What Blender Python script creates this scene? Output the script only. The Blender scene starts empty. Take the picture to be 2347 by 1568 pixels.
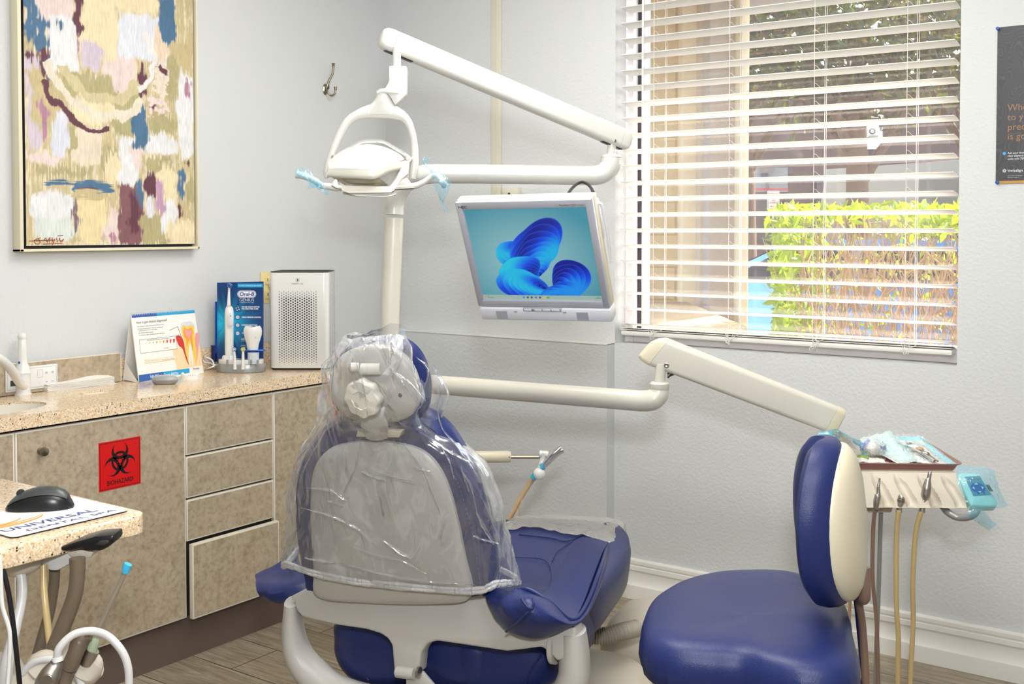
import bpy, bmesh, math, random
import numpy as np
from mathutils import Vector as V, Matrix as M

S = bpy.context.scene
# ------------------------------------------------------------------ camera
CAMZ = 1.43
FPX, YAW, PIT, CY = 2567.09, 0.6214, -0.0298, 603.33
cd = bpy.data.cameras.new('camera'); cam = bpy.data.objects.new('camera', cd)
S.collection.objects.link(cam); S.camera = cam
cam.location = (0, 0, CAMZ)
cam.rotation_euler = (math.pi/2 + PIT, 0, YAW)
cd.sensor_width = 36; cd.lens = FPX/2347*36
cd.shift_y = (CY-784)/2347
cd.clip_start = 0.02; cd.clip_end = 200
# ------------------------------------------------------------------ view
S.view_settings.view_transform = 'Standard'
S.view_settings.look = 'None'
S.view_settings.exposure = 0.0
S.view_settings.gamma = 1
S.view_settings.use_curve_mapping = False
# ------------------------------------------------------------------ sky and sun
SUN_EL, SUN_AZ = math.radians(47), math.radians(22)      # azimuth east of +Y
w = bpy.data.worlds.new('sky'); S.world = w; w.use_nodes = True
nt = w.node_tree; nt.nodes.clear()
sk = nt.nodes.new('ShaderNodeTexSky'); sk.sky_type = 'NISHITA'; sk.sun_disc = False
sk.sun_elevation = SUN_EL; sk.sun_rotation = SUN_AZ
bg = nt.nodes.new('ShaderNodeBackground'); bg.inputs[1].default_value = 1.0
wo = nt.nodes.new('ShaderNodeOutputWorld')
nt.links.new(sk.outputs[0], bg.inputs[0]); nt.links.new(bg.outputs[0], wo.inputs[0])
sd = bpy.data.lights.new('sun', 'SUN'); sd.energy = 12; sd.angle = 0.01; sd.color = (1, .94, .84)
so = bpy.data.objects.new('sun', sd); S.collection.objects.link(so)
sdir = V((math.sin(SUN_AZ)*math.cos(SUN_EL), math.cos(SUN_AZ)*math.cos(SUN_EL), math.sin(SUN_EL)))
so.rotation_euler = sdir.to_track_quat('Z', 'Y').to_euler()
# ------------------------------------------------------------------ photographer's flash, a little above and right of the lens
fd = bpy.data.lights.new('flash', 'AREA'); fd.shape = 'DISK'; fd.size = 0.16; fd.energy = 40; fd.color = (.93, .96, 1)
fo = bpy.data.objects.new('flash', fd); S.collection.objects.link(fo)
fo.location = (0.06, -0.03, CAMZ+0.42)
fo.rotation_euler = (math.radians(86), 0, YAW+0.2)
# added fill lamp, bounced off the ceiling to brighten the upper walls
bd_ = bpy.data.lights.new('bounce_fill', 'AREA'); bd_.shape = 'DISK'; bd_.size = 0.35; bd_.energy = 34; bd_.color = (.97, .98, 1)
bo = bpy.data.objects.new('bounce_fill', bd_); S.collection.objects.link(bo)
bo.location = (-0.75, 1.0, 2.05); bo.rotation_euler = (math.radians(180-32), 0, YAW)
CEIL_POWER = 100.0

# ------------------------------------------------------------------ photo ray helpers (real 3-D points from measured positions)
_v = np.array([-math.sin(YAW)*math.cos(PIT), math.cos(YAW)*math.cos(PIT), math.sin(PIT)])
_r = np.array([math.cos(YAW), math.sin(YAW), 0.]); _u = np.cross(_r, _v)
def ray(px, py): return _v + _r*(px-1173.5)/FPX - _u*(py-CY)/FPX
def Q(px, py, d=None, x=None, y=None, z=None):
    q = ray(px, py)
    k = d if d is not None else (x/q[0] if x is not None else (y/q[1] if y is not None else (z-CAMZ)/q[2]))
    return V((q[0]*k, q[1]*k, CAMZ+q[2]*k))
def QP(px, py, o, n):
    q = V(ray(px, py)); k = (V(o)-V((0, 0, CAMZ))).dot(n)/q.dot(n)
    return V((0, 0, CAMZ))+q*k

# ------------------------------------------------------------------ materials
def lin(c):
    c = [x/255. for x in c]
    return tuple((x/12.92 if x <= .04045 else ((x+.055)/1.055)**2.4) for x in c)+(1,)
class NT:
    def __init__(s, name):
        s.m = bpy.data.materials.new(name); s.m.use_nodes = True
        s.t = s.m.node_tree; s.t.nodes.clear()
        s.out = s.n('ShaderNodeOutputMaterial')
    def n(s, k, **kw):
        x = s.t.nodes.new(k)
        for a, b in kw.items(): setattr(x, a, b)
        return x
    def l(s, a, b): s.t.links.new(a, b)
    def coord(s, scale=(1, 1, 1), kind='Object', rot=(0, 0, 0)):
        if kind == 'World':
            g = s.n('ShaderNodeNewGeometry').outputs['Position']
        else: g = s.n('ShaderNodeTexCoord').outputs[kind]
        mp = s.n('ShaderNodeMapping'); mp.inputs['Scale'].default_value = scale; mp.inputs['Rotation'].default_value = rot
        s.l(g, mp.inputs[0]); return mp.outputs[0]
    def noise(s, vec, scale, detail=3, rough=.5, dist=0):
        x = s.n('ShaderNodeTexNoise'); x.inputs['Scale'].default_value = scale; x.inputs['Detail'].default_value = detail
        x.inputs['Roughness'].default_value = rough; x.inputs['Distortion'].default_value = dist
        if vec is not None: s.l(vec, x.inputs[0])
        return x.outputs[0]
    def ramp(s, fac, stops, interp='LINEAR'):
        x = s.n('ShaderNodeValToRGB'); x.color_ramp.interpolation = interp
        e = x.color_ramp.elements
        while len(e) < len(stops): e.new(.5)
        for i, (p, c) in enumerate(stops):
            e[i].position = p; e[i].color = c if len(c) == 4 else tuple(c)+(1,)
        s.l(fac, x.inputs[0]); return x.outputs[0]
    def mix(s, fac, a, b, mode='MIX'):
        x = s.n('ShaderNodeMix', data_type='RGBA', blend_type=mode)
        for i, val in ((0, fac), (6, a), (7, b)):
            if isinstance(val, (int, float)): x.inputs[i].default_value = val
            elif isinstance(val, tuple): x.inputs[i].default_value = val
            else: s.l(val, x.inputs[i])
        return x.outputs[2]
    def bump(s, h, strength, dist=.002):
        x = s.n('ShaderNodeBump'); x.inputs['Strength'].default_value = strength; x.inputs['Distance'].default_value = dist
        s.l(h, x.inputs['Height']); return x.outputs[0]
    def pbr(s, col, rough=.5, metal=0, normal=None, coat=0, spec=.5, sub=0, trans=0, alpha=1, emit=None, es=0, sheen=0):
        b = s.n('ShaderNodeBsdfPrincipled')
        if isinstance(col, tuple): b.inputs['Base Color'].default_value = col
        else: s.l(col, b.inputs['Base Color'])
        if isinstance(rough, (int, float)): b.inputs['Roughness'].default_value = rough
        else: s.l(rough, b.inputs['Roughness'])
        b.inputs['Metallic'].default_value = metal; b.inputs['Coat Weight'].default_value = coat
        b.inputs['Specular IOR Level'].default_value = spec
        b.inputs['Transmission Weight'].default_value = trans
        if normal is not None: s.l(normal, b.inputs['Normal'])
        if emit is not None:
            if isinstance(emit, tuple): b.inputs['Emission Color'].default_value = emit
            else: s.l(emit, b.inputs['Emission Color'])
            b.inputs['Emission Strength'].default_value = es
        s.l(b.outputs[0], s.out.inputs[0]); return b
def plain(name, c, rough=.45, metal=0, coat=0, bump=0, bscale=200, var=.03, spec=.5):
    t = NT(name); vec = t.coord()
    n = t.noise(vec, 6, 2)
    col = lin(c)
    d = tuple(x*(1-var*1.5) for x in col[:3])+(1,)
    cc = t.mix(n, col, d)
    nm = t.bump(t.noise(vec, bscale, 3), bump, .001) if bump else None
    t.pbr(cc, rough, metal, nm, coat, spec); return t.m
MT = {}
def mat(k): return MT[k]
# wall paint with orange-peel texture
def wallmat(name, c):
    t = NT(name); vec = t.coord(kind='World')
    n1 = t.noise(vec, 90, 4, .6); n2 = t.noise(vec, 1.2, 2)
    a = lin(c); b = tuple(x*.95 for x in a[:3])+(1,)
    t.pbr(t.mix(n2, a, b), .62, 0, t.bump(n1, .55, .004), 0, .35); return t.m
MT['wall'] = wallmat('light grey wall paint', (212, 214, 214))
MT['ceiling'] = wallmat('white ceiling paint', (236, 234, 226))
MT['sillpaint'] = wallmat('off white paint', (216, 217, 212))
def floormat():
    t = NT('grey brown wood look planks'); vec = t.coord(kind='World')
    br = t.n('ShaderNodeTexBrick'); t.l(vec, br.inputs[0])
    br.offset = .37; br.inputs['Scale'].default_value = 1; br.inputs['Brick Width'].default_value = 1.2
    br.inputs['Row Height'].default_value = .2; br.inputs['Mortar Size'].default_value = .0022
    br.inputs['Color1'].default_value = (.25, .25, .25, 1); br.inputs['Color2'].default_value = (.8, .8, .8, 1)
    br.inputs['Mortar'].default_value = (.5, .5, .5, 1); br.inputs['Bias'].default_value = 0
    v2 = t.coord((1.3, 16, 1), 'World')
    g1 = t.noise(v2, 2.6, 8, .68, .9); g2 = t.noise(t.coord((3, 50, 1), 'World'), 3, 4, .6, .4)
    g3 = t.noise(vec, 3.5, 2)
    c1 = t.ramp(g1, [(.3, lin((118, 104, 84))), (.45, lin((152, 140, 118))), (.58, lin((184, 174, 150))), (.72, lin((212, 206, 188)))])
    c2 = t.ramp(g2, [(.35, lin((92, 78, 66))), (.6, lin((170, 160, 146)))])
    c = t.mix(.35, c1, c2)
    pl = t.mix(br.outputs[0], lin((165, 155, 145)), lin((255, 250, 245)))
    c = t.mix(.4, c, pl, 'MULTIPLY')
    c = t.mix(t.ramp(g3, [(.4, (0, 0, 0, 1)), (.7, (.35, .35, .35, 1))]), c, lin((120, 104, 88)))
    c = t.mix(br.outputs[1], c, lin((58, 50, 44)))
    t.pbr(c, .42, 0, t.bump(g2, .12, .002), 0, .4); return t.m
MT['floor'] = floormat()
def lammat():
    t = NT('tan mottled stone laminate'); vec = t.coord(kind='World')
    a = t.noise(vec, 14, 6, .68, .6); b = t.noise(vec, 55, 5, .7, .3); d = t.noise(vec, 4, 3)
    c = t.ramp(a, [(.3, lin((150, 133, 110))), (.5, lin((172, 157, 133))), (.68, lin((190, 176, 154)))])
    c2 = t.ramp(b, [(.34, lin((128, 112, 92))), (.5, lin((180, 165, 142))), (.66, lin((198, 186, 166)))])
    c = t.mix(.45, c, c2); c = t.mix(t.ramp(d, [(.45, (0, 0, 0, 1)), (.7, (.3, .3, .3, 1))]), c, lin((176, 158, 132)))
    t.pbr(c, .4, 0, t.bump(b, .05, .001), 0, .4); return t.m
MT['laminate'] = lammat()
def granmat():
    t = NT('speckled beige solid surface'); vec = t.coord(kind='World')
    def cells(scale):
        x = t.n('ShaderNodeTexVoronoi'); x.inputs['Scale'].default_value = scale; t.l(vec, x.inputs[0]); return x
    v1 = cells(300); v2 = cells(170)
    s1 = t.n('ShaderNodeSeparateColor'); t.l(v1.outputs['Color'], s1.inputs[0])
    s2 = t.n('ShaderNodeSeparateColor'); t.l(v2.outputs['Color'], s2.inputs[0])
    c = t.ramp(s1.outputs[0], [(0, lin((224, 196, 158))), (.3, lin((240, 222, 190))), (.55, lin((214, 172, 128))), (.72, lin((246, 236, 220))), (.9, lin((176, 146, 118)))], 'CONSTANT')
    c = t.mix(.35, c, lin((228, 204, 168)))
    sp = t.ramp(s2.outputs[1], [(0, (0, 0, 0, 1)), (.9, (1, 1, 1, 1))], 'CONSTANT')
    tone = t.ramp(s2.outputs[2], [(0, lin((48, 46, 50))), (.6, lin((120, 98, 80)))], 'CONSTANT')
    dist = t.ramp(v2.outputs['Distance'], [(.28, (1, 1, 1, 1)), (.42, (0, 0, 0, 1))])
    f = t.mix(1, sp, dist, 'MULTIPLY')
    c = t.mix(f, c, tone)
    t.pbr(c, .16, 0, None, .2, .5); return t.m
MT['granite'] = granmat()
def leathermat(name, c):
    t = NT(name); vec = t.coord(kind='World')
    vo = t.n('ShaderNodeTexVoronoi'); vo.inputs['Scale'].default_value = 420; t.l(vec, vo.inputs[0])
    n = t.noise(vec, 9, 4, .6, .5)
    a = lin(c); b = tuple(min(1, x*1.18) for x in a[:3])+(1,)
    col = t.mix(n, a, b)
    add = t.n('ShaderNodeMath', operation='ADD'); t.l(vo.outputs[0], add.inputs[0])
    m2 = t.n('ShaderNodeMath', operation='MULTIPLY'); m2.inputs[1].default_value = 3; t.l(t.noise(vec, 22, 3, .55, .8), m2.inputs[0]); t.l(m2.outputs[0], add.inputs[1])
    t.pbr(col, .40, 0, t.bump(add.outputs[0], .16, .0015), 0, .38); return t.m
MT['leather'] = leathermat('navy blue upholstery vinyl', (28, 40, 92))
MT['white'] = plain('white enamel', (225, 225, 221), .22, coat=.3)
MT['lampwhite'] = plain('lamp white enamel', (202, 201, 195), .25, coat=.25)
MT['cream'] = plain('cream painted metal', (216, 212, 194), .3, coat=.25)
MT['ivory'] = plain('aged ivory plastic', (216, 208, 182), .35)
MT['offwhite'] = plain('off white moulded plastic', (206, 202, 190), .3, coat=.15)
MT['greyshell'] = plain('light grey moulded shell', (188, 185, 179), .36)
MT['taupe'] = plain('warm grey moulded plastic', (205, 196, 180), .33)
MT['metal'] = plain('brushed steel', (176, 170, 162), .36, 1)
MT['nickel'] = plain('satin nickel', (150, 140, 122), .3, 1)
MT['chrome'] = plain('chrome', (215, 215, 218), .1, 1)
MT['black'] = plain('black plastic', (22, 22, 24), .3)
MT['dark'] = plain('dark rubber', (40, 38, 38), .6)
MT['charcoal'] = plain('charcoal grey satin plastic', (58, 62, 62), .35)
MT['toekick'] = plain('brown vinyl toe kick', (104, 88, 80), .5)
MT['edge'] = plain('cream edge banding', (226, 220, 204), .4)
MT['gap'] = plain('dark cabinet carcass', (44, 38, 34), .7)
MT['porcelain'] = plain('cast white sink surface', (240, 232, 214), .15, coat=.3)
MT['paper'] = plain('white paper', (240, 238, 232), .8, bump=.1)
MT['papertowel'] = plain('soft white paper towel', (242, 238, 230), .9, bump=.3, bscale=500)
MT['skyblue'] = plain('light blue plastic', (60, 176, 216), .35)
MT['printnavy'] = plain('navy print', (22, 62, 130), .35)
MT['printtext'] = plain('white print', (240, 243, 246), .4)
MT['printcyan'] = plain('cyan print', (20, 160, 210), .35)
MT['printblue'] = plain('blue print', (24, 84, 165), .35)
MT['printgrey'] = plain('grey print', (120, 122, 126), .5)
MT['printdark'] = plain('dark print', (40, 44, 60), .5)
MT['printred'] = plain('red print', (206, 52, 36), .5)
MT['printorange'] = plain('orange print', (236, 160, 70), .5)
MT['printyellow'] = plain('yellow print', (240, 205, 90), .5)
MT['printpink'] = plain('pink print', (236, 160, 160), .5)
MT['printgreen'] = plain('green print', (150, 190, 70), .5)
MT['printpeach'] = plain('peach print', (246, 214, 170), .5)
MT['navyplastic'] = plain('navy plastic', (24, 28, 92), .3)
MT['blueplastic'] = plain('bright blue plastic', (20, 90, 200), .25)
MT['biored'] = plain('red sign vinyl', (214, 8, 12), .4)
MT['signblack'] = plain('black sign print', (12, 10, 10), .45)
MT['framewood'] = plain('pale cream frame wood', (226, 218, 190), .5, bump=.15, bscale=90)
MT['frameinner'] = plain('dark frame gap', (46, 44, 52), .6)
MT['tray'] = plain('dusty mauve tray plastic', (148, 104, 98), .35)
MT['silver'] = plain('silver painted bezel', (178, 180, 188), .3, metal=.25)
MT['lightsilver'] = plain('pale silver plastic', (216, 217, 222), .35)
MT['outletplate'] = plain('ivory outlet plate', (226, 208, 146), .35)
MT['hosetan'] = plain('tan silicone hose', (196, 172, 122), .3)
MT['hosebrown'] = plain('brown grey hose', (128, 104, 90), .4)
MT['hosegrey'] = plain('light grey hose', (206, 204, 202), .35)
MT['hosedark'] = plain('dark taupe hose', (110, 96, 80), .4)
MT['hosebeige'] = plain('beige hose', (190, 158, 122), .4)
MT['blind'] = None
MT['teal'] = plain('pale aqua plastic', (186, 222, 212), .3)
MT['tealdark'] = plain('slate teal membrane', (84, 142, 158), .4)
MT['posterdark'] = None
MT['gold'] = plain('gold print', (190, 140, 60), .4)
MT['goldtext'] = plain('bronze print', (158, 116, 74), .4)
MT['bluepin'] = plain('blue push pin plastic', (16, 80, 170), .25)
MT['graytower'] = plain('silver grey plastic', (150, 152, 150), .3, metal=.3)
MT['frosted'] = plain('pale frosted plastic', (196, 206, 214), .3)
MT['corrugated'] = plain('grey corrugated hose', (158, 150, 136), .5)
MT['redcap'] = plain('dark red plastic', (150, 40, 40), .4)
def film(name, tint, op, rough=.08, wr=0, wscale=20, diff=None, spec=1.0, fg=.45):
    """thin plastic film: mostly transparent, a little diffuse, sharp gloss"""
    t = NT(name); vec = t.coord(kind='World')
    tr = t.n('ShaderNodeBsdfTransparent'); tr.inputs[0].default_value = tint
    df = t.n('ShaderNodeBsdfPrincipled'); df.inputs['Base Color'].default_value = diff or (.85, .87, .88, 1); df.inputs['Roughness'].default_value = .5
    gl = t.n('ShaderNodeBsdfGlossy'); gl.inputs['Roughness'].default_value = rough; gl.inputs[0].default_value = (1, 1, 1, 1)
    if wr:
        nz = t.n('ShaderNodeTexNoise'); nz.inputs['Scale'].default_value = wscale; nz.inputs['Detail'].default_value = 5
        nz.inputs['Roughness'].default_value = .55; nz.inputs['Distortion'].default_value = 1.6
        mp = t.coord((1.5, 1.5, .55), 'World', (0.3, .5, 0)); t.l(mp, nz.inputs[0])
        try: nz.noise_type = 'RIDGED_MULTIFRACTAL'
        except Exception: pass
        nm = t.bump(nz.outputs[0], wr, .012)
        t.l(nm, gl.inputs['Normal']); t.l(nm, df.inputs['Normal'])
    lw = t.n('ShaderNodeLayerWeight'); lw.inputs[0].default_value = .5
    if wr: t.l(nm, lw.inputs[1])
    pw = t.n('ShaderNodeMath', operation='POWER'); pw.inputs[1].default_value = 3; t.l(lw.outputs['Facing'], pw.inputs[0])
    ma = t.n('ShaderNodeMath', operation='MULTIPLY_ADD'); ma.inputs[1].default_value = fg; ma.inputs[2].default_value = op
    t.l(pw.outputs[0], ma.inputs[0])
    m1 = t.n('ShaderNodeMixShader'); t.l(ma.outputs[0], m1.inputs[0]); t.l(tr.outputs[0], m1.inputs[1]); t.l(df.outputs[0], m1.inputs[2])
    ms = t.n('ShaderNodeMath', operation='MULTIPLY_ADD'); ms.inputs[1].default_value = .22*spec; ms.inputs[2].default_value = .045*spec; t.l(pw.outputs[0], ms.inputs[0])
    m2 = t.n('ShaderNodeMixShader'); t.l(ms.outputs[0], m2.inputs[0]); t.l(m1.outputs[0], m2.inputs[1]); t.l(gl.outputs[0], m2.inputs[2])
    t.l(m2.outputs[0], t.out.inputs[0]); return t.m
MT['bag'] = film('clear wrinkled plastic bag', (.97, .98, 1, 1), .045, .12, 1.0, 11, None, 3.2, .6)
MT['toecover'] = film('clear grey plastic sheet', (.9, .9, .9, 1), .42, .12, .9, 16, (.5, .49, .46, 1), 2)
MT['bluefilm'] = film('light blue barrier film', (.68, .9, .98, 1), .1, .1, .5, 30, (.4, .76, .93, 1))
MT['pouchfilm'] = film('sterilisation pouch film', (.55, .9, .98, 1), .35, .1, .7, 30, (.3, .78, .92, 1))
MT['clearfilm'] = film('clear thin wrap', (.97, .98, 1, 1), .12, .08, .6, 40)
MT['pane'] = film('window glass', (.97, .94, .93, 1), .045, .03, 0, 1, (.95, .84, .82, 1), .9)
MT['acrylic'] = film('blue acrylic', (.1, .35, .95, 1), .35, .05, 0, 1, (.05, .25, .8, 1))
def attrmat(name, rough=.6, emit=0, bump=0, coat=0):
    t = NT(name); a = t.n('ShaderNodeAttribute'); a.attribute_name = 'Col'
    nm = t.bump(t.noise(t.coord((1, 1, 1)), 160, 4), bump, .001) if bump else None
    if emit:
        t.pbr((.01, .01, .01, 1), rough, 0, nm, coat, .5, emit=a.outputs[0], es=emit)
    else: t.pbr(a.outputs[0], rough, 0, nm, coat)
    return t.m
MT['painting'] = attrmat('acrylic paint on canvas', .6, 0, .3)
MT['screen'] = attrmat('lit monitor screen', .25, 1.0)
MT['printed'] = attrmat('glossy printed board', .25, 0, 0, .3)
def blindmat():
    t = NT('white painted blind slat')
    b = t.n('ShaderNodeBsdfPrincipled'); b.inputs['Base Color'].default_value = lin((246, 244, 238)); b.inputs['Roughness'].default_value = .4
    tl = t.n('ShaderNodeBsdfTranslucent'); tl.inputs[0].default_value = (.95, .93, .88, 1)
    mx = t.n('ShaderNodeMixShader'); mx.inputs[0].default_value = .12
    t.l(b.outputs[0], mx.inputs[1]); t.l(tl.outputs[0], mx.inputs[2]); t.l(mx.outputs[0], t.out.inputs[0]); return t.m
MT['blind'] = blindmat()
def postermat():
    t = NT('dark grey poster with fine contour lines'); vec = t.coord(kind='World')
    n = t.noise(vec, 5, 2, .4, .5)
    mm = t.n('ShaderNodeMath', operation='MULTIPLY'); mm.inputs[1].default_value = 330; t.l(n, mm.inputs[0])
    sn = t.n('ShaderNodeMath', operation='SINE'); t.l(mm.outputs[0], sn.inputs[0])
    c = t.ramp(sn.outputs[0], [(.5, lin((62, 61, 64))), (1, lin((76, 75, 78)))])
    t.pbr(c, .35, 0, None, .1); return t.m
MT['posterdark'] = postermat()
def grillemat():
    """white steel sheet with round perforations in a hexagonal layout"""
    t = NT('perforated white grille'); 
    return t
def stuccomat(name, c, k=1.):
    t = NT(name); vec = t.coord(kind='World')
    n = t.noise(vec, 30, 6, .7, .4); n2 = t.noise(vec, 5, 4, .6)
    a = lin(c); b = tuple(x*.78 for x in a[:3])+(1,)
    t.pbr(t.mix(n2, a, b), .85, 0, t.bump(n, .8*k, .02), 0, .2); return t.m
MT['stuccotan'] = stuccomat('tan stucco', (232, 208, 166))
MT['stuccocream'] = stuccomat('cream stucco', (250, 236, 204), .3)
MT['stuccogrey'] = stuccomat('grey stucco', (208, 200, 192))
MT['concrete'] = stuccomat('pale concrete', (214, 198, 176), .3)
MT['asphalt'] = stuccomat('grey asphalt', (74, 70, 68), .5)
MT['exwall'] = stuccomat('brown building wall', (104, 84, 74), .2)
MT['exdark'] = plain('dark shaded glass', (36, 36, 42), .2)
def leafmat(name, c, tr, seed=0):
    t = NT(name)
    oi = t.n('ShaderNodeAttribute'); oi.attribute_name = 'Col'
    b = t.n('ShaderNodeBsdfPrincipled'); b.inputs['Roughness'].default_value = .35
    hs = t.mix(1, oi.outputs[0], lin(c), 'MULTIPLY'); t.l(hs, b.inputs['Base Color'])
    tl = t.n('ShaderNodeBsdfTranslucent'); t.l(t.mix(1, oi.outputs[0], tr, 'MULTIPLY'), tl.inputs[0])
    mx = t.n('ShaderNodeMixShader'); mx.inputs[0].default_value = .5
    t.l(b.outputs[0], mx.inputs[1]); t.l(tl.outputs[0], mx.inputs[2]); t.l(mx.outputs[0], t.out.inputs[0]); return t.m
MT['hedgeleaf'] = leafmat('yellow green hedge leaf', (150, 190, 40), (.62, .8, .02, 1))
MT['treeleaf'] = leafmat('dark green tree leaf', (70, 84, 40), (.2, .24, .04, 1))
MT['twig'] = plain('dry brown twig and shade strip', (176, 146, 112), .8)
MT['bark'] = plain('tree bark', (120, 92, 66), .9, bump=.6, bscale=20)
MT['carblue'] = plain('metallic blue car paint', (40, 140, 226), .2, metal=.3, coat=1)
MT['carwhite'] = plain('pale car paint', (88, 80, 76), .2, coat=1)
MT['carglass'] = plain('dark car glass', (40, 56, 66), .05)
MT['roomglow'] = None
def emitmat(name, c, s):
    t = NT(name); e = t.n('ShaderNodeEmission'); e.inputs[0].default_value = c; e.inputs[1].default_value = s
    t.l(e.outputs[0], t.out.inputs[0]); return t.m
# ------------------------------------------------------------------ mesh builder
def frame_axes(zdir, xhint=None):
    z = V(zdir).normalized()
    if xhint is None: xhint = V((0, 0, 1)) if abs(z.z) < .9 else V((1, 0, 0))
    x = V(xhint) - z*V(xhint).dot(z); x.normalize()
    return x, z.cross(x), z
def catmull(pts, n):
    pts = [V(p) for p in pts]
    if n <= 1 or len(pts) < 3: return pts
    P = [pts[0]*2-pts[1]]+pts+[pts[-1]*2-pts[-2]]; out = []
    for i in range(1, len(P)-2):
        a, b, c, d = P[i-1:i+3]
        for k in range(n):
            t = k/n
            out.append(.5*((2*b)+(c-a)*t+(2*a-5*b+4*c-d)*t*t+(3*b-a-3*c+d)*t**3))
    out.append(pts[-1]); return out
def catclosed(pts, n):
    pts = [V(p) for p in pts]; N = len(pts); out = []
    for i in range(N):
        a, b, c, d = pts[i-1], pts[i], pts[(i+1) % N], pts[(i+2) % N]
        for k in range(n):
            t = k/n
            out.append(.5*((2*b)+(c-a)*t+(2*a-5*b+4*c-d)*t*t+(3*b-a-3*c+d)*t**3))
    return out
PM = {}
class MB:
    def __init__(s): s.v = []; s.f = []; s.mi = []; s.mats = []; s.col = None
    def m(s, k):
        mt = MT[k] if isinstance(k, str) else k
        if mt not in s.mats: s.mats.append(mt)
        return s.mats.index(mt)
    def raw(s, vs, fs, mk):
        o = len(s.v); i = s.m(mk); s.v += [tuple(p) for p in vs]
        for f in fs: s.f.append(tuple(o+k for k in f)); s.mi.append(i)
        return s
    def bm(s, b, mk, T=None):
        if T is not None: bmesh.ops.transform(b, matrix=T, verts=b.verts)
        b.verts.ensure_lookup_table()
        for i, x in enumerate(b.verts): x.index = i
        s.raw([x.co for x in b.verts], [[x.index for x in f.verts] for f in b.faces], mk); b.free(); return s
    def box(s, c, size, mk, bev=0, R=None, seg=2):
        b = bmesh.new(); bmesh.ops.create_cube(b, size=1)
        for x in b.verts: x.co = V((x.co.x*size[0], x.co.y*size[1], x.co.z*size[2]))
        if bev: bmesh.ops.bevel(b, geom=list(b.edges), offset=min(bev, min(size)*.49), segments=seg, profile=.5, affect='EDGES')
        T = M.Translation(V(c))
        if R is not None: T = T @ (R.to_4x4() if hasattr(R, 'to_4x4') else R)
        return s.bm(b, mk, T)
    def bx(s, x0, x1, y0, y1, z0, z1, mk, bev=0, seg=2):
        return s.box(((x0+x1)/2, (y0+y1)/2, (z0+z1)/2), (abs(x1-x0), abs(y1-y0), abs(z1-z0)), mk, bev, seg=seg)
    def tube(s, path, r, mk, seg=14, sub=1, cap=True, flat=1.0, xh=None):
        n0 = len(path); P = catmull(path, sub)
        if isinstance(r, (list, tuple)):
            rr = []
            for i in range(len(P)):
                t = i/(len(P)-1)*(n0-1); k = min(int(t), n0-2); rr.append(r[k]*(1-(t-k))+r[k+1]*(t-k))
        else: rr = [r]*len(P)
        T0 = (P[1]-P[0]).normalized(); x, y, _ = frame_axes(T0, xh); vs = []; fs = []
        for i, p in enumerate(P):
            a = P[max(i-1, 0)]; b = P[min(i+1, len(P)-1)]; T = (b-a).normalized()
            x = (x-T*x.dot(T)).normalized(); y = T.cross(x)
            for k in range(seg):
                q = 2*math.pi*k/seg; vs.append(p+(x*math.cos(q)*flat+y*math.sin(q))*rr[i])
        for i in range(len(P)-1):
            for k in range(seg):
                a = i*seg+k; b = i*seg+(k+1) % seg; fs.append((a, b, b+seg, a+seg))
        if cap: fs.append(tuple(range(seg))[::-1]); fs.append(tuple(range((len(P)-1)*seg, len(P)*seg)))
        return s.raw(vs, fs, mk)
    def lathe(s, prof, o, mk, axis=(0, 0, 1), seg=28, xh=None, sx=1, sy=1):
        x, y, z = frame_axes(axis, xh); o = V(o); vs = []; fs = []
        for (r, h) in prof:
            for k in range(seg):
                q = 2*math.pi*k/seg; vs.append(o+x*r*sx*math.cos(q)+y*r*sy*math.sin(q)+z*h)
        for i in range(len(prof)-1):
            for k in range(seg):
                a = i*seg+k; b = i*seg+(k+1) % seg; fs.append((a, b, b+seg, a+seg))
        if prof[0][0] > 1e-6: fs.append(tuple(range(seg))[::-1])
        if prof[-1][0] > 1e-6: fs.append(tuple(range((len(prof)-1)*seg, len(prof)*seg)))
        return s.raw(vs, fs, mk)
    def ball(s, o, r, mk, sc=(1, 1, 1), seg=20, R=None):
        b = bmesh.new(); bmesh.ops.create_uvsphere(b, u_segments=seg, v_segments=max(8, seg//2), radius=r)
        T = M.Translation(V(o)) @ (R.to_4x4() if R is not None else M.Identity(4)) @ M.Diagonal((sc[0], sc[1], sc[2], 1))
        return s.bm(b, mk, T)
    def prism(s, pts, vec, mk, bev=0, seg=2):
        pts = [V(p) for p in pts]; vec = V(vec); b = bmesh.new()
        v0 = [b.verts.new(p) for p in pts]; f = b.faces.new(v0)
        r = bmesh.ops.extrude_face_region(b, geom=[f])
        bmesh.ops.translate(b, vec=vec, verts=[g for g in r['geom'] if isinstance(g, bmesh.types.BMVert)])
        bmesh.ops.recalc_face_normals(b, faces=list(b.faces))
        if bev: bmesh.ops.bevel(b, geom=list(b.edges), offset=bev, segments=seg, profile=.5, affect='EDGES', clamp_overlap=True)
        return s.bm(b, mk)
    def poly(s, pts, mk): return s.raw(pts, [tuple(range(len(pts)))], mk)
    def loft(s, rings, mk, cap=True, closed=True):
        vs = [p for r in rings for p in r]; n = len(rings[0]); fs = []
        for i in range(len(rings)-1):
            for k in range(n if closed else n-1):
                a = i*n+k; b = i*n+(k+1) % n; fs.append((a, b, b+n, a+n))
        if cap and closed: fs.append(tuple(range(n))[::-1]); fs.append(tuple(range((len(rings)-1)*n, len(rings)*n)))
        return s.raw(vs, fs, mk)
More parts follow.
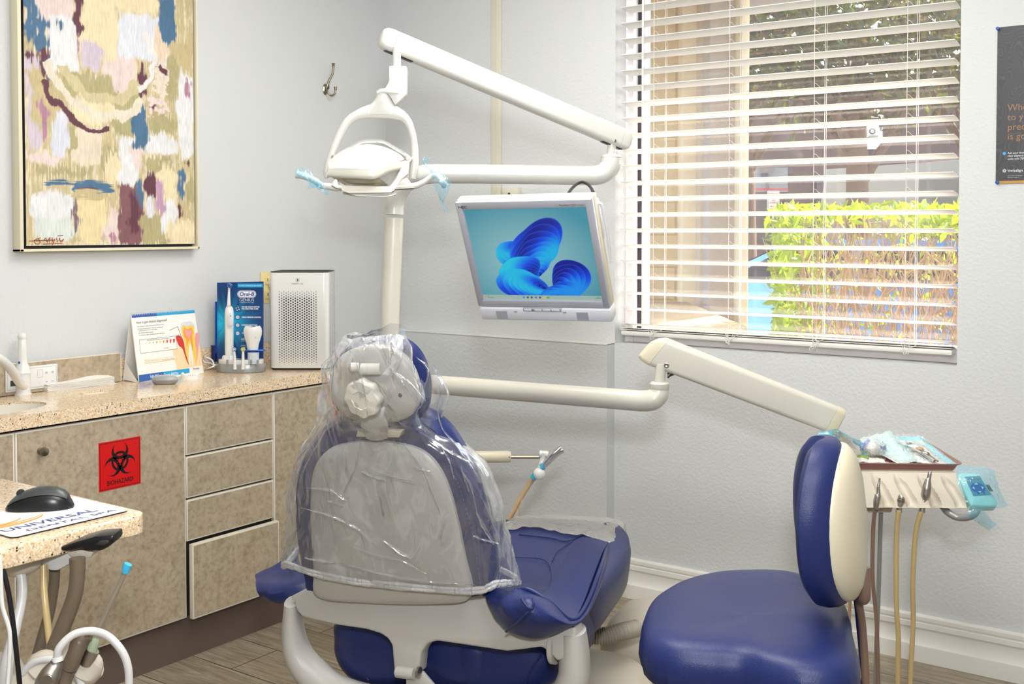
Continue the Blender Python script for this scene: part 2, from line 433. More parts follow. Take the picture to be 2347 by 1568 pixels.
    def pillow(s, out, nrm, prof, mk, ctr=None):
        """out: planar closed outline; prof: [(inset in metres, height along nrm)] from back rim to centre"""
        out = [V(p) for p in out]; nrm = V(nrm).normalized(); N = len(out)
        c = V(ctr) if ctr is not None else sum(out, V())/N
        rings = []
        for ins, h in prof:
            ring = []
            for p in out:
                d = p-c; L = d.length; k = max(0.001, 1-ins/L) if ins < 9 else 0.001
                ring.append(c+d*k+nrm*h)
            rings.append(ring)
        return s.loft(rings, mk)
    def patch(s, rows, mk, su=4, sv=4, th=0, jit=0, seed=1, closed_u=False, disp=None):
        rows = [catclosed(r, su) if closed_u else catmull(r, su) for r in rows]
        cols = list(zip(*rows)); cols = [catmull(c, sv) for c in cols]; rows = list(zip(*cols))
        rows = [list(r) for r in rows]; nr, nc = len(rows), len(rows[0])
        rnd = random.Random(seed); vs = [p for r in rows for p in r]
        nrm = []
        for i in range(nr):
            for j in range(nc):
                a = rows[min(i+1, nr-1)][j]-rows[max(i-1, 0)][j]
                b = rows[i][(j+1) % nc if closed_u else min(j+1, nc-1)]-rows[i][j-1 if (closed_u or j) else 0]
                n = a.cross(b); nrm.append(n.normalized() if n.length > 1e-12 else V((0, 0, 1)))
        if disp: vs = [p+n*disp(k//nc, k % nc, p) for k, (p, n) in enumerate(zip(vs, nrm))]
        if jit: vs = [p+n*rnd.gauss(0, jit) for p, n in zip(vs, nrm)]
        fs = []; m = nc if closed_u else nc-1
        for i in range(nr-1):
            for j in range(m):
                a = i*nc+j; b = i*nc+(j+1) % nc; fs.append((a, b, b+nc, a+nc))
        if th:
            K = len(vs); vs2 = [p+n*th for p, n in zip(vs, nrm)]
            fs2 = [tuple(K+k for k in f[::-1]) for f in fs]
            rim = []
            for j in range(m):
                j2 = (j+1) % nc; rim.append((j, K+j, K+j2, j2)); o = (nr-1)*nc; rim.append((o+j2, K+o+j2, K+o+j, o+j))
            if not closed_u:
                for i in range(nr-1):
                    a, b = i*nc, (i+1)*nc; rim.append((b, K+b, K+a, a)); a, b = i*nc+nc-1, (i+1)*nc+nc-1; rim.append((a, K+a, K+b, b))
            vs = vs+vs2; fs = fs+fs2+rim
        return s.raw(vs, fs, mk)
    def text(s, body, o, xd, yd, h, mk, width=None, align='LEFT', bold=0, shear=0, lift=.0004):
        cu = bpy.data.curves.new('t', 'FONT'); cu.body = body; cu.size = 1; cu.align_x = align; cu.resolution_u = 3
        cu.offset = bold; cu.shear = shear; cu.space_line = .95
        ob = bpy.data.objects.new('t', cu); S.collection.objects.link(ob)
        dg = bpy.context.evaluated_depsgraph_get(); me = bpy.data.meshes.new_from_object(ob.evaluated_get(dg))
        bpy.data.objects.remove(ob); bpy.data.curves.remove(cu)
        if len(me.vertices):
            xs = [v_.co.x for v_ in me.vertices]; wd = max(xs)-min(xs)
            kx = h/.72 if width is None else width/max(wd, 1e-6); ky = h/.72
            xd = V(xd).normalized(); yd = V(yd).normalized(); n = xd.cross(yd)
            s.raw([V(o)+xd*v_.co.x*kx+yd*v_.co.y*ky+n*lift for v_ in me.vertices], [tuple(p.vertices) for p in me.polygons], mk)
        bpy.data.meshes.remove(me); return s
    def build(s, name, parent=None, smooth=True, ang=38, org=None, cols=None, recalc=True):
        me = bpy.data.meshes.new(name); me.from_pydata(s.v, [], s.f)
        for m_ in s.mats: me.materials.append(m_)
        me.polygons.foreach_set('material_index', s.mi)
        if cols is not None:
            a = me.color_attributes.new('Col', 'FLOAT_COLOR', 'POINT'); a.data.foreach_set('color', np.asarray(cols, np.float32).ravel())
        if recalc:
            b = bmesh.new(); b.from_mesh(me); bmesh.ops.recalc_face_normals(b, faces=list(b.faces)); b.to_mesh(me); b.free()
        me.polygons.foreach_set('use_smooth', [smooth]*len(me.polygons))
        if smooth: me.set_sharp_from_angle(angle=math.radians(ang))
        ob = bpy.data.objects.new(name, me); S.collection.objects.link(ob)
        if parent is not None:
            W = PM[parent.name]; me.transform(W.inverted()); ob.parent = parent; PM[ob.name] = W
        else:
            if org is None:
                xs = np.array(s.v); org = ((xs[:, 0].min()+xs[:, 0].max())/2, (xs[:, 1].min()+xs[:, 1].max())/2, xs[:, 2].min())
            me.transform(M.Translation(-V(org))); ob.location = org; PM[ob.name] = M.Translation(V(org))
        me.update(); return ob
def tag(o, label=None, cat=None, group=None, kind=None):
    if label: o['label'] = label
    if cat: o['category'] = cat
    if group: o['group'] = group
    if kind: o['kind'] = kind
    return o
def thing(name, label, cat, loc=(0, 0, 0), rz=0, group=None):
    o = bpy.data.objects.new(name, None); S.collection.objects.link(o); o.empty_display_size = .05
    o.location = loc; o.rotation_euler = (0, 0, rz)
    PM[o.name] = M.Translation(V(loc)) @ M.Rotation(rz, 4, 'Z')
    return tag(o, label, cat, group)
def struct(o): o['kind'] = 'structure'; return o
def copy_tree(o, name=None, loc=None, parent=None):
    c = o.copy(); S.collection.objects.link(c)
    if parent is not None: c.parent = parent
    if loc is not None: c.location = loc
    for ch in list(o.children): copy_tree(ch, None, None, c)
    return c
X, Y, Z = V((1, 0, 0)), V((0, 1, 0)), V((0, 0, 1))
# small numpy value noise used to lay out painted and printed areas
def vnoise(x, y, seed=0):
    xi = np.floor(x).astype(int); yi = np.floor(y).astype(int); xf = x-xi; yf = y-yi
    def h(a, b):
        k = (a*374761393+b*668265263+seed*1442695) & 0x7fffffff
        k = ((k ^ (k >> 13))*1274126177) & 0x7fffffff
        return ((k ^ (k >> 16)) & 0xffff)/65535.
    u = xf*xf*(3-2*xf); v_ = yf*yf*(3-2*yf)
    return (h(xi, yi)*(1-u)+h(xi+1, yi)*u)*(1-v_)+(h(xi, yi+1)*(1-u)+h(xi+1, yi+1)*u)*v_
def rgblin(c): return np.array(lin(c)[:3])
def gridpatch(mb, o, ex, ey, nx, ny, mk):
    """flat grid o + ex*u + ey*v ; returns flat arrays u, v for colouring"""
    u, v_ = np.meshgrid(np.linspace(0, 1, nx), np.linspace(0, 1, ny))
    u = u.ravel(); v_ = v_.ravel(); o = np.array(o); ex = np.array(ex); ey = np.array(ey)
    P = o[None]+u[:, None]*ex[None]+v_[:, None]*ey[None]
    fs = [(j*nx+i, j*nx+i+1, (j+1)*nx+i+1, (j+1)*nx+i) for j in range(ny-1) for i in range(nx-1)]
    mb.raw([tuple(p) for p in P], fs, mk); return u, v_
# ================================================================== ROOM
XL, YB, YJ, XJ, ZS = -3.411, 3.788, 3.7294, -2.2181, 0.986
XR, YF, ZC = 1.70, -2.2, 2.75
XO, ZO = -0.936, 2.52            # window opening right edge, top
struct(MB().bx(XL-.1, XR+.1, YF-.1, YB+.02, -.1, 0, 'floor').build('floor', smooth=False, org=(0, 0, 0)))
struct(MB().bx(XL-.1, XR+.1, YF-.1, YB+.02, ZC, ZC+.1, 'ceiling').build('ceiling', smooth=False))
struct(MB().bx(XL-.1, XL, YF, YB, 0, ZC, 'wall').build('wall_left', smooth=False))
struct(MB().bx(XR, XR+.1, YF, YB, 0, ZC, 'wall').build('wall_right', smooth=False))
struct(MB().bx(XL-.1, XR+.1, YF-.1, YF, 0, ZC, 'wall').build('wall_front', smooth=False))
mb = MB(); YO = YB+.24
mb.bx(XL-.1, XJ, YB, YO, ZS, ZC, 'wall'); mb.bx(XO, XR+.1, YB, YO, 0, ZC, 'wall')
mb.bx(XJ, XO, YB, YO, ZO, ZC, 'wall'); mb.bx(XL-.1, XO, YB, YO, 0, ZS, 'wall')
mb.bx(XL, XJ, YJ, YB+.001, 0, ZS, 'wall')
struct(mb.build('wall_back', smooth=False))
# ledge cap over the thicker lower wall, and the window sill
struct(MB().bx(XL, XJ, YJ-.002, YB, ZS-.004, ZS+.002, 'sillpaint', .002).build('trim_1', smooth=False))
# baseboards : stepped and coved profile
BB = [(0, .154), (.010, .154), (.013, .148), (.013, .136), (.009, .134), (.009, .129), (.014, .127), (.0145, .112), (.010, .105), (.0085, .088), (.012, .068), (.019, .056), (.023, .055), (.024, .050), (.024, 0), (0, 0)]
MT['skirt'] = plain('white semi gloss skirting', (236, 234, 228), .3, coat=.2)
def base(name, p0, p1, n, m0=0, m1=0):
    p0, p1, n = V(p0), V(p1), V(n); t = (p1-p0).normalized(); r0 = []; r1 = []
    for d, z in BB:
        r0.append(p0+n*d+Z*z+t*(m0*d)); r1.append(p1+n*d+Z*z+t*(m1*d))
    struct(MB().loft([r0, r1], 'skirt').build(name, ang=25))
base('baseboard_back', (XJ, YB, 0), (XR, YB, 0), -Y, 1, 0)
base('baseboard_jog', (XJ, YJ, 0), (XJ, YB, 0), X, -1, -1)
base('baseboard_left_of_jog', (XL, YJ, 0), (XJ, YJ, 0), -Y, 0, 1)
base('baseboard_right', (XR, YF, 0), (XR, YB, 0), -X, 0, -1)
# ceiling light panels (the lamps the room has)
MT['diffuser'] = emitmat('lit fluorescent diffuser', (1, .975, .93, 1), CEIL_POWER*.16)
for k, (cx, cy) in enumerate([(-1.7, 2.5), (-.3, 1.0)]):
    t = thing('ceiling_light', ['recessed white ceiling light panel near the window wall', 'recessed white ceiling light panel farther from the window wall'][k], 'ceiling light', (cx, cy, ZC-.03), 0, 'ceiling light panels')
    a, b = .6, .3
    f = MB()
    for (x0, x1, y0, y1) in [(-a-.03, a+.03, -b-.03, -b), (-a-.03, a+.03, b, b+.03), (-a-.03, -a, -b, b), (a, a+.03, -b, b)]:
        f.bx(cx+x0, cx+x1, cy+y0, cy+y1, ZC-.03, ZC, 'white')
    f.build('light_frame', t)
    MB().bx(cx-a, cx+a, cy-b, cy+b, ZC-.022, ZC-.014, 'diffuser').build('diffuser', t, smooth=False)

# ------------------------------------------------------------------ window frame and glass
wf = MB()
yg = 3.935
def xa(px, y, py=400): return Q(px, py, y=y).x
x1, x2, x3, x4 = xa(1461, 3.90), xa(1463, 3.905), xa(1469, 3.91), xa(1482, 3.93)
MT['alu'] = plain('white aluminium window frame', (238, 232, 232), .35)
fr = lambda m, a, b, c, d, e, f, k: m.bx(a, b, c, d, e, f, k, .002)
fr(wf, XJ, x1, 3.868, 3.96, ZS, ZO, 'alu')
fr(wf, x2, x3, 3.90, 3.965, ZS+.05, ZO-.02, 'frameinner')
fr(wf, x3, x4, 3.915, 3.96, ZS+.02, ZO-.02, 'alu')
fr(wf, XO-.012, XO-.0005, 3.868, 3.96, ZS, ZO, 'alu')
fr(wf, x1+.0005, XO-.0125, 3.870, 3.969, ZS+.001, ZS+.05, 'alu'); fr(wf, x1+.0005, XO-.0125, 3.870, 3.96, ZO-.03, ZO-.001, 'alu')
w1 = wf.build('window_1', smooth=False); struct(w1)
MB().bx(x4-.004, XO-.008, yg, yg+.004, ZS+.045, ZO-.02, 'pane').build('pane', w1, smooth=False)

# ------------------------------------------------------------------ blind
bx0, bx1, by0, sp, z0 = -2.2016, -.9564, 3.80, .0613, 2.2937
bt = thing('window_blind', 'white wide slat horizontal blind with tilt wand in the window', 'blind', ((bx0+bx1)/2, by0+.03, ZS+.03))
slat_prof = []
def slat_ring(x, y0, z, tilt=.0128, th=.0028, sag=0):
    n = 7; top = []; bot = []
    for i in range(n):
        s = i/(n-1); yy = y0+.0625*s; zz = z-tilt*s+.0022*math.sin(math.pi*s)
        top.append(V((x, yy, zz))); bot.append(V((x, yy, zz-th)))
    return top+bot[::-1]
proto = None; base_i = 0
def slat_mesh(z, tilt=.0128, th=.0028):
    xs = [bx0+(bx1-bx0)*k/6 for k in range(7)]
    return MB().loft([slat_ring(x, by0, z, tilt, th) for x in xs], 'blind')
zt = z0
proto = slat_mesh(zt).build('slat', bt)
for i in range(-3, 21):
    if i == 0: continue
    c = proto.copy(); S.collection.objects.link(c); c.location = (0, 0, -sp*i)
for k, py in enumerate((748.5, 752.5)):
    zz = Q(1424, py, y=by0).z
    c = proto.copy(); S.collection.objects.link(c); c.location = (0, 0, zz-z0-.002)
# bottom rail
zr0, zr1 = Q(1424, 768, y=by0).z, Q(1424, 758.5, y=by0).z
MB().bx(bx0+.002, bx1+.001, by0+.002, by0+.056, zr0, zr1+.002, 'blind', .005).build('bottom_rail', bt)
MB().bx(bx0, bx1, by0, by0+.06, ZO-.06, ZO-.005, 'blind', .004).build('headrail', bt)
# ladder cords, lift cords, wand
for px in (1498.6, 1672, 1866.5, 2079):
    cx = Q(px, 200, y=by0-.002).x
    m_ = MB()
    m_.tube([(cx, by0-.002, ZO-.02), (cx, by0-.002, 1.5), (cx+.0005, by0-.002, zr0)], .0011, 'papertowel', 6)
    m_.tube([(cx+.013, by0+.066, ZO-.02), (cx+.013, by0+.066, zr0)], .0011, 'papertowel', 6)
    m_.tube([(cx+.019, by0+.066, ZO-.02), (cx+.019, by0+.066, zr0+.02)], .0009, 'papertowel', 6)
    for i in range(-2, 21):
        z = z0-sp*i
        m_.tube([(cx, by0-.002, z+.014), (cx+.008, by0-.004, z+.012), (cx+.014, by0+.004, z+.004), (cx+.016, by0+.02, z+.001)], .0007, 'papertowel', 5, 3)
    rnd = random.Random(px)
    pts = [(cx+rnd.uniform(-.02, .02), by0-.004+rnd.uniform(-.006, .002), zr1+rnd.uniform(-.03, .03)) for _ in range(9)]
    m_.tube(pts+[(cx+.04, by0-.004, zr1+.012)], .0009, 'papertowel', 5, 5)
    m_.tube([(cx-.006, by0-.003, zr0+.004), (cx, by0-.004, zr0-.006), (cx+.008, by0-.003, zr0+.003)], .0008, 'papertowel', 5, 3)
    m_.build('ladder_cord', bt)
wx = Q(1473, 200, y=3.785)
MB().tube([(wx.x, 3.785, ZO-.03), (wx.x, 3.785, Q(1473, 411, y=3.785).z)], .0042, 'blind', 8).build('tilt_wand', bt)

# ------------------------------------------------------------------ back wall items
t0, t1 = Q(1129, 0, y=YB).x, Q(1151, 0, y=YB).x
rw = thing('cable_raceway', 'tall cream cable cover strip running up the back wall', 'cable cover', ((t0+t1)/2, YB, ZS))
MB().bx(t0, t1, YB-.014, YB, 1.35, ZC-.002, 'cream', .003).bx(t0+.028, t1-.012, YB-.018, YB-.013, 1.35, ZC-.002, 'cream', .002).build('cover_channel', rw)
b0, b1 = Q(1151.5, 430, y=YB-.03), Q(1187, 470, y=YB-.03)
jb = thing('wall_jack_box', 'small cream wall box with a dark socket above the monitor', 'wall box', (b0.x, YB, 1.5))
MB().bx(b0.x, b1.x, YB-.032, YB, b1.z-.02, b0.z, 'cream', .006).build('box_body', jb)
jc = Q(1167, 445, y=YB-.033)
MB().lathe([(.006, 0), (.006, .002), (0, .0022)], jc, 'dark', -Y).build('socket', jb)
# poster with pins
p0, p1 = Q(2286.5, 63, y=YB-.003), Q(2285, 421, y=YB-.003)
pw, ptop, pbot = .56, p0.z, p1.z
px0 = p0.x
po = thing('wall_poster', 'dark grey dental advertising poster pinned to the right wall', 'poster', (px0+pw/2, YB, pbot))
def py2z(py): return Q(2285, py, y=YB-.003).z
MB().bx(px0, px0+pw, YB-.0035, YB-.002, pbot, ptop, 'posterdark').build('poster_sheet', po, smooth=False)
pt = MB(); pt.bx(px0, px0+pw, YB-.0042, YB-.0034, pbot, py2z(415), 'gold')
yy = YB-.0042
def pp(px, py): q = Q(px, py, y=yy); return V((q.x, yy, q.z))
for body, px, py, h, k in [('When it comes', 2309, 254, .021, 'goldtext'), ('to your smile,', 2309, 276, .021, 'goldtext'), ('predictability', 2309, 298.5, .021, 'goldtext'), ('is good.', 2309, 320, .021, 'goldtext'),
    ('Ask your doctor how', 2309.5, 353, .006, 'printtext'), ('clear aligners can', 2309.5, 359.5, .006, 'printtext'), ('smile with 75% more', 2309.5, 366.5, .006, 'printtext'),
    ('invisalign  |', 2309.5, 394, .009, 'printtext'), ('When compared with clear aligners', 2309.5, 404, .0022, 'printtext'), ('2023 Align Technology, Inc.', 2309.5, 407.5, .0022, 'printtext')]:
    pt.text(body, pp(px, py), X, Z, h, k, lift=.0003)
c = pp(2302, 352); pt.lathe([(.0055, 0), (.0055, .0004), (0, .0005)], c, 'printcyan', -Y, 20)
pt.text('>', c+V((-.002, 0, -.0028)), X, Z, .005, 'printtext', lift=.0009)
c = pp(2302, 391.5)
for k in range(8):
    a = k*math.pi/4; d = V((math.cos(a), 0, math.sin(a)))
    pt.tube([c+d*.002, c+d*.0068], [.0012, .0005], 'printtext', 5)
pt.build('printing', po, smooth=False)
for k, (px, py) in enumerate([(2288, 66), (2286.5, 418)]):
    c = Q(px, py, y=YB-.004); c.y = YB-.004
    pn = MB().lathe([(.001, -.003), (.005, 0), (.0055, .002), (.003, .003), (.0032, .009), (.005, .0105), (.005, .012), (0, .0125)], c, 'bluepin', -Y, 16)
    tag(pn.build('push_pin'), ['blue push pin in the top left corner of the dark poster', 'blue push pin in the bottom left corner of the dark poster'][k], 'push pin', 'push pins of the poster')
# ================================================================== LEFT WALL AND COUNTER
# ------------------------------------------------------------------ painting
fy0, fy1, fz0, fz1 = 1.998, 2.708, 1.359, 2.56
FX = XL+.045
pa = thing('framed_painting', 'large abstract painting in beige, plum and blue in a cream frame', 'painting', (XL, (fy0+fy1)/2, fz0))
f = MB(); tk = .013
for (a, b, c, d) in [(fy0, fy0+tk, fz0, fz1), (fy1-tk*.6, fy1, fz0, fz1), (fy0, fy1, fz0, fz0+tk*.7), (fy0, fy1, fz1-tk, fz1)]:
    f.bx(XL+.001, FX, a, b, c, d, 'framewood', .0015)
f.bx(XL+.001, XL+.012, fy0+.004, fy1-.004, fz0+.004, fz1-.004, 'frameinner')
f.build('frame', pa)
cy0, cy1, cz0, cz1 = 2.026, 2.694, 1.378, 2.542
g = MB(); nx, ny = 320, 540
g.bx(XL+.012, FX-.012, cy0, cy1, cz0, cz1, 'frameinner')
nb = len(g.v)
uu, vv = gridpatch(g, (FX-.0115, cy0, cz0), (0, cy1-cy0, 0), (0, 0, cz1-cz0), nx, ny, 'painting')
# photo layout space: U 0..1000, W 0..1470 is the visible part measured downward
PU = uu*1000; PW = 1470-(vv*(cz1-cz0))/.79*1470
wx_ = (vnoise(PU/60, PW/60, 3)-.5)*40; wy_ = (vnoise(PU/50, PW/90, 4)-.5)*50
au = PU+wx_; aw = PW+wy_
stv = vnoise(PU/8, PW/150, 11)*.45+vnoise(PU/3.4, PW/70, 12)*.35+vnoise(PU/14, PW/26, 16)*.2
sth = vnoise(PU/160, PW/7, 13)*.6+vnoise(PU/60, PW/3.4, 14)*.4
mot = vnoise(PU/16, PW/16, 15)
col = np.tile(rgblin((224, 212, 184)), (len(PU), 1))
def blend(mask, c):
    global col
    col = col*(1-mask[:, None])+rgblin(c)[None]*mask[:, None]
def stroke(x0, y0, x1, y1, c, dens=.6, d='v', soft=30):
    x0 -= 125; x1 -= 125
    ex = np.clip(np.minimum(au-x0, x1-au)/soft, -1, 1)*.5+.5; ey = np.clip(np.minimum(aw-y0, y1-aw)/(soft*(2 if d == 'v' else 1)), -1, 1)*.5+.5
    st = {'v': stv, 'h': sth, 'm': mot}[d]
    m = np.clip((ex*ey*(dens+.5)+st-1.05)*5, 0, 1); blend(m, c)
def arc(cx, cy, r, w_, a0, a1, c, dens=.6):
    dx = au-(cx-125); dy = aw-cy; rr = np.hypot(dx, dy*.8); a = np.degrees(np.arctan2(dy, dx))
    m = np.clip((1-np.abs(rr-r)/w_)*1.2, 0, 1)*((a > a0) & (a < a1)); m = np.clip((m*(dens+.5)+stv-.95)*5, 0, 1); blend(m, c)
TAN, CRM, WH, PNK, MAV, PLM, BLU, SAG, LAV = (196, 180, 136), (232, 216, 176), (226, 226, 226), (228, 208, 202), (176, 128, 150), (96, 52, 66), (72, 110, 142), (176, 166, 122), (206, 192, 204)
for a in [(100, -400, 1150, 1500, TAN, .28), (120, -400, 500, 200, PNK, .5), (560, 100, 760, 520, PNK, .6), (640, -50, 980, 260, (222, 224, 230), .95), (500, -400, 900, -50, CRM, .8),
          (380, -300, 640, 300, CRM, .7), (430, 180, 560, 380, LAV, .7), (250, 60, 420, 420, WH, .85), (300, 380, 640, 560, SAG, .6), (600, 480, 780, 760, SAG, .85), (130, 300, 220, 900, LAV, .8),
          (150, 380, 330, 800, TAN, .6), (380, 560, 640, 700, CRM, .7), (380, 720, 560, 960, (226, 212, 188), .95), (330, 700, 400, 930, SAG, .6), (200, 560, 250, 830, MAV, .55),
          (270, 640, 350, 950, (214, 216, 226), .7), (950, 100, 1130, 300, TAN, .9), (860, 0, 960, 260, (226, 206, 180), .7), (950, 200, 1020, 520, SAG, .8), (1010, 300, 1130, 870, WH, .75), (1060, 310, 1125, 500, MAV, .4),
          (820, 600, 1000, 740, SAG, .7), (800, 740, 1010, 880, WH, .85), (640, 760, 760, 1090, WH, .9), (700, 810, 800, 960, PNK, .8), (800, 890, 1000, 1010, SAG, .8), (880, 940, 1000, 1300, CRM, .8),
          (140, 900, 310, 980, PNK, .8), (150, 960, 520, 1070, SAG, .5), (540, 840, 650, 1040, SAG, .6), (570, 880, 650, 1090, CRM, .8), (400, 1160, 560, 1450, (232, 212, 164), .95), (140, 1150, 390, 1330, WH, .98),
          (150, 1300, 390, 1440, (214, 222, 214), .7), (560, 1230, 640, 1470, PNK, .7), (640, 1080, 780, 1480, (128, 86, 92), .95), (690, 1100, 760, 1400, PLM, .55), (560, 1380, 640, 1470, MAV, .5),
          (770, 1260, 960, 1470, SAG, .85), (900, 1180, 1010, 1380, WH, .9), (870, 1010, 935, 1290, (190, 150, 176), .75), (800, 1000, 880, 1180, PLM, .9), (750, 1030, 800, 1230, BLU, .6), (940, 1310, 1130, 1470, CRM, .9),
          (800, 1150, 860, 1300, (222, 222, 230), .8), (1000, 940, 1070, 1180, BLU, .55), (1000, 1150, 1050, 1330, PLM, .4), (1060, 1000, 1130, 1210, SAG, .6), (1060, 850, 1110, 960, PLM, .35),
          (390, -400, 440, 170, PLM, .85), (400, 150, 440, 330, MAV, .4), (120, -400, 200, 240, BLU, .5), (180, 60, 250, 300, BLU, .65), (200, 250, 270, 480, PLM, .5), (130, 280, 220, 370, PLM, .45), (230, 300, 290, 500, BLU, .35),
          (900, -200, 1010, 140, BLU, .75), (300, 60, 350, 160, BLU, .45), (720, 190, 760, 300, BLU, .35), (770, 290, 820, 520, PLM, .75), (840, 520, 900, 600, PLM, 1.1, 'm'), (880, 260, 960, 480, (228, 214, 196), .8, 'm'), (890, 250, 960, 320, PLM, .3, 'm'),
          (735, 550, 820, 840, BLU, .85), (820, 480, 960, 620, PNK, .35, 'm'), (370, 1070, 600, 1150, BLU, .85, 'h'), (220, 1075, 600, 1110, BLU, .5, 'h'), (390, 1090, 520, 1150, PLM, .35, 'h'), (360, 1120, 560, 1200, TAN, .5, 'h'), (370, 1140, 415, 1440, (120, 96, 104), .5)]:
    stroke(*a)
arc(560, 250, 320, 34, 50, 165, (226, 216, 196), .8); arc(560, 280, 370, 22, 85, 150, PLM, .75); arc(560, 220, 260, 40, 40, 150, (206, 192, 150), .6)
arc(700, 250, 170, 26, -60, 70, (232, 226, 224), .8)
col = col*(.93+.22*(vnoise(PU/3.3, PW/40, 21)-.5)+.10*(vnoise(PU/40, PW/60, 22)-.5))[:, None]
colall = np.ones((len(g.v), 4)); colall[nb:, :3] = np.clip(col, 0, 1)
g.build('canvas', pa, smooth=False, cols=colall, recalc=False)
# signature strokes
s_ = MB()
def cp(zx, zy): q = Q(zx/2.6125, zy/2.6125, x=FX-.0108); return q
for pth in [[(175, 1443), (260, 1440), (330, 1438)], [(240, 1425), (205, 1440), (215, 1460), (240, 1455), (232, 1432)], [(262, 1440), (275, 1425), (282, 1450), (300, 1420), (296, 1452)], [(312, 1422), (318, 1452), (330, 1430), (312, 1470)], [(338, 1425), (344, 1450)], [(352, 1445), (356, 1425), (364, 1448), (380, 1430), (376, 1445), (366, 1440)], [(345, 1413), (378, 1410)], [(258, 1462), (372, 1457)]]:
    s_.tube([cp(*p) for p in pth], .0011, mat('redcap'), 5, 3)
s_.build('signature', pa)

# ------------------------------------------------------------------ coat hook
hk = thing('coat_hook', 'brushed nickel double coat hook on the left wall', 'coat hook', (XL, 3.43, 2.03))
def HK(px, py, off): q = Q(px, py, x=XL+off); return q
hc = HK(746, 205, .003)
MB().lathe([(.0185, 0), (.019, .002), (.014, .006), (.008, .009), (0, .0095)], (XL, hc.y, hc.z), 'nickel', X, 28, Z, 1.25, .75).build('backplate', hk)
h = MB()
h.tube([HK(748, 205, .012), HK(754, 185, .022), HK(762, 170, .035), HK(764, 155, .040), HK(764, 150, .041)], [.0055, .005, .0046, .0044, .0055], 'nickel', 12, 5)
h.lathe([(.004, -.006), (.0062, -.004), (.0062, 0), (.0045, .002), (.0055, .005), (.0075, .008), (.007, .011), (0, .012)], HK(764, 151, .041), 'nickel', Z, 16)
h.tube([HK(748, 198, .012), HK(752, 212, .022), HK(759, 219, .03), HK(767, 215, .036), HK(769, 206, .038)], .004, 'nickel', 12, 5)
h.lathe([(.004, -.004), (.006, -.002), (.006, 0), (.0055, .004), (.007, .007), (.0065, .01), (0, .011)], HK(769, 204, .038), 'nickel', Z, 16)
h.tube([HK(752, 196, .012), HK(752, 202, .020)], .006, 'nickel', 10)
h.build('hook_arms', hk)

# ------------------------------------------------------------------ outlet behind the purifier, with two plugged adapters
oy0, oy1 = 3.040, 3.155; oz0, oz1 = 1.136, 1.262
ot = thing('wall_outlet', 'ivory double outlet plate on the left wall behind the air purifier', 'outlet', (XL, (oy0+oy1)/2, oz0))
MB().bx(XL, XL+.006, oy0, oy1, oz0, oz1, 'outletplate', .004).build('cover_plate', ot)
for z in (oz0+.034, oz1-.034):
    o_ = MB()
    o_.bx(XL+.005, XL+.010, oy0+.022, oy0+.056, z-.017, z+.017, 'outletplate', .004)
    o_.bx(XL+.0095, XL+.0105, oy0+.03, oy0+.033, z-.004, z+.008, 'dark').bx(XL+.0095, XL+.0105, oy0+.043, oy0+.046, z-.004, z+.007, 'dark')
    o_.build('receptacle', ot)
o_ = MB()
for z in (oz0+.012, oz1-.012): o_.lathe([(.003, 0), (.0025, .0015), (0, .0016)], (XL+.006, oy0+.037, z), 'outletplate', X, 10)
o_.build('cover_screws', ot)
for k, (pz, kk) in enumerate([(1.213, 'white'), (1.165, 'lightsilver')]):
    m_ = MB().bx(XL+.011, XL+.045, oy0+.032, oy0+.066, pz-.014, pz+.014, kk, .005).tube([(XL+.045, oy0+.05, pz), (XL+.06, oy0+.08, pz-.01), (XL+.06, oy0+.10, pz-.08), (XL+.05, oy0+.11, .93)], .003, kk, 8, 4)
    tag(m_.build('power_plug'), ['white plug in the upper socket of the ivory outlet', 'pale grey plug in the lower socket of the ivory outlet'][k], 'plug', 'plugs in the ivory outlet')

# ------------------------------------------------------------------ countertop with sink bowl and cup hole
CX, CZ0, CZ1, CEND = -2.993, .860, .900, 3.30
ct = thing('countertop', 'long speckled beige countertop along the left wall', 'countertop', (-3.2, 2, CZ0))
b = bmesh.new()
def rect2(x0, x1, y0, y1): return [(x0, y0), (x1, y0), (x1, y1), (x0, y1)]
def ell(cx, cy, a, b_, n=40): return [(cx+a*math.cos(2*math.pi*k/n), cy+b_*math.sin(2*math.pi*k/n)) for k in range(n)]
SK = (-3.17, 1.735, .115, .215); CH = (-3.222, 2.172, .035, .062)
vs = []; es = []
for lp in (rect2(XL+.002, CX, 1.0, CEND), ell(*SK), ell(*CH, 24)):
    vv_ = [b.verts.new((x, y, CZ1)) for x, y in lp]
    for i in range(len(vv_)): es.append(b.edges.new((vv_[i], vv_[(i+1) % len(vv_)])))
bmesh.ops.triangle_fill(b, use_beauty=True, edges=es)
r_ = bmesh.ops.extrude_face_region(b, geom=list(b.faces))
bmesh.ops.translate(b, vec=(0, 0, CZ0-CZ1), verts=[q for q in r_['geom'] if isinstance(q, bmesh.types.BMVert)])
MB().bm(b, 'granite').build('slab', ct, smooth=False)
bs = MB()
bs.bx(XL+.002, XL+.020, 1.0, CEND, CZ1, .982, 'granite', .003)
bs.build('back_upstand', ct)
sb = MB(); sx, sy, sa, sbb = SK; rings = []
for r, z in [(.992, CZ1-.006), (.975, CZ1-.03), (.93, CZ1-.08), (.75, CZ1-.125), (.3, CZ1-.14), (.06, CZ1-.145)]:
    rings.append([V((sx+sa*r*math.cos(q*math.pi/24), sy+sbb*r*math.sin(q*math.pi/24), z)) for q in range(48)])
sb.loft(rings, 'porcelain', cap=False); sb.poly(rings[-1], 'metal')
tag(sb.build('sink_bowl', recalc=False), 'white oval sink bowl set into the speckled countertop', 'sink')
cb = MB(); rings = []
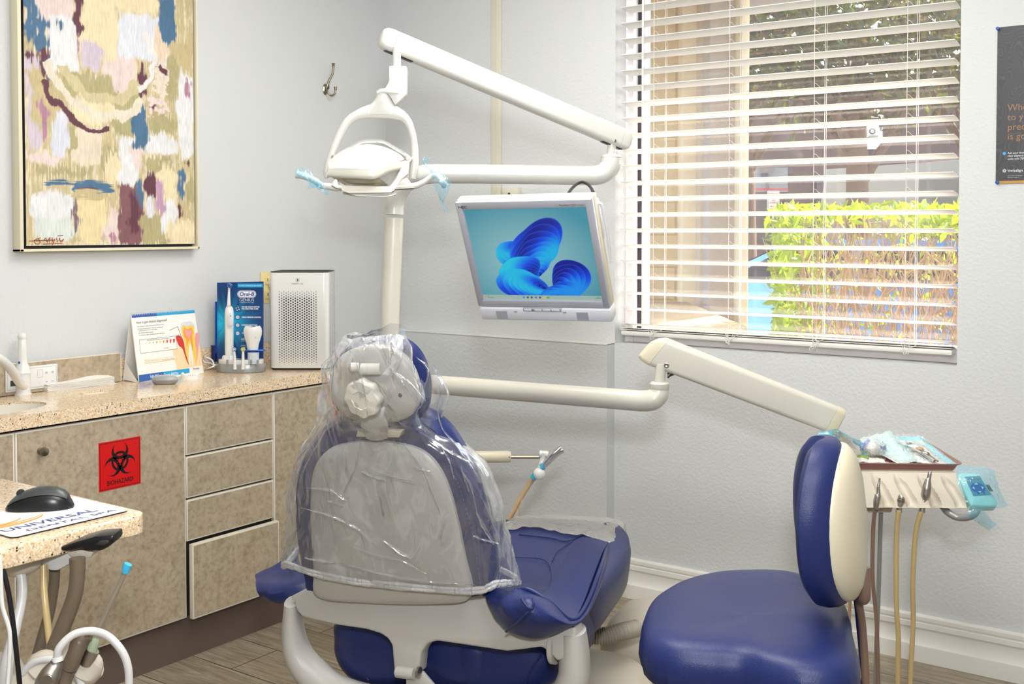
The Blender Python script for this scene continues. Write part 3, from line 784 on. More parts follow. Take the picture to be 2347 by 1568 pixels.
for r, z in [(.985, CZ1-.006), (.96, CZ1-.03), (.9, CZ1-.038)]:
    rings.append([V((CH[0]+CH[2]*r*math.cos(q*math.pi/24), CH[1]+CH[3]*r*math.sin(q*math.pi/24), z)) for q in range(48)])
cb.loft(rings, 'porcelain', cap=False); cb.poly(rings[-1], 'porcelain')
tag(cb.build('waste_chute', recalc=False), 'small round white lined hole in the countertop in front of the paper towels', 'waste chute')

# ------------------------------------------------------------------ cabinets under it
DX = -3.004; TH = .018
def door(mb, y0, y1, z0, z1, x=DX, kt='laminate'):
    mb.bx(x-TH, x-.0005, y0, y1, z0, z1, 'edge', .0015)
    mb.bx(x-.002, x+.0006, y0+.0052, y1-.0052, z0+.0052, z1-.0052, kt)
def carcass(parent, y0, y1):
    MB().bx(XL+.01, DX-TH-.001, y0, y1, .146, CZ0-.012, 'gap').build('carcass', parent, smooth=False)
    MB().bx(XL+.01, -3.038, y0, y1, 0, .146, 'toekick').build('toe_kick', parent, smooth=False)
cabs = [(1.05, 1.757, 'tan laminate sink cabinet partly cut off at the left edge'), (1.757, 2.352, 'tan laminate cabinet door with a round knob and the biohazard sign'), (2.352, 2.738, 'tan laminate stack of four drawers'), (2.738, 3.28, 'tan laminate corner cabinet beside the drawers, behind the patient chair')]
t = thing('base_cabinet', cabs[0][2], 'cabinet', (-3.2, 1.4, 0)); carcass(t, *cabs[0][:2])
m_ = MB(); door(m_, 1.06, 1.7575, .150, .851); m_.build('door', t)
t = thing('base_cabinet', cabs[1][2], 'cabinet', (-3.2, 2.05, 0)); carcass(t, *cabs[1][:2])
m_ = MB(); door(m_, 1.7605, 2.352, .150, .851); dr = m_.build('door', t)
kb = V((DX, 1.8365, .7865))
MB().lathe([(.008, 0), (.011, .0015), (.011, .004), (.006, .006), (.006, .013), (.0125, .017), (.0135, .021), (.0125, .026), (.006, .028), (0, .0282)], kb, 'nickel', X, 24).build('knob', dr)
t = thing('drawer_cabinet', cabs[2][2], 'cabinet', (-3.2, 2.55, 0)); carcass(t, *cabs[2][:2])
for z0_, z1_, dx in [(.688, .851, 0), (.545, .682, 0), (.402, .538, 0), (.148, .396, .028)]:
    m_ = MB(); door(m_, 2.355, 2.7335, z0_, z1_, DX+dx)
    if dx: m_.bx(DX-.12, DX+dx-TH, 2.375, 2.71, z0_+.02, z1_-.03, 'gap')
    m_.build('drawer', t)
t = thing('base_cabinet', cabs[3][2], 'cabinet', (-3.2, 3.0, 0)); carcass(t, *cabs[3][:2])
m_ = MB(); door(m_, 2.7365, 3.272, .148, .851); m_.build('door', t)
# ------------------------------------------------------------------ biohazard sign
sg = thing('biohazard_sign', 'square red biohazard sign stuck on the cabinet door', 'sign', (DX, 2.103, .629))
sx_ = DX+.0012
y0_, y1_, z0_, z1_ = 2.028, 2.178, .628, .779
MB().bx(DX+.0004, sx_, y0_, y1_, z0_, z1_, 'biored', .0005).build('sign_plate', sg, smooth=False)
q = MB(); xq = sx_+.0003
def P2(a, b_): return V((xq, (y0_+y1_)/2+a*.15, (z0_+z1_)/2+b_*.15))
for (a0, b0_, a1, b1_) in [(-.47, .465, .47, .475), (-.47, -.475, .47, -.465), (-.475, -.47, -.465, .47), (.465, -.47, .475, .47)]:
    q.poly([P2(a0, b0_), P2(a1, b0_), P2(a1, b1_), P2(a0, b1_)], 'signblack')
q.text('BIOHAZARD', P2(0, -.40), Y, Z, .0145, 'signblack', width=.094, align='CENTER', bold=.012)
def sector(c, r0, r1, a0, a1, n=24):
    pts = [(c[0]+r1*math.cos(a0+(a1-a0)*k/n), c[1]+r1*math.sin(a0+(a1-a0)*k/n)) for k in range(n+1)]
    pts2 = [(c[0]+r0*math.cos(a0+(a1-a0)*k/n), c[1]+r0*math.sin(a0+(a1-a0)*k/n)) for k in range(n+1)]
    vs = [P2(*p) for p in pts]+[P2(*p) for p in pts2]
    q.raw(vs, [(k, k+1, n+1+k+1, n+1+k) for k in range(n)], 'signblack')
oc = (0, .065)
for k in range(3):
    a = math.pi/2+k*2*math.pi/3
    # crescent horns : outer circle minus inner offset circle
    c0 = (oc[0]+.195*math.cos(a), oc[1]+.195*math.sin(a)); R0 = .198; c1 = (oc[0]+.25*math.cos(a), oc[1]+.25*math.sin(a)); R1 = .15
    n = 40; vo, vi = [], []
    for j in range(n+1):
        th = a+math.radians(26)+math.radians(308)*j/n
        vo.append((c0[0]+R0*math.cos(th), c0[1]+R0*math.sin(th)))
        vi.append((c1[0]+R1*math.cos(a+math.radians(14)+math.radians(332)*j/n), c1[1]+R1*math.sin(a+math.radians(14)+math.radians(332)*j/n)))
    q.raw([P2(*p) for p in vo]+[P2(*p) for p in vi], [(j, j+1, n+1+j+1, n+1+j) for j in range(n)], 'signblack')
    am = a+math.pi/3*0
    sector(oc, .155, .205, a-math.radians(36)+0, a+math.radians(36))
rc = P2(*oc)
q.lathe([(.0065, 0), (.0065, .0003), (0, .0004)], rc, 'biored', X, 20)
for k in range(3):
    a = math.pi/2+math.pi/3+k*2*math.pi/3; d = V((0, math.cos(a), math.sin(a)))
    s0 = rc+X*.0002+d*.004; s1 = rc+X*.0002+d*.015; n_ = V((0, -d.z, d.y))*.0016
    q.poly([s0-n_, s0+n_, s1+n_*.6, s1-n_*.6], 'biored')
q.build('print', sg, smooth=False, recalc=False)

# ------------------------------------------------------------------ raised laminate splash panel and control panel
lp = MB().bx(XL+.021, XL+.034, 1.2, 2.372, .902, 1.0, 'laminate').bx(XL+.021, XL+.0345, 1.2, 2.372, .9995, 1.002, 'edge').bx(XL+.021, XL+.0345, 2.371, 2.3735, .902, 1.002, 'edge')
tag(lp.build('splash_panel', smooth=False), 'tan laminate splashback panel behind the faucet', 'splashback')
CPX = XL+.0345
cpn = thing('control_panel', 'white membrane control panel on the splashback behind the faucet', 'control panel', (CPX, 2.1, .91))
def CPp(px, py): return Q(px, py, x=CPX+.004)
a0, a1 = CPp(9, 893), CPp(132, 828)
pz0, pz1 = .912, .988; pyy0, pyy1 = a0.y+.006, a1.y
MB().bx(CPX, CPX+.004, pyy0, pyy1, pz0, pz1, 'white', .0025).build('panel_plate', cpn)
m_ = MB(); xx = CPX+.0043
def ring_rect(m, y0, y1, z0, z1, w_, k):
    for (a, b_, c, d) in [(y0, y1, z0, z0+w_), (y0, y1, z1-w_, z1), (y0, y0+w_, z0, z1), (y1-w_, y1, z0, z1)]:
        m.poly([V((xx, a, c)), V((xx, b_, c)), V((xx, b_, d)), V((xx, a, d))], k)
ring_rect(m_, pyy0+.005, pyy1-.005, pz0+.006, pz1-.006, .0008, 'printgrey')
L = pyy1-pyy0
m_.bx(xx-.0005, xx+.0003, pyy0+.016, pyy0+.05, pz0+.018, pz0+.036, 'charcoal')
ring_rect(m_, pyy0+L*.60, pyy0+L*.70, pz0+.036, pz1-.014, .0008, 'printgrey')
for a in (.80, .92):
    for z in (pz0+.02, pz0+.05):
        c = V((xx-.0003, pyy0+L*a-.004, z)); m_.lathe([(.0055, 0), (.0058, .0006), (.005, .0008), (0, .0009)], c, 'lightsilver', X, 16)
        m_.bx(xx, xx+.0006, c.y-.003, c.y+.003, z-.001, z+.001, 'printgrey')
m_.lathe([(.0055, 0), (.0058, .0006), (.005, .0008), (0, .0009)], V((xx-.0003, pyy0+L*.65, pz0+.02)), 'lightsilver', X, 16)
m_.build('panel_print', cpn, smooth=False)
# ================================================================== THINGS ON THE COUNTER
RT = V(_r); FW = V((-math.sin(YAW), math.cos(YAW), 0))     # camera right and forward in plan
# ------------------------------------------------------------------ faucet
fb = Q(52.6, 904.5, z=CZ1); fd_ = (fb-V((0, 0, CAMZ))).dot(V(_v)); ps = fd_/FPX
fa = thing('faucet', 'white single lever faucet behind the sink', 'faucet', fb)
MB().lathe([(.0262, 0), (.0262, .004), (.0235, .006), (.0235, .062), (.0242, .064), (.0242, .068), (.0265, .0685), (.0265, .072), (.0245, .074), (.0235, .082)], fb, 'white', Z, 32).build('faucet_body', fa)
m_ = MB(); a = fb+Z*.078
m_.loft([[a+Z*h+RT*(r*math.cos(q*math.pi/12)+ox)+FW*r*.9*math.sin(q*math.pi/12) for q in range(24)] for h, r, ox in [(0, .0235, 0), (.012, .0225, 0), (.022, .0165, 0), (.034, .0152, 0), (.06, .0142, 0), (.1, .0132, 0), (.106, .010, 0), (.107, .004, 0)]], 'white')
m_.ball(fb+Z*.187+RT*.0005, .0145, 'white')
c = a+Z*.027-FW*.0175-RT*.003
m_.lathe([(.0042, 0), (.0042, .001), (0, .0012)], c, 'printblue', (-FW+RT*-.1), 16, sy=.8)
m_.build('lever', fa)
MB().tube([Q(56, 886, fd_-.012), Q(44, 876, fd_-.05), Q(28, 850, fd_-.11), Q(4, 826, fd_-.17), Q(-28, 814, fd_-.22), Q(-58, 822, fd_-.26), Q(-66, 840, fd_-.27)], [.013, .014, .0145, .0145, .014, .0135, .013], 'white', 18, 6).build('spout', fa)
# ------------------------------------------------------------------ paper towels
A, B_ = Q(109, 899, z=CZ1), Q(262, 880, z=CZ1)
ex = (B_-A); ln = ex.length; ex.normalize(); ey = V((-ex.y, ex.x, 0))
if ey.x > 0: ey = -ey
for k in range(8):
    z = CZ1+.0005+k*.0034; lift = max(0, k-2)*.0050; off = (.004, 0, .002, -.001, .003, 0, .002, .001)[k]; m_ = MB(); rows = []
    Wd = .088
    for j in range(5):
        s = j/4; row = []
        for i in range(7):
            u = i/6; bulge = lift*s*math.exp(-((u-.72)/.28)**2)*1.1+lift*.08*s
            row.append(A+ex*(ln*(.0+1.0*u)+off+ (.008 if k == 0 else 0)*u - s*.012)+ey*(Wd*s-.002*off/.004*0)+Z*(z-CZ1+bulge+.0004*math.sin(u*9+k)))
        rows.append(row)
    m_.patch(rows, 'papertowel', 3, 2, th=.0023)
    o = m_.build('paper_towel')
    if k == 7: tag(o, 'topmost folded white paper towel bulging up on the stack by the faucet', 'paper towel', 'stack of folded paper towels')
    elif k == 0: tag(o, 'bottom folded white paper towel sticking out under the stack', 'paper towel', 'stack of folded paper towels')
    else: tag(o, ['', 'second folded white paper towel from the bottom of the stack', 'third folded white paper towel from the bottom of the stack', 'fourth folded white paper towel from the bottom of the stack', 'fourth folded white paper towel from the top of the stack', 'third folded white paper towel from the top of the stack', 'second folded white paper towel from the top of the stack'][k], 'paper towel', 'stack of folded paper towels')
# ------------------------------------------------------------------ flip chart
BL, BR = Q(319, 877, z=CZ1+.001), Q(467, 855, z=CZ1+.001)
TL, TR = Q(300, 722, x=BL.x-.045), Q(442, 713, x=BR.x-.045)
TR = TL+(BR-BL).normalized()*((TR-TL).length*.5+(BR-BL).length*.5)
BLz = BL
fc = thing('flip_chart', 'spiral bound desk flip chart about gum disease standing on the counter', 'flip chart', (BL+BR)/2)
un = (BR-BL).cross(TL-BL).normalized()
if un.x < 0: un = -un
def pg(u, v_): return BL+(BR-BL)*u+((TL+(TR-TL)*u)-(BL+(BR-BL)*u))*v_
def PGp(zx, zy):     # measured in the enlarged crop of the page
    # corners in crop: TL(935,395) TR(1385,350) BR(1460,800) BL(1005,870)
    import itertools
    u, v_ = .5, .5
    for _ in range(12):
        x0 = 1005+(1460-1005)*u; x1 = 935+(1385-935)*u; y0 = 870-(70)*u; y1 = 395-45*u
        fx = x0+(x1-x0)*v_-zx; fy = y0+(y1-y0)*v_-zy
        dxu = 455+(450-455)*v_; dyu = -70+(25)*v_; dxv = x1-x0; dyv = y1-y0
        det = dxu*dyv-dyu*dxv; u -= (fx*dyv-fy*dxv)/det; v_ -= (dxu*fy-dyu*fx)/det
    return pg(u, v_)
m_ = MB(); m_.prism([pg(0, 0), pg(1, 0), pg(1, 1), pg(0, 1)], -un*.004, 'paper'); m_.build('pages', fc, smooth=False)
ed = (BR-BL).normalized(); up = (TL-BL).normalized()
bk0, bk1 = Q(281, 873, z=CZ1+.001), None
bk0.x = max(bk0.x, XL+.024); bk1 = bk0+ed*(BR-BL).length
m_ = MB(); m_.prism([bk0, bk1, TR-un*.005, TL-un*.005], un*.002, 'paper')
mid0 = (BL*.55+bk0*.45); m_.prism([BL-un*.005, bk0+(TL-bk0)*.02, bk0+(TL-bk0)*.28+un*.002], ed*.0008, 'paper')
m_.build('easel_back', fc, smooth=False)
m_ = MB(); n = 38
for k in range(n):
    u = (k+.5)/n; c = TL+(TR-TL)*u+up*.001
    pts = [c+un*(.006*math.cos(t))-un*.003+up*(.0055*math.sin(t)) for t in np.linspace(0, 2*math.pi, 9)]
    m_.tube(pts, .0008, 'white', 5, 1, cap=False)
m_.build('spiral_binding', fc)
q = MB()
def area(pts, k, lift=.0004, sub=1):
    P_ = [PGp(*p)+un*lift for p in pts]
    if sub > 1: P_ = catclosed(P_, sub)
    q.poly(P_, k)
area([(938, 393), (1385, 350), (1389, 374), (942, 416)], 'printcyan'); area([(938, 393), (1110, 377), (1112, 400), (942, 416)], 'printblue', .0006)
area([(1000, 818), (1352, 768), (1355, 800), (1004, 869)], 'printcyan'); area([(1000, 818), (1160, 795), (1200, 832), (1007, 868)], 'printblue', .0006)
area([(1230, 640), (1420, 560), (1450, 745), (1262, 779)], 'printpeach', .0004, 1)
def txt(body, zx, zy, h, k, w=None, bold=0):
    q.text(body, PGp(zx, zy), PGp(zx+100, zy-11)-PGp(zx, zy), up, h, k, width=w, bold=bold, lift=.0007)
S1 = .3/455
txt('How is gum disease diagnosed?', 972, 458, .0095, 'printdark', 212*S1)
txt('Gum disease is diagnosed in the following 3 ways:', 978, 482, .0045, 'printblue', 185*S1)
for i, l_ in enumerate(['1. By using a periodontal probe or tiny ruler to measure the', 'depth of pockets between your teeth and gums', '2. By reviewing X-rays for damage', '3. By checking for signs of bleeding gums and/or inflammation']):
    txt(l_, (980, 992, 985, 990)[i], (499, 510, 528, 543)[i], .0042, 'printdark', (175, 125, 105, 178)[i]*S1)
def outline(pts, w_, k):
    P_ = [PGp(*p) for p in pts]
    for i in range(len(P_)): q.tube([P_[i]+un*.0005, P_[(i+1) % len(P_)]+un*.0005], w_, k, 4)
outline([(996, 572), (1250, 540), (1262, 632), (1008, 666)], .0006, 'printgrey')
txt('PERIODONTAL POCKET DEPTH CHART', 1048, 578, .004, 'printdark', 150*S1)
cols_ = ['printgreen', 'printgreen', 'printgreen', 'printgreen', 'printgreen', 'printyellow', 'printorange', 'printred', 'printred', 'printred']
for i in range(10):
    x = 1018+i*24.3; y = 596-i*2.6; s = 1+i*1.05
    area([(x-3-s*.4, y-s), (x+3+s*.4, y-s-.8), (x+1+s*.3, y+s*1.3), (x, y+s*1.8), (x-1-s*.3, y+s*1.3)], cols_[i], .0008)
txt('ACT NOW', 1166, 634, .005, 'printred', 34*S1)
area([(1036, 712), (1254, 684), (1257, 707), (1040, 738)], 'printyellow', .0005); area([(1040, 714), (1252, 687), (1253, 702), (1043, 733)], 'paper', .0007)
txt('Pockets 4 mm or more mean you may have an infection', 1045, 724, .005, 'printdark', 200*S1)
txt('Arestin', 1380, 778, .007, 'printdark', 46*S1, .01)
txt('Fight BACteria. Choose ARESTIN', 1078, 838, .011, 'printtext', 195*S1, .01)
# tooth cross section
area([(1285, 480), (1292, 455), (1330, 448), (1362, 450), (1382, 475), (1388, 540), (1398, 620), (1408, 680), (1400, 748), (1385, 690), (1360, 600), (1350, 690), (1352, 752), (1330, 680), (1312, 580), (1295, 530)], 'printyellow', .0009, 3)
area([(1283, 478), (1290, 447), (1325, 437), (1365, 438), (1384, 462), (1388, 490), (1370, 462), (1330, 470), (1300, 462), (1288, 500)], 'lightsilver', .0012, 3)
area([(1302, 500), (1312, 482), (1338, 492), (1360, 478), (1372, 500), (1370, 550), (1378, 620), (1372, 640), (1352, 560), (1330, 620), (1325, 570), (1308, 540)], 'printorange', .0012, 3)
area([(1312, 498), (1322, 490), (1340, 505), (1358, 492), (1364, 515), (1352, 540), (1350, 560), (1335, 545), (1318, 525)], 'printpink', .0015, 3)
area([(1345, 640), (1355, 590), (1368, 640), (1380, 740), (1372, 750), (1360, 660), (1356, 750), (1348, 750)], 'paper', .0014, 2)
area([(1250, 545), (1270, 535), (1295, 552), (1310, 590), (1318, 640), (1335, 700), (1350, 750), (1325, 700), (1308, 650), (1295, 625), (1272, 608), (1260, 580)], 'printred', .0010, 3)
area([(1392, 530), (1405, 512), (1420, 520), (1422, 560), (1415, 640), (1405, 720), (1402, 640), (1392, 590)], 'printpink', .0010, 3)
q.tube([PGp(1205, 500)+un*.001, PGp(1262, 473)+un*.001, PGp(1290, 545)+un*.001], .0008, 'printgrey', 5)
q.build('page_print', fc, smooth=False, recalc=False)
# ------------------------------------------------------------------ grey case and teeth model
c = Q(378, 880, z=CZ1); s = .045
rc_ = thing('retainer_case', 'small grey oval plastic case with a clear ribbed lid on the counter', 'case', c)
MB().lathe([(.036, .001), (.042, .005), (.0445, .011), (.0455, .014)], c, 'graytower', Z, 32, RT, 1, .62).build('case_base', rc_)
MT['caselid'] = film('clear grey lid plastic', (.85, .88, .88, 1), .45, .08, .3, 60, (.55, .58, .56, 1))
m_ = MB().lathe([(.0455, .0145), (.0445, .019), (.039, .025), (.026, .029), (.01, .0305), (0, .0306)], c, 'caselid', Z, 32, RT, 1, .62)
for k in range(12): m_.tube([c+RT*(-.035+k*.0035)-FW*.016+Z*.026, c+RT*(-.035+k*.0035)-FW*.021+Z*.021, c+RT*(-.035+k*.0035)-FW*.024+Z*.016], .0008, 'graytower', 5, 2)
m_.build('case_lid', rc_)
c = Q(435, 869, z=CZ1)
tm = MB(); arch = []
for k in range(49):
    t = -math.pi*.95+math.pi*1.9*k/48; pass
def archp(t, r): return c+RT*(r*1.0*math.sin(t))+FW*(-r*.95*math.cos(t)+.006)
for k in range(41):
    t = -1.9+3.8*k/40; arch.append(t)
for (r0, r1, z0_, z1_) in [(.018, .033, .0, .013)]:
    rings = []
    for t in arch:
        rings.append([archp(t, r0)+Z*z0_, archp(t, r1+.001*math.cos(t*18))+Z*z0_, archp(t, r1)+Z*z1_, archp(t, r0)+Z*z1_])
    tm.loft(rings, 'paper')
for k in range(14):
    t = -1.75+3.5*k/13; w_ = .0035 if 3 < k < 10 else .0046
    tm.ball(archp(t, .0285)+Z*.003, w_, 'paper', (1, 1, 1.5), 10)
    tm.ball(archp(t, .0275)+Z*.0165, w_*.95, 'paper', (1, 1, 1.5), 10)
tag(tm.build('teeth_model'), 'small white plaster teeth model beside the grey case', 'teeth model')
# ------------------------------------------------------------------ toothbrush display
D0 = 4.06
ds = thing('toothbrush_display', 'navy toothbrush advertising board on a grey and white oval base', 'display', Q(552, 852, z=CZ1))
zb = CZ1
bc = Q(553, 852, z=CZ1); BD = (bc-V((0, 0, CAMZ))).dot(V(_v))
def oval(rx, ry, z, n=48, c=bc): return [c+RT*rx*math.cos(2*math.pi*k/n)+FW*ry*math.sin(2*math.pi*k/n)+Z*z for k in range(n)]
m_ = MB().loft([oval(.088, .050, .0008), oval(.090, .052, .003), oval(.092, .053, .030), oval(.0905, .0515, .0325)], 'graytower')
for px in (521, 575.5, 591):
    p = Q(px, 842, BD-.05); m_.tube([V((p.x, p.y, zb+.028)), V((p.x, p.y, zb+.05))], .0038, 'graytower', 10)
m_.build('base_tray', ds)
m_ = MB().loft([oval(.083, .044, .030), oval(.084, .045, .032), oval(.084, .045, .046), oval(.082, .043, .048)], 'white')
m_.build('white_deck', ds)
bd = BD+.015
TLb, TRb, BLb, BRb = Q(497.5, 648, bd), Q(603, 645.5, bd), Q(498.5, 836, bd), Q(602.5, 834, bd)
m_ = MB()
bx_ = (TRb-TLb).normalized(); bz_ = (TLb-BLb).normalized(); bn = -FW
m_.prism([BLb, BRb, TRb, TLb], FW*.012, 'printnavy', .001); 
nb = len(m_.v); nx, ny = 90, 150
uu, vv = gridpatch(m_, BLb-FW*.0006, BRb-BLb, TLb-BLb, nx, ny, 'printed')
gx, gy = .22, .5; dx = (uu-gx)*.57; dy = vv-gy; rr = np.hypot(dx, dy); an = np.arctan2(dy, dx)
glow = np.exp(-(rr/.16)**2)*.9+np.exp(-(rr/.3)**2)*.5*vnoise(an*14+50, rr*3+7, 5)
glow = np.clip(glow, 0, 1)
ca = rgblin((10, 52, 110))[None]*(1-glow[:, None])+rgblin((30, 190, 235))[None]*glow[:, None]
cols_a = np.ones((len(m_.v), 4)); cols_a[nb:, :3] = ca
m_.build('board', ds, smooth=False, cols=cols_a, recalc=False)
q = MB()
def BP(zx, zy, l=.0012): return Q(440+zx/5.228, 600+zy/5.228, bd)-FW*l
def bt_(body, zx, zy, h, k, w=None, bold=0, align='LEFT', shear=0): q.text(body, BP(zx, zy), RT, Z, h*BD/FPX/5.228, k, None if w is None else w*BD/FPX/5.228, align, bold, shear, .0004)
q.poly([BP(548, 307), BP(850, 307), BP(850, 262), BP(548, 262)], 'printcyan'); bt_('At home oral care just got smarter', 563, 292, 16, 'printtext', 275)
def pill(cx, cy, hw, hh, k, l):
    pts = []
    for s_, a0 in ((1, -90), (-1, 90)):
        for t in range(13):
            a = math.radians(a0+t*15); pts.append(BP(cx+s_*(hw-hh)+hh*math.cos(a), cy-hh*math.sin(a), l))
    q.poly(pts, k)
pill(657, 388, 113, 43, 'printtext', .0014); pill(657, 388, 108, 38, 'printnavy', .0016); pill(657, 388, 102, 33, 'printtext', .0018)
q.text('Oral-B', BP(657, 408, .002), RT, Z, 44*BD/FPX/5.228, 'printnavy', 176*BD/FPX/5.228, 'CENTER', .03, .12, .0003)
bt_('GENIUS', 567, 474, 36, 'frosted', 176); bt_('PROFESSIONAL EXCLUSIVE', 569, 493, 8, 'frosted', 174)
for cy, kk in ((562, 38), (665, 29), (760, 29), (857, 29)):
    pill(548, cy, kk+4, kk+4, 'printcyan', .0013); pill(548, cy, kk+2, kk+2, 'printnavy', .0015); pill(548, cy, kk-6, kk-6, 'frosted' if cy > 600 else 'printblue', .0017)
for k in range(12):
    a = k*math.pi/6; pill(548+20*math.cos(a), 562+20*math.sin(a), 6, 6, ('printgreen', 'printtext', 'printdark')[k % 3], .0019)
bt_('ROUND CLEANS BETTER', 597, 549, 16, 'printtext', 215, .03); bt_('FOR HEALTHIER GUMS', 597, 572, 16, 'printtext', 198, .03)
bt_('TRIPLE PRESSURE CONTROL', 597, 672, 16, 'printtext', 236, .03); bt_('POSITION DETECTION', 597, 767, 16, 'printtext', 185, .03)
bt_('24', 597, 862, 16, 'printtext', 22, .03)
bt_('ADA', 592, 938, 26, 'printtext', 60, .02); bt_('Accepted', 592, 952, 9, 'printtext', 50); bt_('Oral-B Genius', 585, 1008, 13, 'printtext', 110); bt_('Rechargeable Toothbrush', 585, 1026, 12, 'printtext', 200)
bt_('ORAL-B', 540, 1165, 9, 'printtext', 50)
q.build('board_print', ds, smooth=False, recalc=False)
# toothbrush on its charger
td = BD-.018
tb = thing('electric_toothbrush', 'white electric toothbrush standing upright in front of the navy board', 'toothbrush', Q(524, 838, td))
def K(zx, zy, d=td): return Q(440+zx/5.228, 600+zy/5.228, d)
m_ = MB()
def vloft(m, prof, k, d=td, seg=20, fy=.9):
    s = d/FPX/5.228; rings = []
    for zx, zy, r in prof:
        c_ = K(zx, zy, d); rings.append([c_+RT*r*s*math.cos(2*math.pi*t/seg)+FW*r*s*fy*math.sin(2*math.pi*t/seg) for t in range(seg)])
    m.loft(rings, k)
vloft(m_, [(446, 1130, 50), (446, 1080, 52), (446, 900, 53), (446, 700, 54), (446, 600, 53), (446, 565, 48), (446, 548, 40), (446, 535, 30)], 'white'); m_.build('handle', tb)
m_ = MB(); s = td/FPX/5.228
for (a, b_, w_, h_) in [(462, 690, 33, 80)]:
    pts = [K(a+w_*math.cos(t), b_+(h_ if 0 else 1)*0-(h_-w_)*(1 if math.sin(t) > 0 else -1)-w_*math.sin(t), td-.0235) for t in np.linspace(0, 2*math.pi, 25)[:-1]]
    m_.prism(pts, FW*.004, 'lightsilver', .0006)
m_.lathe([(.0022, 0), (.0022, .001), (0, .0011)], K(462, 650, td-.0238), 'graytower', -FW, 14)
m_.lathe([(.001, 0), (.001, .001), (0, .0011)], K(462, 943, td-.0225), 'black', -FW, 8)
m_.build('button_panel', tb)
m_ = MB(); vloft(m_, [(444, 548, 36), (444, 536, 34), (444, 530, 30)], 'printpink'); vloft(m_, [(444, 524, 24), (444, 518, 22)], 'printorange'); m_.build('trim_ring', tb)
m_ = MB(); vloft(m_, [(442, 530, 23), (442, 460, 19), (443, 380, 15), (445, 320, 14), (448, 296, 18)], 'white')
m_.lathe([(.0085, -.005), (.009, -.001), (.009, .002), (.007, .004)], K(452, 287, td-.004), 'white', -FW, 20)
m_.lathe([(.0082, 0), (.008, .008), (.006, .0095), (0, .0096)], K(455, 286, td-.007), 'printblue', -FW, 20)
m_.build('brush_head', tb)
m_ = MB(); vloft(m_, [(445, 1212, 96), (445, 1205, 98), (445, 1140, 84), (445, 1122, 76), (445, 1118, 60)], 'white', fy=.6); m_.build('charger', tb)
for k, (zx, kk, lab) in enumerate([(503, 'printblue', 'white toothbrush head with blue and white bristles standing at the display base'), (612, 'printgreen', 'white toothbrush head with green and yellow bristles standing at the display base')]):
    t = thing('brush_head', lab, 'brush head', K(zx, 1285, BD-.055), 0, 'spare brush heads on the display'); dd = BD-.052; m_ = MB()
    zf = 12 if k == 0 else 0
    vloft(m_, [(zx+zf, 1290, 21), (zx+zf, 1235, 20), (zx+zf*.9, 1150, 17), (zx+zf*.4, 1095, 15), (zx, 1075, 17)], 'white', dd)
    m_.lathe([(.0075, -.004), (.0082, 0), (.0078, .003)], K(zx, 1050, dd), 'white', -FW, 18); m_.build('head_shaft', t)
    m_ = MB(); c_ = K(zx, 1048, dd-.003)
    for j in range(14):
        a = j*2*math.pi/14; rr = .0055 if j % 2 else .003
        m_.tube([c_+RT*rr*math.cos(a)+Z*rr*math.sin(a), c_+RT*rr*math.cos(a)+Z*rr*math.sin(a)-FW*.007], .0016, (kk if j % 2 else ('printtext' if k == 0 else 'printyellow')), 6)
    m_.build('bristles', t)
# blue disc stand with tooth model
s2 = thing('tooth_stand', 'frosted pillar stand with a blue acrylic disc at the display', 'stand', K(735, 1215, BD-.03))
m_ = MB(); pd_ = BD-.03; vloft(m_, [(735, 1222, 68), (735, 1150, 68), (735, 1082, 70)], 'frosted', pd_, 28); m_.build('pillar', s2)
s = pd_/FPX/5.228; c_ = K(735, 1060, pd_)
MB().lathe([(.001, 0), (145*s, .0006), (152*s, .003), (145*s, .0056), (.001, .005)], c_-Z*.003, 'acrylic', Z, 40, RT, 1, .42).build('disc', s2)
m_ = MB(); rings = []
for zy, rx, ry, fl in [(1062, 60, 48, 0), (1040, 64, 50, 0), (980, 72, 56, 0), (920, 92, 66, 0), (870, 104, 74, 0), (830, 107, 76, 0), (800, 100, 70, 4), (785, 84, 58, 12), (782, 50, 36, 10), (795, 10, 8, 0)]:
    cc = K(728, zy, pd_); rings.append([cc+RT*s*rx*math.cos(a)*(1+.05*math.cos(4*a))+FW*s*ry*math.sin(a)*(1+.05*math.cos(4*a))+Z*s*fl*abs(math.cos(a*1.0))*1.5 for a in np.linspace(0, 2*math.pi, 33)[:-1]])
m_.loft(rings, 'white')
def TP(zx, zy): return K(zx, zy, pd_-.0185)
m_.poly([TP(688, 920), TP(725, 920), TP(725, 880), TP(688, 884)], 'printdark')
for i, w_ in enumerate(('First', 'Oral Care', 'Dental')): m_.text(w_, TP(731, 892+i*13), RT, Z, 9*s, 'printdark', (28, 46, 36)[i]*s)
tag(m_.build('tooth_figure'), 'white model molar tooth standing on the blue acrylic disc', 'tooth model')
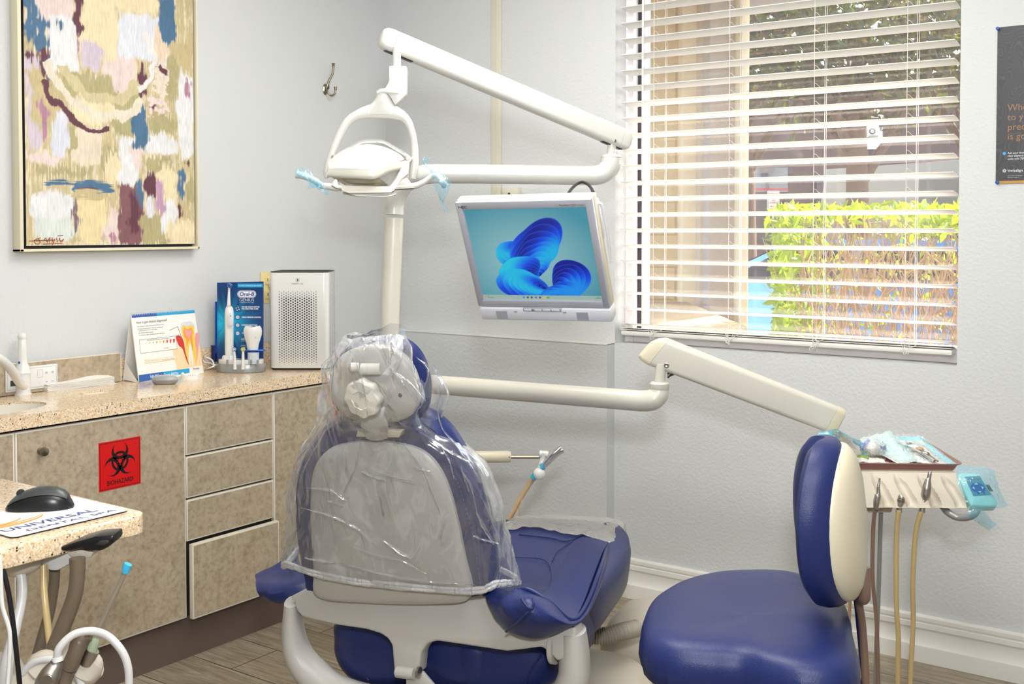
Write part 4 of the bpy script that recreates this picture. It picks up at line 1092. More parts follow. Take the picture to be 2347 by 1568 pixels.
# navy cup with stick behind the display
nd = BD+.05
nc = thing('holder_cup', 'navy cup with a long blue stick behind the left side of the display', 'cup', K(268, 1180, nd))
s = nd/FPX/5.228; m_ = MB()
rings = [[K(268, zy, nd)+RT*r*s*math.cos(a)+FW*r*s*math.sin(a) for a in np.linspace(0, 2*math.pi, 25)[:-1]] for zy, r in [(1195, 34), (1150, 36), (1020, 38), (1015, 42), (1000, 42)]]
m_.loft(rings, 'navyplastic', cap=False).poly(rings[0], 'navyplastic').poly(rings[-1], 'navyplastic'); m_.build('cup', nc)
MB().tube([K(289, 1100, nd-.006), K(289, 478, nd-.006)], .0045*1.0, 'blueplastic', 8).build('stick', nc)
MB().tube([K(300, 1240, nd-.05), K(265, 1235, nd-.06), K(240, 1180, nd-.06), K(180, 1150, nd-.07), K(135, 1165, nd-.06), K(150, 1205, nd-.06), K(220, 1215, nd-.05), K(262, 1250, nd-.07), K(200, 1275, nd-.07), K(170, 1290, nd-.05)], .0032, 'white', 8, 6).build('c')
o = bpy.data.objects['c']; o.name = 'charging_cable'; o.data.name = 'charging_cable'; tag(o, 'thin white power cord looped on the counter left of the display', 'cord')
# ------------------------------------------------------------------ air purifier
fl = Q(685, 849, z=CZ1); PD = (fl-V((0, 0, CAMZ))).dot(V(_v)); s = PD/FPX/5.228
ap = thing('air_purifier', 'white air purifier tower with a perforated front and dark top rim', 'air purifier', fl+FW*.09)
def KP(zx, zy, dd=0): return Q(440+zx/5.228, 600+zy/5.228, PD+dd)
cc = KP(1286, 1298); cc.z = CZ1; cc += FW*.085
hw, hd = 357*s, .085
def rr4(hx, hy, r, z, n=6):
    pts = []
    for (sx_1, sy_1, a0) in ((1, 1, 0), (-1, 1, 90), (-1, -1, 180), (1, -1, 270)):
        for k in range(n+1):
            a = math.radians(a0+90*k/n); pts.append(cc+RT*(sx_1*(hx-r)+r*math.cos(a))+FW*(sy_1*(hy-r)+r*math.sin(a))+Z*z)
    return pts
H = (1290-118)*s
MB().loft([rr4(hw-.006, hd-.006, .02, .0005), rr4(hw-.004, hd-.004, .02, .008)], 'dark').build('plinth', ap)
MB().loft([rr4(hw-.002, hd-.002, .022, .008), rr4(hw, hd, .022, .011), rr4(hw, hd, .022, H-.004), rr4(hw-.001, hd-.001, .022, H)], 'white').build('housing', ap)
MB().loft([rr4(hw-.002, hd-.002, .022, H), rr4(hw-.001, hd-.001, .022, H+.003), rr4(hw-.003, hd-.003, .022, H+.0045), rr4(hw-.012, hd-.012, .016, H+.0045), rr4(hw-.014, hd-.014, .016, H+.002)], 'black').build('top_rim', ap)
m_ = MB()
def dot(zx, zy, r, k):
    c_ = KP(zx, zy); c_ = c_-FW*((c_-cc).dot(FW)+hd+.0005)
    m_.poly([c_+RT*r*s*math.cos(a)+Z*r*s*math.sin(a) for a in np.linspace(0, 2*math.pi, 9)[:-1]], k)
for j in range(55):
    zy = 358+j*15.72; off = j % 2; n = 9 if not off else 8
    for i in range(n):
        zx = 1052+i*54.75+(27.4 if off else 0)
        ce = min(1, min(j, 54-j)/5); side = abs(zx-1271)/220
        dark = side < .75 and 4 < j < 38
        dot(zx, zy, 6+4.2*ce, 'dark' if dark else ('printgrey' if ce > .5 else 'printgrey'))
    if 3 < j < 52 and off: dot(1027, zy, 6, 'lightsilver'); dot(1517, zy, 6, 'lightsilver')
m_.build('perforated_grille', ap, smooth=False, recalc=False)
m_ = MB()
def fp(zx, zy): c_ = KP(zx, zy); return c_-FW*((c_-cc).dot(FW)+hd+.0004)
m_.text('MEDIFY AIR', fp(1198, 272), RT, Z, 20*s, 'graytower', 140*s)
for r, k, l in ((24, 'printgrey', 0), (21, 'white', .0002)): m_.poly([fp(1271, 217)-FW*l+RT*r*s*math.cos(a)+Z*r*s*math.sin(a) for a in np.linspace(0, 2*math.pi, 25)[:-1]], k)
for dx in (-7, 2): m_.poly([fp(1271+dx, 232)-FW*.0004, fp(1271+dx+7, 228)-FW*.0004, fp(1271+dx+7, 206)-FW*.0004, fp(1271+dx, 204)-FW*.0004], 'printdark')
m_.build('front_print', ap, smooth=False, recalc=False)
m_ = MB(); xr = cc+RT*(hw+.0004)
for yy_ in (-.02, .0): m_.poly([xr+FW*(yy_-.004)+Z*(H-.065), xr+FW*(yy_+.004)+Z*(H-.065), xr+FW*(yy_+.004)+Z*(H-.035), xr+FW*(yy_-.004)+Z*(H-.035)], 'lightsilver')
for k in range(50):
    z = .03+k*.0055; m_.box(xr+Z*z, (.0006, .1, .0012), 'lightsilver', R=M.Rotation(YAW, 4, 'Z'))
m_.build('side_grille', ap, smooth=False)
# ================================================================== DENTAL LIGHT ON ITS POST
PD0 = 3.62
base_p = Q(888, 1150, PD0); base_p.z = 0
dl = thing('dental_light', 'white dental operatory light with its post, tube boom and sloping spring arm', 'dental light', base_p)
k_ = PD0/FPX
pr = 22.3*k_
top = [V((base_p.x, base_p.y, .0)), V((base_p.x, base_p.y, .03))]
pb = MB().lathe([(.10, 0), (.10, .012), (.06, .02), (pr*1.15, .03)], base_p, 'offwhite', Z, 32); pb.build('post_base', dl)
MB().tube([base_p+Z*.02, Q(888, 1150, PD0), Q(893, 760, PD0), Q(899, 600, PD0), Q(903, 500, PD0)], pr, 'offwhite', 28, 4).build('post', dl)
MB().tube([Q(903, 492, PD0), Q(904, 470, PD0), Q(910, 446, PD0), Q(925, 424, PD0), Q(948, 406, PD0), Q(985, 399, PD0), Q(1040, 398.5, PD0), Q(1200, 400, PD0), Q(1340, 402, PD0), Q(1368, 401.5, PD0), Q(1386, 395, PD0), Q(1398, 380, PD0), Q(1400.5, 362, PD0)], [pr*1.02, pr*1.02, pr*1.02, pr*1.02, pr*1.02, pr*1.02, pr, pr, pr, pr*1.02, pr*1.05, pr*1.05, pr*1.05], 'lampwhite', 28, 5).build('boom_tube', dl)
ec = Q(1400.5, 362, PD0)
m_ = MB().lathe([(pr*1.05, 0), (pr*1.07, .002), (pr*1.07, .004), (pr*.98, .009), (pr*.55, .013), (pr*.5, .014)], ec, 'lampwhite', Z, 28); m_.build('elbow_collar', dl)
MB().tube([ec+Z*.008, Q(1403, 325, PD0)], 10.5*k_, 'lampwhite', 18).build('pivot_pin', dl)
def beam(name, parent, A, B, h, w_, k, r=.012, cap0=None, cap1=None):
    """rounded-section arm from A to B"""
    t = (B-A).normalized(); side = t.cross(Z).normalized(); up = side.cross(t)
    def ring(c, sh=1, sw=1, lean=0):
        pts = []; hx, hy = w_/2*sw, h/2*sh; rr = min(r, hx*.9, hy*.9)
        for (a, b, a0) in ((1, 1, 0), (-1, 1, 90), (-1, -1, 180), (1, -1, 270)):
            for q in range(6):
                g = math.radians(a0+18*q); pts.append(c+side*(a*(hx-rr)+rr*math.cos(g))+up*(b*(hy-rr)+rr*math.sin(g))+t*lean*(b*(hy-rr)+rr*math.sin(g)))
        return pts
    return ring, t, up, side
SA, SB = Q(882, 88, 3.31), Q(1434, 322, 3.64)
ring, t_, up_, sd_ = beam('', None, SA, SB, .0665, .052, 'lampwhite', .016)
ln = (SB-SA).length
m_ = MB().loft([ring(SA+t_*.028), ring(SB-t_*.025)], 'lampwhite'); m_.build('spring_arm', dl)
MB().loft([ring(SA-t_*.012, .62, .6), ring(SA-t_*.009, .8, .8), ring(SA-t_*.001, .93, .95), ring(SA+t_*.01), ring(SA+t_*.0272)], 'lampwhite').build('end_cap', dl)
MB().loft([ring(SB-t_*.0242), ring(SB-t_*.004), ring(SB+t_*.006, .93, .93), ring(SB+t_*.012, .8, .8), ring(SB+t_*.014, .6, .6)], 'lampwhite').build('end_cap', dl)
m_ = MB()
for px, py, d in ((912, 111, 3.31), (1408, 323, 3.6)):
    c_ = Q(px, py, d-.0); c_ = SA+t_*((c_-SA).dot(t_))+up_*((c_-SA).dot(up_))
    sgn = -1 if sd_.dot(FW) > 0 else 1
    m_.lathe([(.0052, 0), (.0052, .0012), (.004, .002), (0, .0021)], c_+sd_*sgn*.0255, 'metal', sd_*sgn, 16)
m_.build('arm_screws', dl)
m_ = MB(); c_ = SA+t_*.055-up_*.033; m_.box(c_, (.09, .022, .006), 'black', .002, M((( t_.x, sd_.x, up_.x), (t_.y, sd_.y, up_.y), (t_.z, sd_.z, up_.z))))
c_ = SB-t_*.045-up_*.033; m_.box(c_, (.075, .022, .006), 'black', .002, M(((t_.x, sd_.x, up_.x), (t_.y, sd_.y, up_.y), (t_.z, sd_.z, up_.z))))
m_.build('slot_liner', dl)
LD = 3.30; lk = LD/FPX
def LQ(px, py, dd=0): return Q(px, py, LD+dd)
def LZ(zx, zy, dd=0): return Q(650+zx/3.3356, 50+zy/3.3356, LD+dd)     # enlarged crop coordinates
MB().tube([LQ(909.5, 108), LQ(909.5, 152)], 9.7*lk, 'lampwhite', 18).build('drop_pin', dl)
m_ = MB(); m_.prism([LZ(803, 335, -.02), LZ(938, 335, -.02), LZ(943, 375, -.02), LZ(940, 555, -.02), LZ(905, 590, -.02), LZ(850, 640, -.02), LZ(815, 575, -.02), LZ(768, 515, -.02), LZ(805, 455, -.02)], FW*.045, 'lampwhite', .004)
m_.build('yaw_bracket', dl)
m_ = MB().lathe([(22*lk, -.006), (25.5*lk, -.003), (25.5*lk, .005), (21*lk, .008)], LZ(797, 538, -.008), 'clearfilm', Z+RT*-.0, 24)
m_.tube([LZ(720, 540, -.03), LZ(745, 528, -.035), LZ(800, 530, -.04), LZ(880, 540, -.03)], .004, 'paper', 8, 4); m_.build('tape_collar', dl)
m_ = MB().lathe([(.0018, 0), (.0018, .012)], LZ(883, 615, -.0), 'chrome', Z, 8); m_.lathe([(.004, 0), (.004, .003)], LZ(881, 605), 'chrome', Z, 8); m_.build('set_screw', dl)
# yoke
def sweepoval(m, path, wid, dep, k, sub=5, seg=18):
    P_ = catmull(path, sub); n0 = len(path); vs = []; N = len(P_)
    rings = []
    for i, p in enumerate(P_):
        t = i/(N-1)*(n0-1); kk = min(int(t), n0-2); f = t-kk; w0 = wid[kk]*(1-f)+wid[kk+1]*f; d0 = dep[kk]*(1-f)+dep[kk+1]*f
        T = (P_[min(i+1, N-1)]-P_[max(i-1, 0)]).normalized(); nn = T.cross(FW).normalized()
        rings.append([p+nn*w0*math.cos(a)+FW*d0*math.sin(a) for a in np.linspace(0, 2*math.pi, seg+1)[:-1]])
    return m.loft(rings, k)
u_ = lk/3.3356
yk = MB()
sweepoval(yk, [LZ(332, 1195), LZ(326, 1150), LZ(350, 1060), (LZ(385, 960)), LZ(430, 860), LZ(490, 765), LZ(560, 715), LZ(660, 685), LZ(760, 680), LZ(860, 700), LZ(930, 738), LZ(972, 810), LZ(998, 920), LZ(1005, 1030), LZ(995, 1130), LZ(985, 1200)],
          [18*u_, 24*u_, 27*u_, 28*u_, 29*u_, 31*u_, 36*u_, 52*u_, 60*u_, 48*u_, 34*u_, 27*u_, 25*u_, 28*u_, 36*u_, 26*u_], [.010]*3+[.013]*10+[.012, .012, .01], 'lampwhite', 5)
yk.build('yoke', dl)
nk = MB(); rings = []
for zx, zy, w_, dpt in [(768, 548, 52, .016), (765, 580, 58, .019), (762, 610, 74, .019), (760, 645, 110, .018), (758, 680, 165, .016), (756, 710, 195, .013)]:
    c_ = LZ(zx, zy); rings.append([c_+RT*w_*u_*math.cos(a)+FW*dpt*math.sin(a) for a in np.linspace(0, 2*math.pi, 25)[:-1]])
nk.loft(rings, 'lampwhite'); nk.build('yoke_neck', dl)
# head : reflector bonnet seen from below and in front
hd_ = MB()
top_o = [(420, 1010), (500, 965), (590, 915), (680, 908), (760, 912), (840, 955), (925, 1005), (950, 1040)]
hd_.patch([[LZ(a, b, .10) for a, b in top_o], [LZ(a, b+6, .03) for a, b in top_o], [LZ(a+(650-a)*.01, b+18, -.02) for a, b in top_o]], 'lampwhite', 4, 3, th=.004)
hd_.build('rear_rim', dl)
hd_ = MB()
dome = [[LZ(405, 1035, .02), LZ(500, 978, .02), LZ(620, 950, .02), LZ(740, 962, .02), LZ(850, 1000, .02), LZ(915, 1040, .02)],
        [LZ(372, 1045, -.03), LZ(480, 985, -.045), LZ(620, 955, -.055), LZ(750, 970, -.05), (LZ(850, 1010, -.045)), LZ(922, 1055, -.03)],
        [LZ(352, 1085, -.07), LZ(480, 1060, -.095), LZ(600, 1055, -.10), LZ(720, 1065, -.10), LZ(810, 1070, -.085), LZ(905, 1068, -.05)],
        [LZ(348, 1130, -.09), LZ(480, 1128, -.115), LZ(590, 1132, -.12), LZ(700, 1135, -.12), LZ(770, 1112, -.10), LZ(890, 1072, -.06)]]
hd_.patch(dome, 'lampwhite', 5, 5, th=.004)
hd_.build('light_bonnet', dl)
hd_ = MB()
fr_ = [[LZ(345, 1125, -.088), LZ(480, 1125, -.115), LZ(600, 1130, -.122), LZ(690, 1133, -.122), LZ(735, 1120, -.112), LZ(800, 1090, -.09), LZ(925, 1062, -.055)],
       [LZ(340, 1165, -.09), LZ(480, 1175, -.115), LZ(600, 1182, -.122), LZ(690, 1187, -.122), LZ(735, 1170, -.112), LZ(800, 1135, -.09), LZ(920, 1110, -.055)],
       [LZ(352, 1178, -.082), LZ(480, 1188, -.105), LZ(600, 1194, -.112), LZ(690, 1196, -.112), LZ(735, 1178, -.1), LZ(800, 1145, -.08), LZ(905, 1122, -.048)]]
hd_.patch(fr_, 'offwhite', 4, 4, th=.004); hd_.build('front_bezel', dl)
MT['reflector'] = plain('smoky polycarbonate reflector shield', (170, 164, 140), .18, coat=.5)
hd_ = MB()
rf = [[LZ(365, 1180, -.06), LZ(480, 1190, -.09), LZ(600, 1196, -.1), LZ(710, 1192, -.1), LZ(800, 1140, -.07), LZ(900, 1120, -.03)],
      [LZ(400, 1200, -.05), LZ(490, 1225, -.075), LZ(600, 1232, -.085), LZ(715, 1228, -.08), LZ(800, 1190, -.06), LZ(870, 1150, -.03)],
      [LZ(450, 1235, -.03), LZ(520, 1248, -.05), LZ(610, 1252, -.055), LZ(720, 1252, -.05), LZ(790, 1250, -.045), LZ(830, 1205, -.03)]]
hd_.patch(rf, 'reflector', 4, 4, th=.003); hd_.build('reflector', dl)
MB().patch([[LZ(725, 1186, -.113), LZ(780, 1160, -.1), LZ(880, 1122, -.06)], [LZ(760, 1215, -.09), LZ(800, 1195, -.08), LZ(858, 1155, -.055)], [LZ(800, 1250, -.07), LZ(815, 1235, -.065), LZ(838, 1200, -.055)]], 'clearfilm', 4, 4, th=.002).build('clear_side_lens', dl)
m_ = MB(); m_.prism([LZ(426, 1222, -.1), LZ(470, 1252, -.1), LZ(810, 1258, -.1), LZ(858, 1200, -.1), LZ(925, 1060, -.07), LZ(958, 1075, -.07), LZ(950, 1165, -.09), LZ(905, 1200, -.1), LZ(850, 1285, -.11), LZ(820, 1308, -.11), LZ(500, 1314, -.11), LZ(445, 1295, -.11)], FW*.03, 'offwhite', .003)
m_.build('lower_frame', dl)
m_ = MB(); m_.patch([[LZ(455, 1300, -.09), LZ(560, 1322, -.09), LZ(700, 1330, -.09), LZ(800, 1328, -.09), (LZ(860, 1310, -.09))], [LZ(460, 1312, -.05), LZ(560, 1328, -.05), LZ(700, 1334, -.05), LZ(800, 1332, -.05), LZ(856, 1318, -.05)]], 'metal', 4, 2, th=.003); m_.build('under_plate', dl)
m_ = MB()
for zx, zy in ((383, 1037), (943, 1038)):
    m_.lathe([(.0075, 0), (.0075, .003), (.004, .0035), (0, .0036)], LZ(zx, zy, -.045), 'metal', -FW, 18)
m_.build('pivot_screws', dl)
MB().prism([LZ(920, 1000, -.04), LZ(955, 1015, -.04), LZ(985, 1045, -.03), LZ(960, 1080, -.04), LZ(925, 1090, -.04)], FW*.03, 'offwhite', .003).build('pivot_bracket', dl)
# handles
m_ = MB(); m_.tube([LZ(450, 1270, -.1), LZ(410, 1268, -.1), LZ(340, 1258, -.1), LZ(290, 1252, -.1), LZ(240, 1215, -.11), LZ(170, 1185, -.12), LZ(110, 1170, -.12)], [.009, .011, .010, .0095, .009, .0095, .0095], 'lampwhite', 16, 4)
m_.prism([LZ(345, 1265, -.108), LZ(395, 1200, -.108), LZ(410, 1210, -.108), LZ(425, 1268, -.108)], FW*.012, 'lampwhite', .002)
m_.tube([LZ(118, 1172, -.12), LZ(98, 1166, -.12)], .0112, 'lampwhite', 18); m_.build('handle', dl)
m_ = MB(); m_.tube([LZ(855, 1268, -.1), LZ(900, 1262, -.1), LZ(960, 1258, -.1), LZ(1020, 1250, -.1), LZ(1080, 1220, -.1), LZ(1130, 1185, -.1), LZ(1175, 1180, -.1), LZ(1215, 1235, -.1)], [.006, .009, .0095, .009, .008, .008, .009, .009], 'lampwhite', 16, 4)
m_.prism([LZ(870, 1250, -.108), LZ(905, 1205, -.108), LZ(945, 1195, -.108), LZ(975, 1235, -.108), LZ(1000, 1255, -.108)], FW*.012, 'lampwhite', .002)
m_.build('handle', dl)
m_ = MB()
m_.tube([LZ(370, 1250, -.11), LZ(400, 1268, -.112), LZ(440, 1275, -.112)], .003, 'metal', 8, 3); m_.tube([LZ(850, 1280, -.112), LZ(920, 1275, -.112), LZ(1000, 1270, -.112)], .003, 'metal', 8, 3)
m_.build('trim_strip', dl)
# barrier films on both handles
m_ = MB(); F_ = 'bluefilm'
m_.patch([[LZ(95, 1120, -.125), LZ(150, 1125, -.13), LZ(205, 1140, -.13), LZ(240, 1180, -.13), LZ(300, 1230, -.125)], [LZ(88, 1150, -.137), LZ(140, 1160, -.14), LZ(190, 1185, -.14), LZ(240, 1215, -.14), LZ(310, 1252, -.13)], [LZ(110, 1185, -.137), LZ(150, 1205, -.14), LZ(200, 1245, -.14), LZ(215, 1270, -.14), LZ(270, 1268, -.13)]], F_, 6, 5, jit=.0009, seed=3)
m_.patch([[LZ(240, 1240, -.14), LZ(290, 1258, -.14), LZ(345, 1285, -.13)], [LZ(250, 1265, -.14), LZ(290, 1290, -.14), LZ(348, 1318, -.13)], [LZ(262, 1275, -.135), LZ(300, 1300, -.14), LZ(320, 1326, -.13)]], F_, 4, 4, jit=.0009, seed=4)
m_.patch([[LZ(200, 1225, -.142), LZ(260, 1240, -.142), LZ(300, 1232, -.14)], [LZ(182, 1280, -.142), LZ(230, 1262, -.142), LZ(285, 1262, -.142)]], F_, 4, 4, jit=.0009, seed=5)
tag(m_.build('barrier_film', recalc=False), 'blue barrier film wrapped around the left handle of the dental light', 'barrier film', 'blue barrier films')
m_ = MB()
m_.patch([[LZ(1062, 1040, -.12), LZ(1078, 1085, -.125), LZ(1125, 1150, -.13), LZ(1150, 1250, -.13), LZ(1180, 1330, -.125), LZ(1205, 1395, -.12), LZ(1232, 1452, -.12)], [LZ(1092, 1028, -.12), LZ(1085, 1095, -.13), LZ(1165, 1165, -.142), LZ(1205, 1240, -.145), LZ(1205, 1330, -.14), LZ(1212, 1390, -.125), LZ(1245, 1455, -.12)], [LZ(1124, 1018, -.12), LZ(1105, 1095, -.125), LZ(1200, 1150, -.13), LZ(1272, 1215, -.13), LZ(1262, 1300, -.13), LZ(1222, 1385, -.125), LZ(1262, 1453, -.12)]], F_, 6, 6, jit=.0011, seed=6)
m_.patch([[LZ(1112, 1150, -.15), LZ(1140, 1230, -.155), LZ(1190, 1330, -.14)], [LZ(1180, 1170, -.16), LZ(1215, 1240, -.165), LZ(1215, 1335, -.14)], [LZ(1235, 1195, -.145), LZ(1260, 1250, -.15), LZ(1240, 1320, -.14)]], 'clearfilm', 6, 6, jit=.0012, seed=8)
m_.ball(LZ(1225, 1245, -.13), .0095, 'tealdark', (1, .6, 1.2))
tag(m_.build('barrier_film', recalc=False), 'blue barrier film hanging from the right handle of the dental light', 'barrier film', 'blue barrier films')

# ================================================================== MONITOR
Rm = M(((.976, .087, .201), (.219, -.44, -.871), (.013, .894, -.448))); Tm = V((-1.648, 2.393, 1.364))
mx_, my_, mz_ = [V((Rm[0][i], Rm[1][i], Rm[2][i])).normalized() for i in range(3)]
my_ = mz_.cross(mx_).normalized(); mx_ = my_.cross(mz_).normalized()
def MM(x, y, z=0): return Tm+mx_*x+my_*y+mz_*z
mo = thing('monitor', 'silver flat screen monitor with a speaker bar tilted over the patient chair', 'monitor', MM(0, -.19, -.03))
RM3 = M(((mx_.x, my_.x, mz_.x), (mx_.y, my_.y, mz_.y), (mx_.z, my_.z, mz_.z)))
def mbox(m, x0, x1, y0, y1, z0_, z1_, k, bev=.0): m.box(MM((x0+x1)/2, (y0+y1)/2, (z0_+z1_)/2), (x1-x0, y1-y0, z1_-z0_), k, bev, RM3)
W2, H2 = .169, .135; XO_, YT, YBt = .187, .157, -.154
m_ = MB()
mbox(m_, -XO_, -W2, YBt, YT, -.014, .004, 'silver', .003); mbox(m_, W2, XO_, YBt, YT, -.014, .004, 'silver', .003)
mbox(m_, -W2-.003, W2+.003, H2, YT, -.014, .004, 'silver', .003); mbox(m_, -W2-.003, W2+.003, YBt, -H2, -.014, .004, 'silver', .003)
m_.build('bezel', mo)
m_ = MB(); mbox(m_, -XO_-.001, XO_+.001, YBt-.001, YT+.001, -.040, -.012, 'ivory', .004); mbox(m_, -.12, .12, -.1, .1, -.062, -.038, 'ivory', .012); m_.build('rear_housing', mo)
m_ = MB(); mbox(m_, -XO_+.004, XO_+.003, YBt-.040, YBt-.002, -.035, .010, 'lightsilver', .006); m_.build('speaker_bar', mo)
m_ = MB()
for x0 in (-.135, .095): mbox(m_, x0, x0+.032, YBt-.034, YBt-.010, .0098, .0104, 'silver', 0)
for x0 in (-.082, .058): mbox(m_, x0, x0+.010, YBt-.014, YBt-.009, .0098, .0104, 'silver', 0)
m_.build('speaker_grille', mo, smooth=False)
m_ = MB()
mbox(m_, -.054, .056, YBt-.0095, YBt+.001, .003, .0115, 'silver', .002)
for x0, x1 in ((-.050, -.03), (-.02, -.001), (.003, .024), (.028, .05)): mbox(m_, x0, x1, YBt-.0075, YBt-.001, .010, .0128, 'lightsilver', .001)
m_.lathe([(.003, 0), (.003, .002)], MM(-.025, YBt-.004, .0115), 'chrome', mz_, 12); m_.build('button_strip', mo)
m_ = MB(); m_.text('NEC', MM(-.179, .1405, .0041), mx_, my_, .0068, 'printdark', .0245, bold=.02)
m_.text('MultiSync LCD', MM(.100, .1405, .0041), mx_, my_, .0052, 'printdark', .044); m_.text('1770NXM', MM(.146, .1405, .0041), mx_, my_, .003, 'printdark', .02)
m_.build('bezel_print', mo, smooth=False, recalc=False)
# lit screen : abstract folded blue ribbons on a teal ground
m_ = MB(); nx, ny = 330, 260
uu, vv = gridpatch(m_, MM(-W2, -H2, -.004), MM(W2, -H2)-MM(-W2, -H2), MM(-W2, H2)-MM(-W2, -H2), nx, ny, 'screen')
a_ = uu*338; b_ = (1-vv)*270      # mm from the upper left
g_ = np.clip(np.hypot((a_-150)/230, (b_-150)/170), 0, 1.2)
colr = rgblin((148, 190, 190))[None]*(1-np.clip(g_, 0, 1))[:, None]+rgblin((66, 140, 160))[None]*np.clip(g_, 0, 1)[:, None]
c0, c1_, c2_, c3_ = rgblin((10, 22, 140)), rgblin((12, 66, 214)), rgblin((20, 130, 226)), rgblin((30, 190, 214))
def ribbon(cx, cy, rx, ry, rot, n, ox, oy, hue=0.5, seed=0, dens=1.0):
    """nest of folded sheets: n offset ellipses shrinking towards (ox, oy)"""
    global colr
    for k in range(n):
        f = k/n; ex_ = cx+(ox-cx)*f; ey_ = cy+(oy-cy)*f; sx_2 = rx*(1-f*.92); sy_2 = ry*(1-f*.9)
        ca_, sa_ = math.cos(rot+f*.5), math.sin(rot+f*.5)
        x_ = (a_-ex_)*ca_+(b_-ey_)*sa_; y_ = -(a_-ex_)*sa_+(b_-ey_)*ca_
        wob = 1+.05*np.sin(np.arctan2(y_, x_)*3+k*1.3+seed)
        r2 = np.hypot(x_/(sx_2*wob), y_/(sy_2*wob)); inside = np.clip((1-r2)*min(sx_2, sy_2)*.9, 0, 1)
        ang = (np.arctan2(y_/sy_2, x_/sx_2)+math.pi)/(2*math.pi)
        t = np.clip(.5+.5*np.sin(ang*2*math.pi+seed+k*.45)*1.0+.25*(hue-.5)+(1-r2)*-.35, 0, 1)
        c = np.where(t[:, None] < .35, c0+(c1_-c0)*(t[:, None]/.35), np.where(t[:, None] < .7, c1_+(c2_-c1_)*((t[:, None]-.35)/.35), c2_+(c3_-c2_)*((t[:, None]-.7)/.3)*hue))
        rim = np.exp(-((1-r2)*min(sx_2, sy_2)/1.3)**2)*.6
        c = c*(1-rim[:, None])+c2_[None]*1.0*rim[:, None]
        colr = colr*(1-inside[:, None])+c*inside[:, None]
ribbon(105, 130, 46, 34, -.5, 5, 130, 120, .8, 1)
ribbon(182, 110, 98, 54, -.75, 11, 170, 200, .65, 2.2)
ribbon(120, 175, 66, 32, -.35, 7, 165, 205, 1.0, .6)
ribbon(262, 205, 52, 58, .5, 7, 215, 245, .1, 3.6)
ribbon(120, 225, 74, 46, .2, 9, 190, 240, .8, 0.2)
ribbon(225, 250, 62, 30, -.35, 6, 170, 262, .2, 4.2)
bar = (b_ > 257)
colr[bar] = rgblin((150, 176, 166))
for k, cc_ in enumerate([(20, 120, 210), (60, 64, 70), (50, 60, 60), (70, 110, 190), (120, 20, 40), (220, 190, 60), (60, 150, 80)]):
    mm = bar & (np.abs(a_-(118+k*11.5)) < 2.7) & (np.abs(b_-263.5) < 2.7); colr[mm] = rgblin(cc_)
mm = bar & (np.hypot(a_-7, b_-262.5) < 2.4); colr[mm] = rgblin((220, 110, 30))
for (x0, x1, y0, y1) in ((12, 18, 260.5, 261.5), (12, 30, 264.5, 265.5), (322, 333, 260.5, 261.5), (318, 333, 264.5, 265.5)):
    colr[(a_ > x0) & (a_ < x1) & (b_ > y0) & (b_ < y1)] = rgblin((70, 90, 90))
cc4 = np.ones((len(m_.v), 4)); cc4[:, :3] = colr
m_.build('screen', mo, smooth=False, cols=cc4, recalc=False)
m_ = MB(); mbox(m_, -W2-.001, W2+.001, -H2-.001, H2+.001, -.0115, -.0045, 'black'); m_.build('screen_backing', mo, smooth=False)
# wall arm behind the monitor
wa = Q(1265, 585, y=YB)
m_ = MB(); m_.tube([MM(.02, 0, -.06), MM(.02, .0, -.13), wa+V((0, -.05, 0)), wa-Y*.013], .02, 'lightsilver', 14); m_.box(wa-Y*.008, (.14, .012, .18), 'lightsilver', .004)
mbox(m_, .13, .186, .02, .135, -.060, -.04, 'lightsilver', .006)
m_.tube([MM(.182, .12, -.05), MM(.194, .11, -.05), MM(.194, 0, -.05), MM(.188, -.05, -.05)], .004, 'lightsilver', 8, 4)
m_.build('wall_arm', mo)
cbp = [Q(1290, 560, 3.15), Q(1296, 470, 3.2), Q(1306, 438, 3.3), Q(1330, 418, 3.4), Q(1350, 425, 3.35), Q(1363, 450, 3.25), Q(1367, 490, 3.15), Q(1366, 540, 3.05), Q(1360, 600, 3.0)]
MB().tube(cbp, .0045, 'dark', 10, 5).build('video_cable', mo)
# ================================================================== PATIENT CHAIR
HD = 0.2024
CR = V((math.cos(HD), math.sin(HD), 0)); CF = V((-math.sin(HD), math.cos(HD), 0))
LEAN = math.radians(16)
UB = Z*math.cos(LEAN)-CF*math.sin(LEAN); NB = CF*math.cos(LEAN)+Z*math.sin(LEAN)      # up and front normals of the backrest
C0 = Q(905, 1350, 2.56)
def KB(px, py, off=0): return QP(px, py, C0+NB*off, NB)      # point on the backrest plane, shifted forward
CC0 = Q(925, 1450, 2.7)
pc = thing('patient_chair', 'navy blue dental patient chair with light grey shells seen from behind', 'dental chair', V((CC0.x, CC0.y, 0))+CF*.25, HD)
out = [(712, 1366), (692, 1330), (676, 1250), (669, 1170), (673, 1105), (690, 1050), (720, 1002), (768, 966), (830, 950), (900, 946), (958, 958), (1004, 990), (1040, 1040), (1070, 1100), (1094, 1180), (1112, 1260), (1122, 1330), (1108, 1370), (1000, 1385), (850, 1380)]
o3 = catclosed([KB(*p) for p in out], 4)
MB().pillow(o3, NB, [(.03, 0), (.008, .004), (.0, .018), (-.003, .035), (.004, .06), (.022, .080), (.05, .09), (.1, .086), (9, .08)], 'leather').build('backrest', pc)
pip = MB(); o4 = [KB(p[0], p[1], -.002) for p in [(1110, 1365), (1098, 1290), (1084, 1200), (1062, 1120), (1035, 1060), (1000, 1018), (950, 985), (900, 975)]]
pip.tube(o4, .0045, 'leather', 8, 5)
for k in range(0): pass
pip.build('piping', pc)
st = MB(); P_ = catmull([KB(p[0], p[1], -.006) for p in [(1100, 1340), (1090, 1260), (1072, 1180), (1050, 1110), (1022, 1056)]], 14)
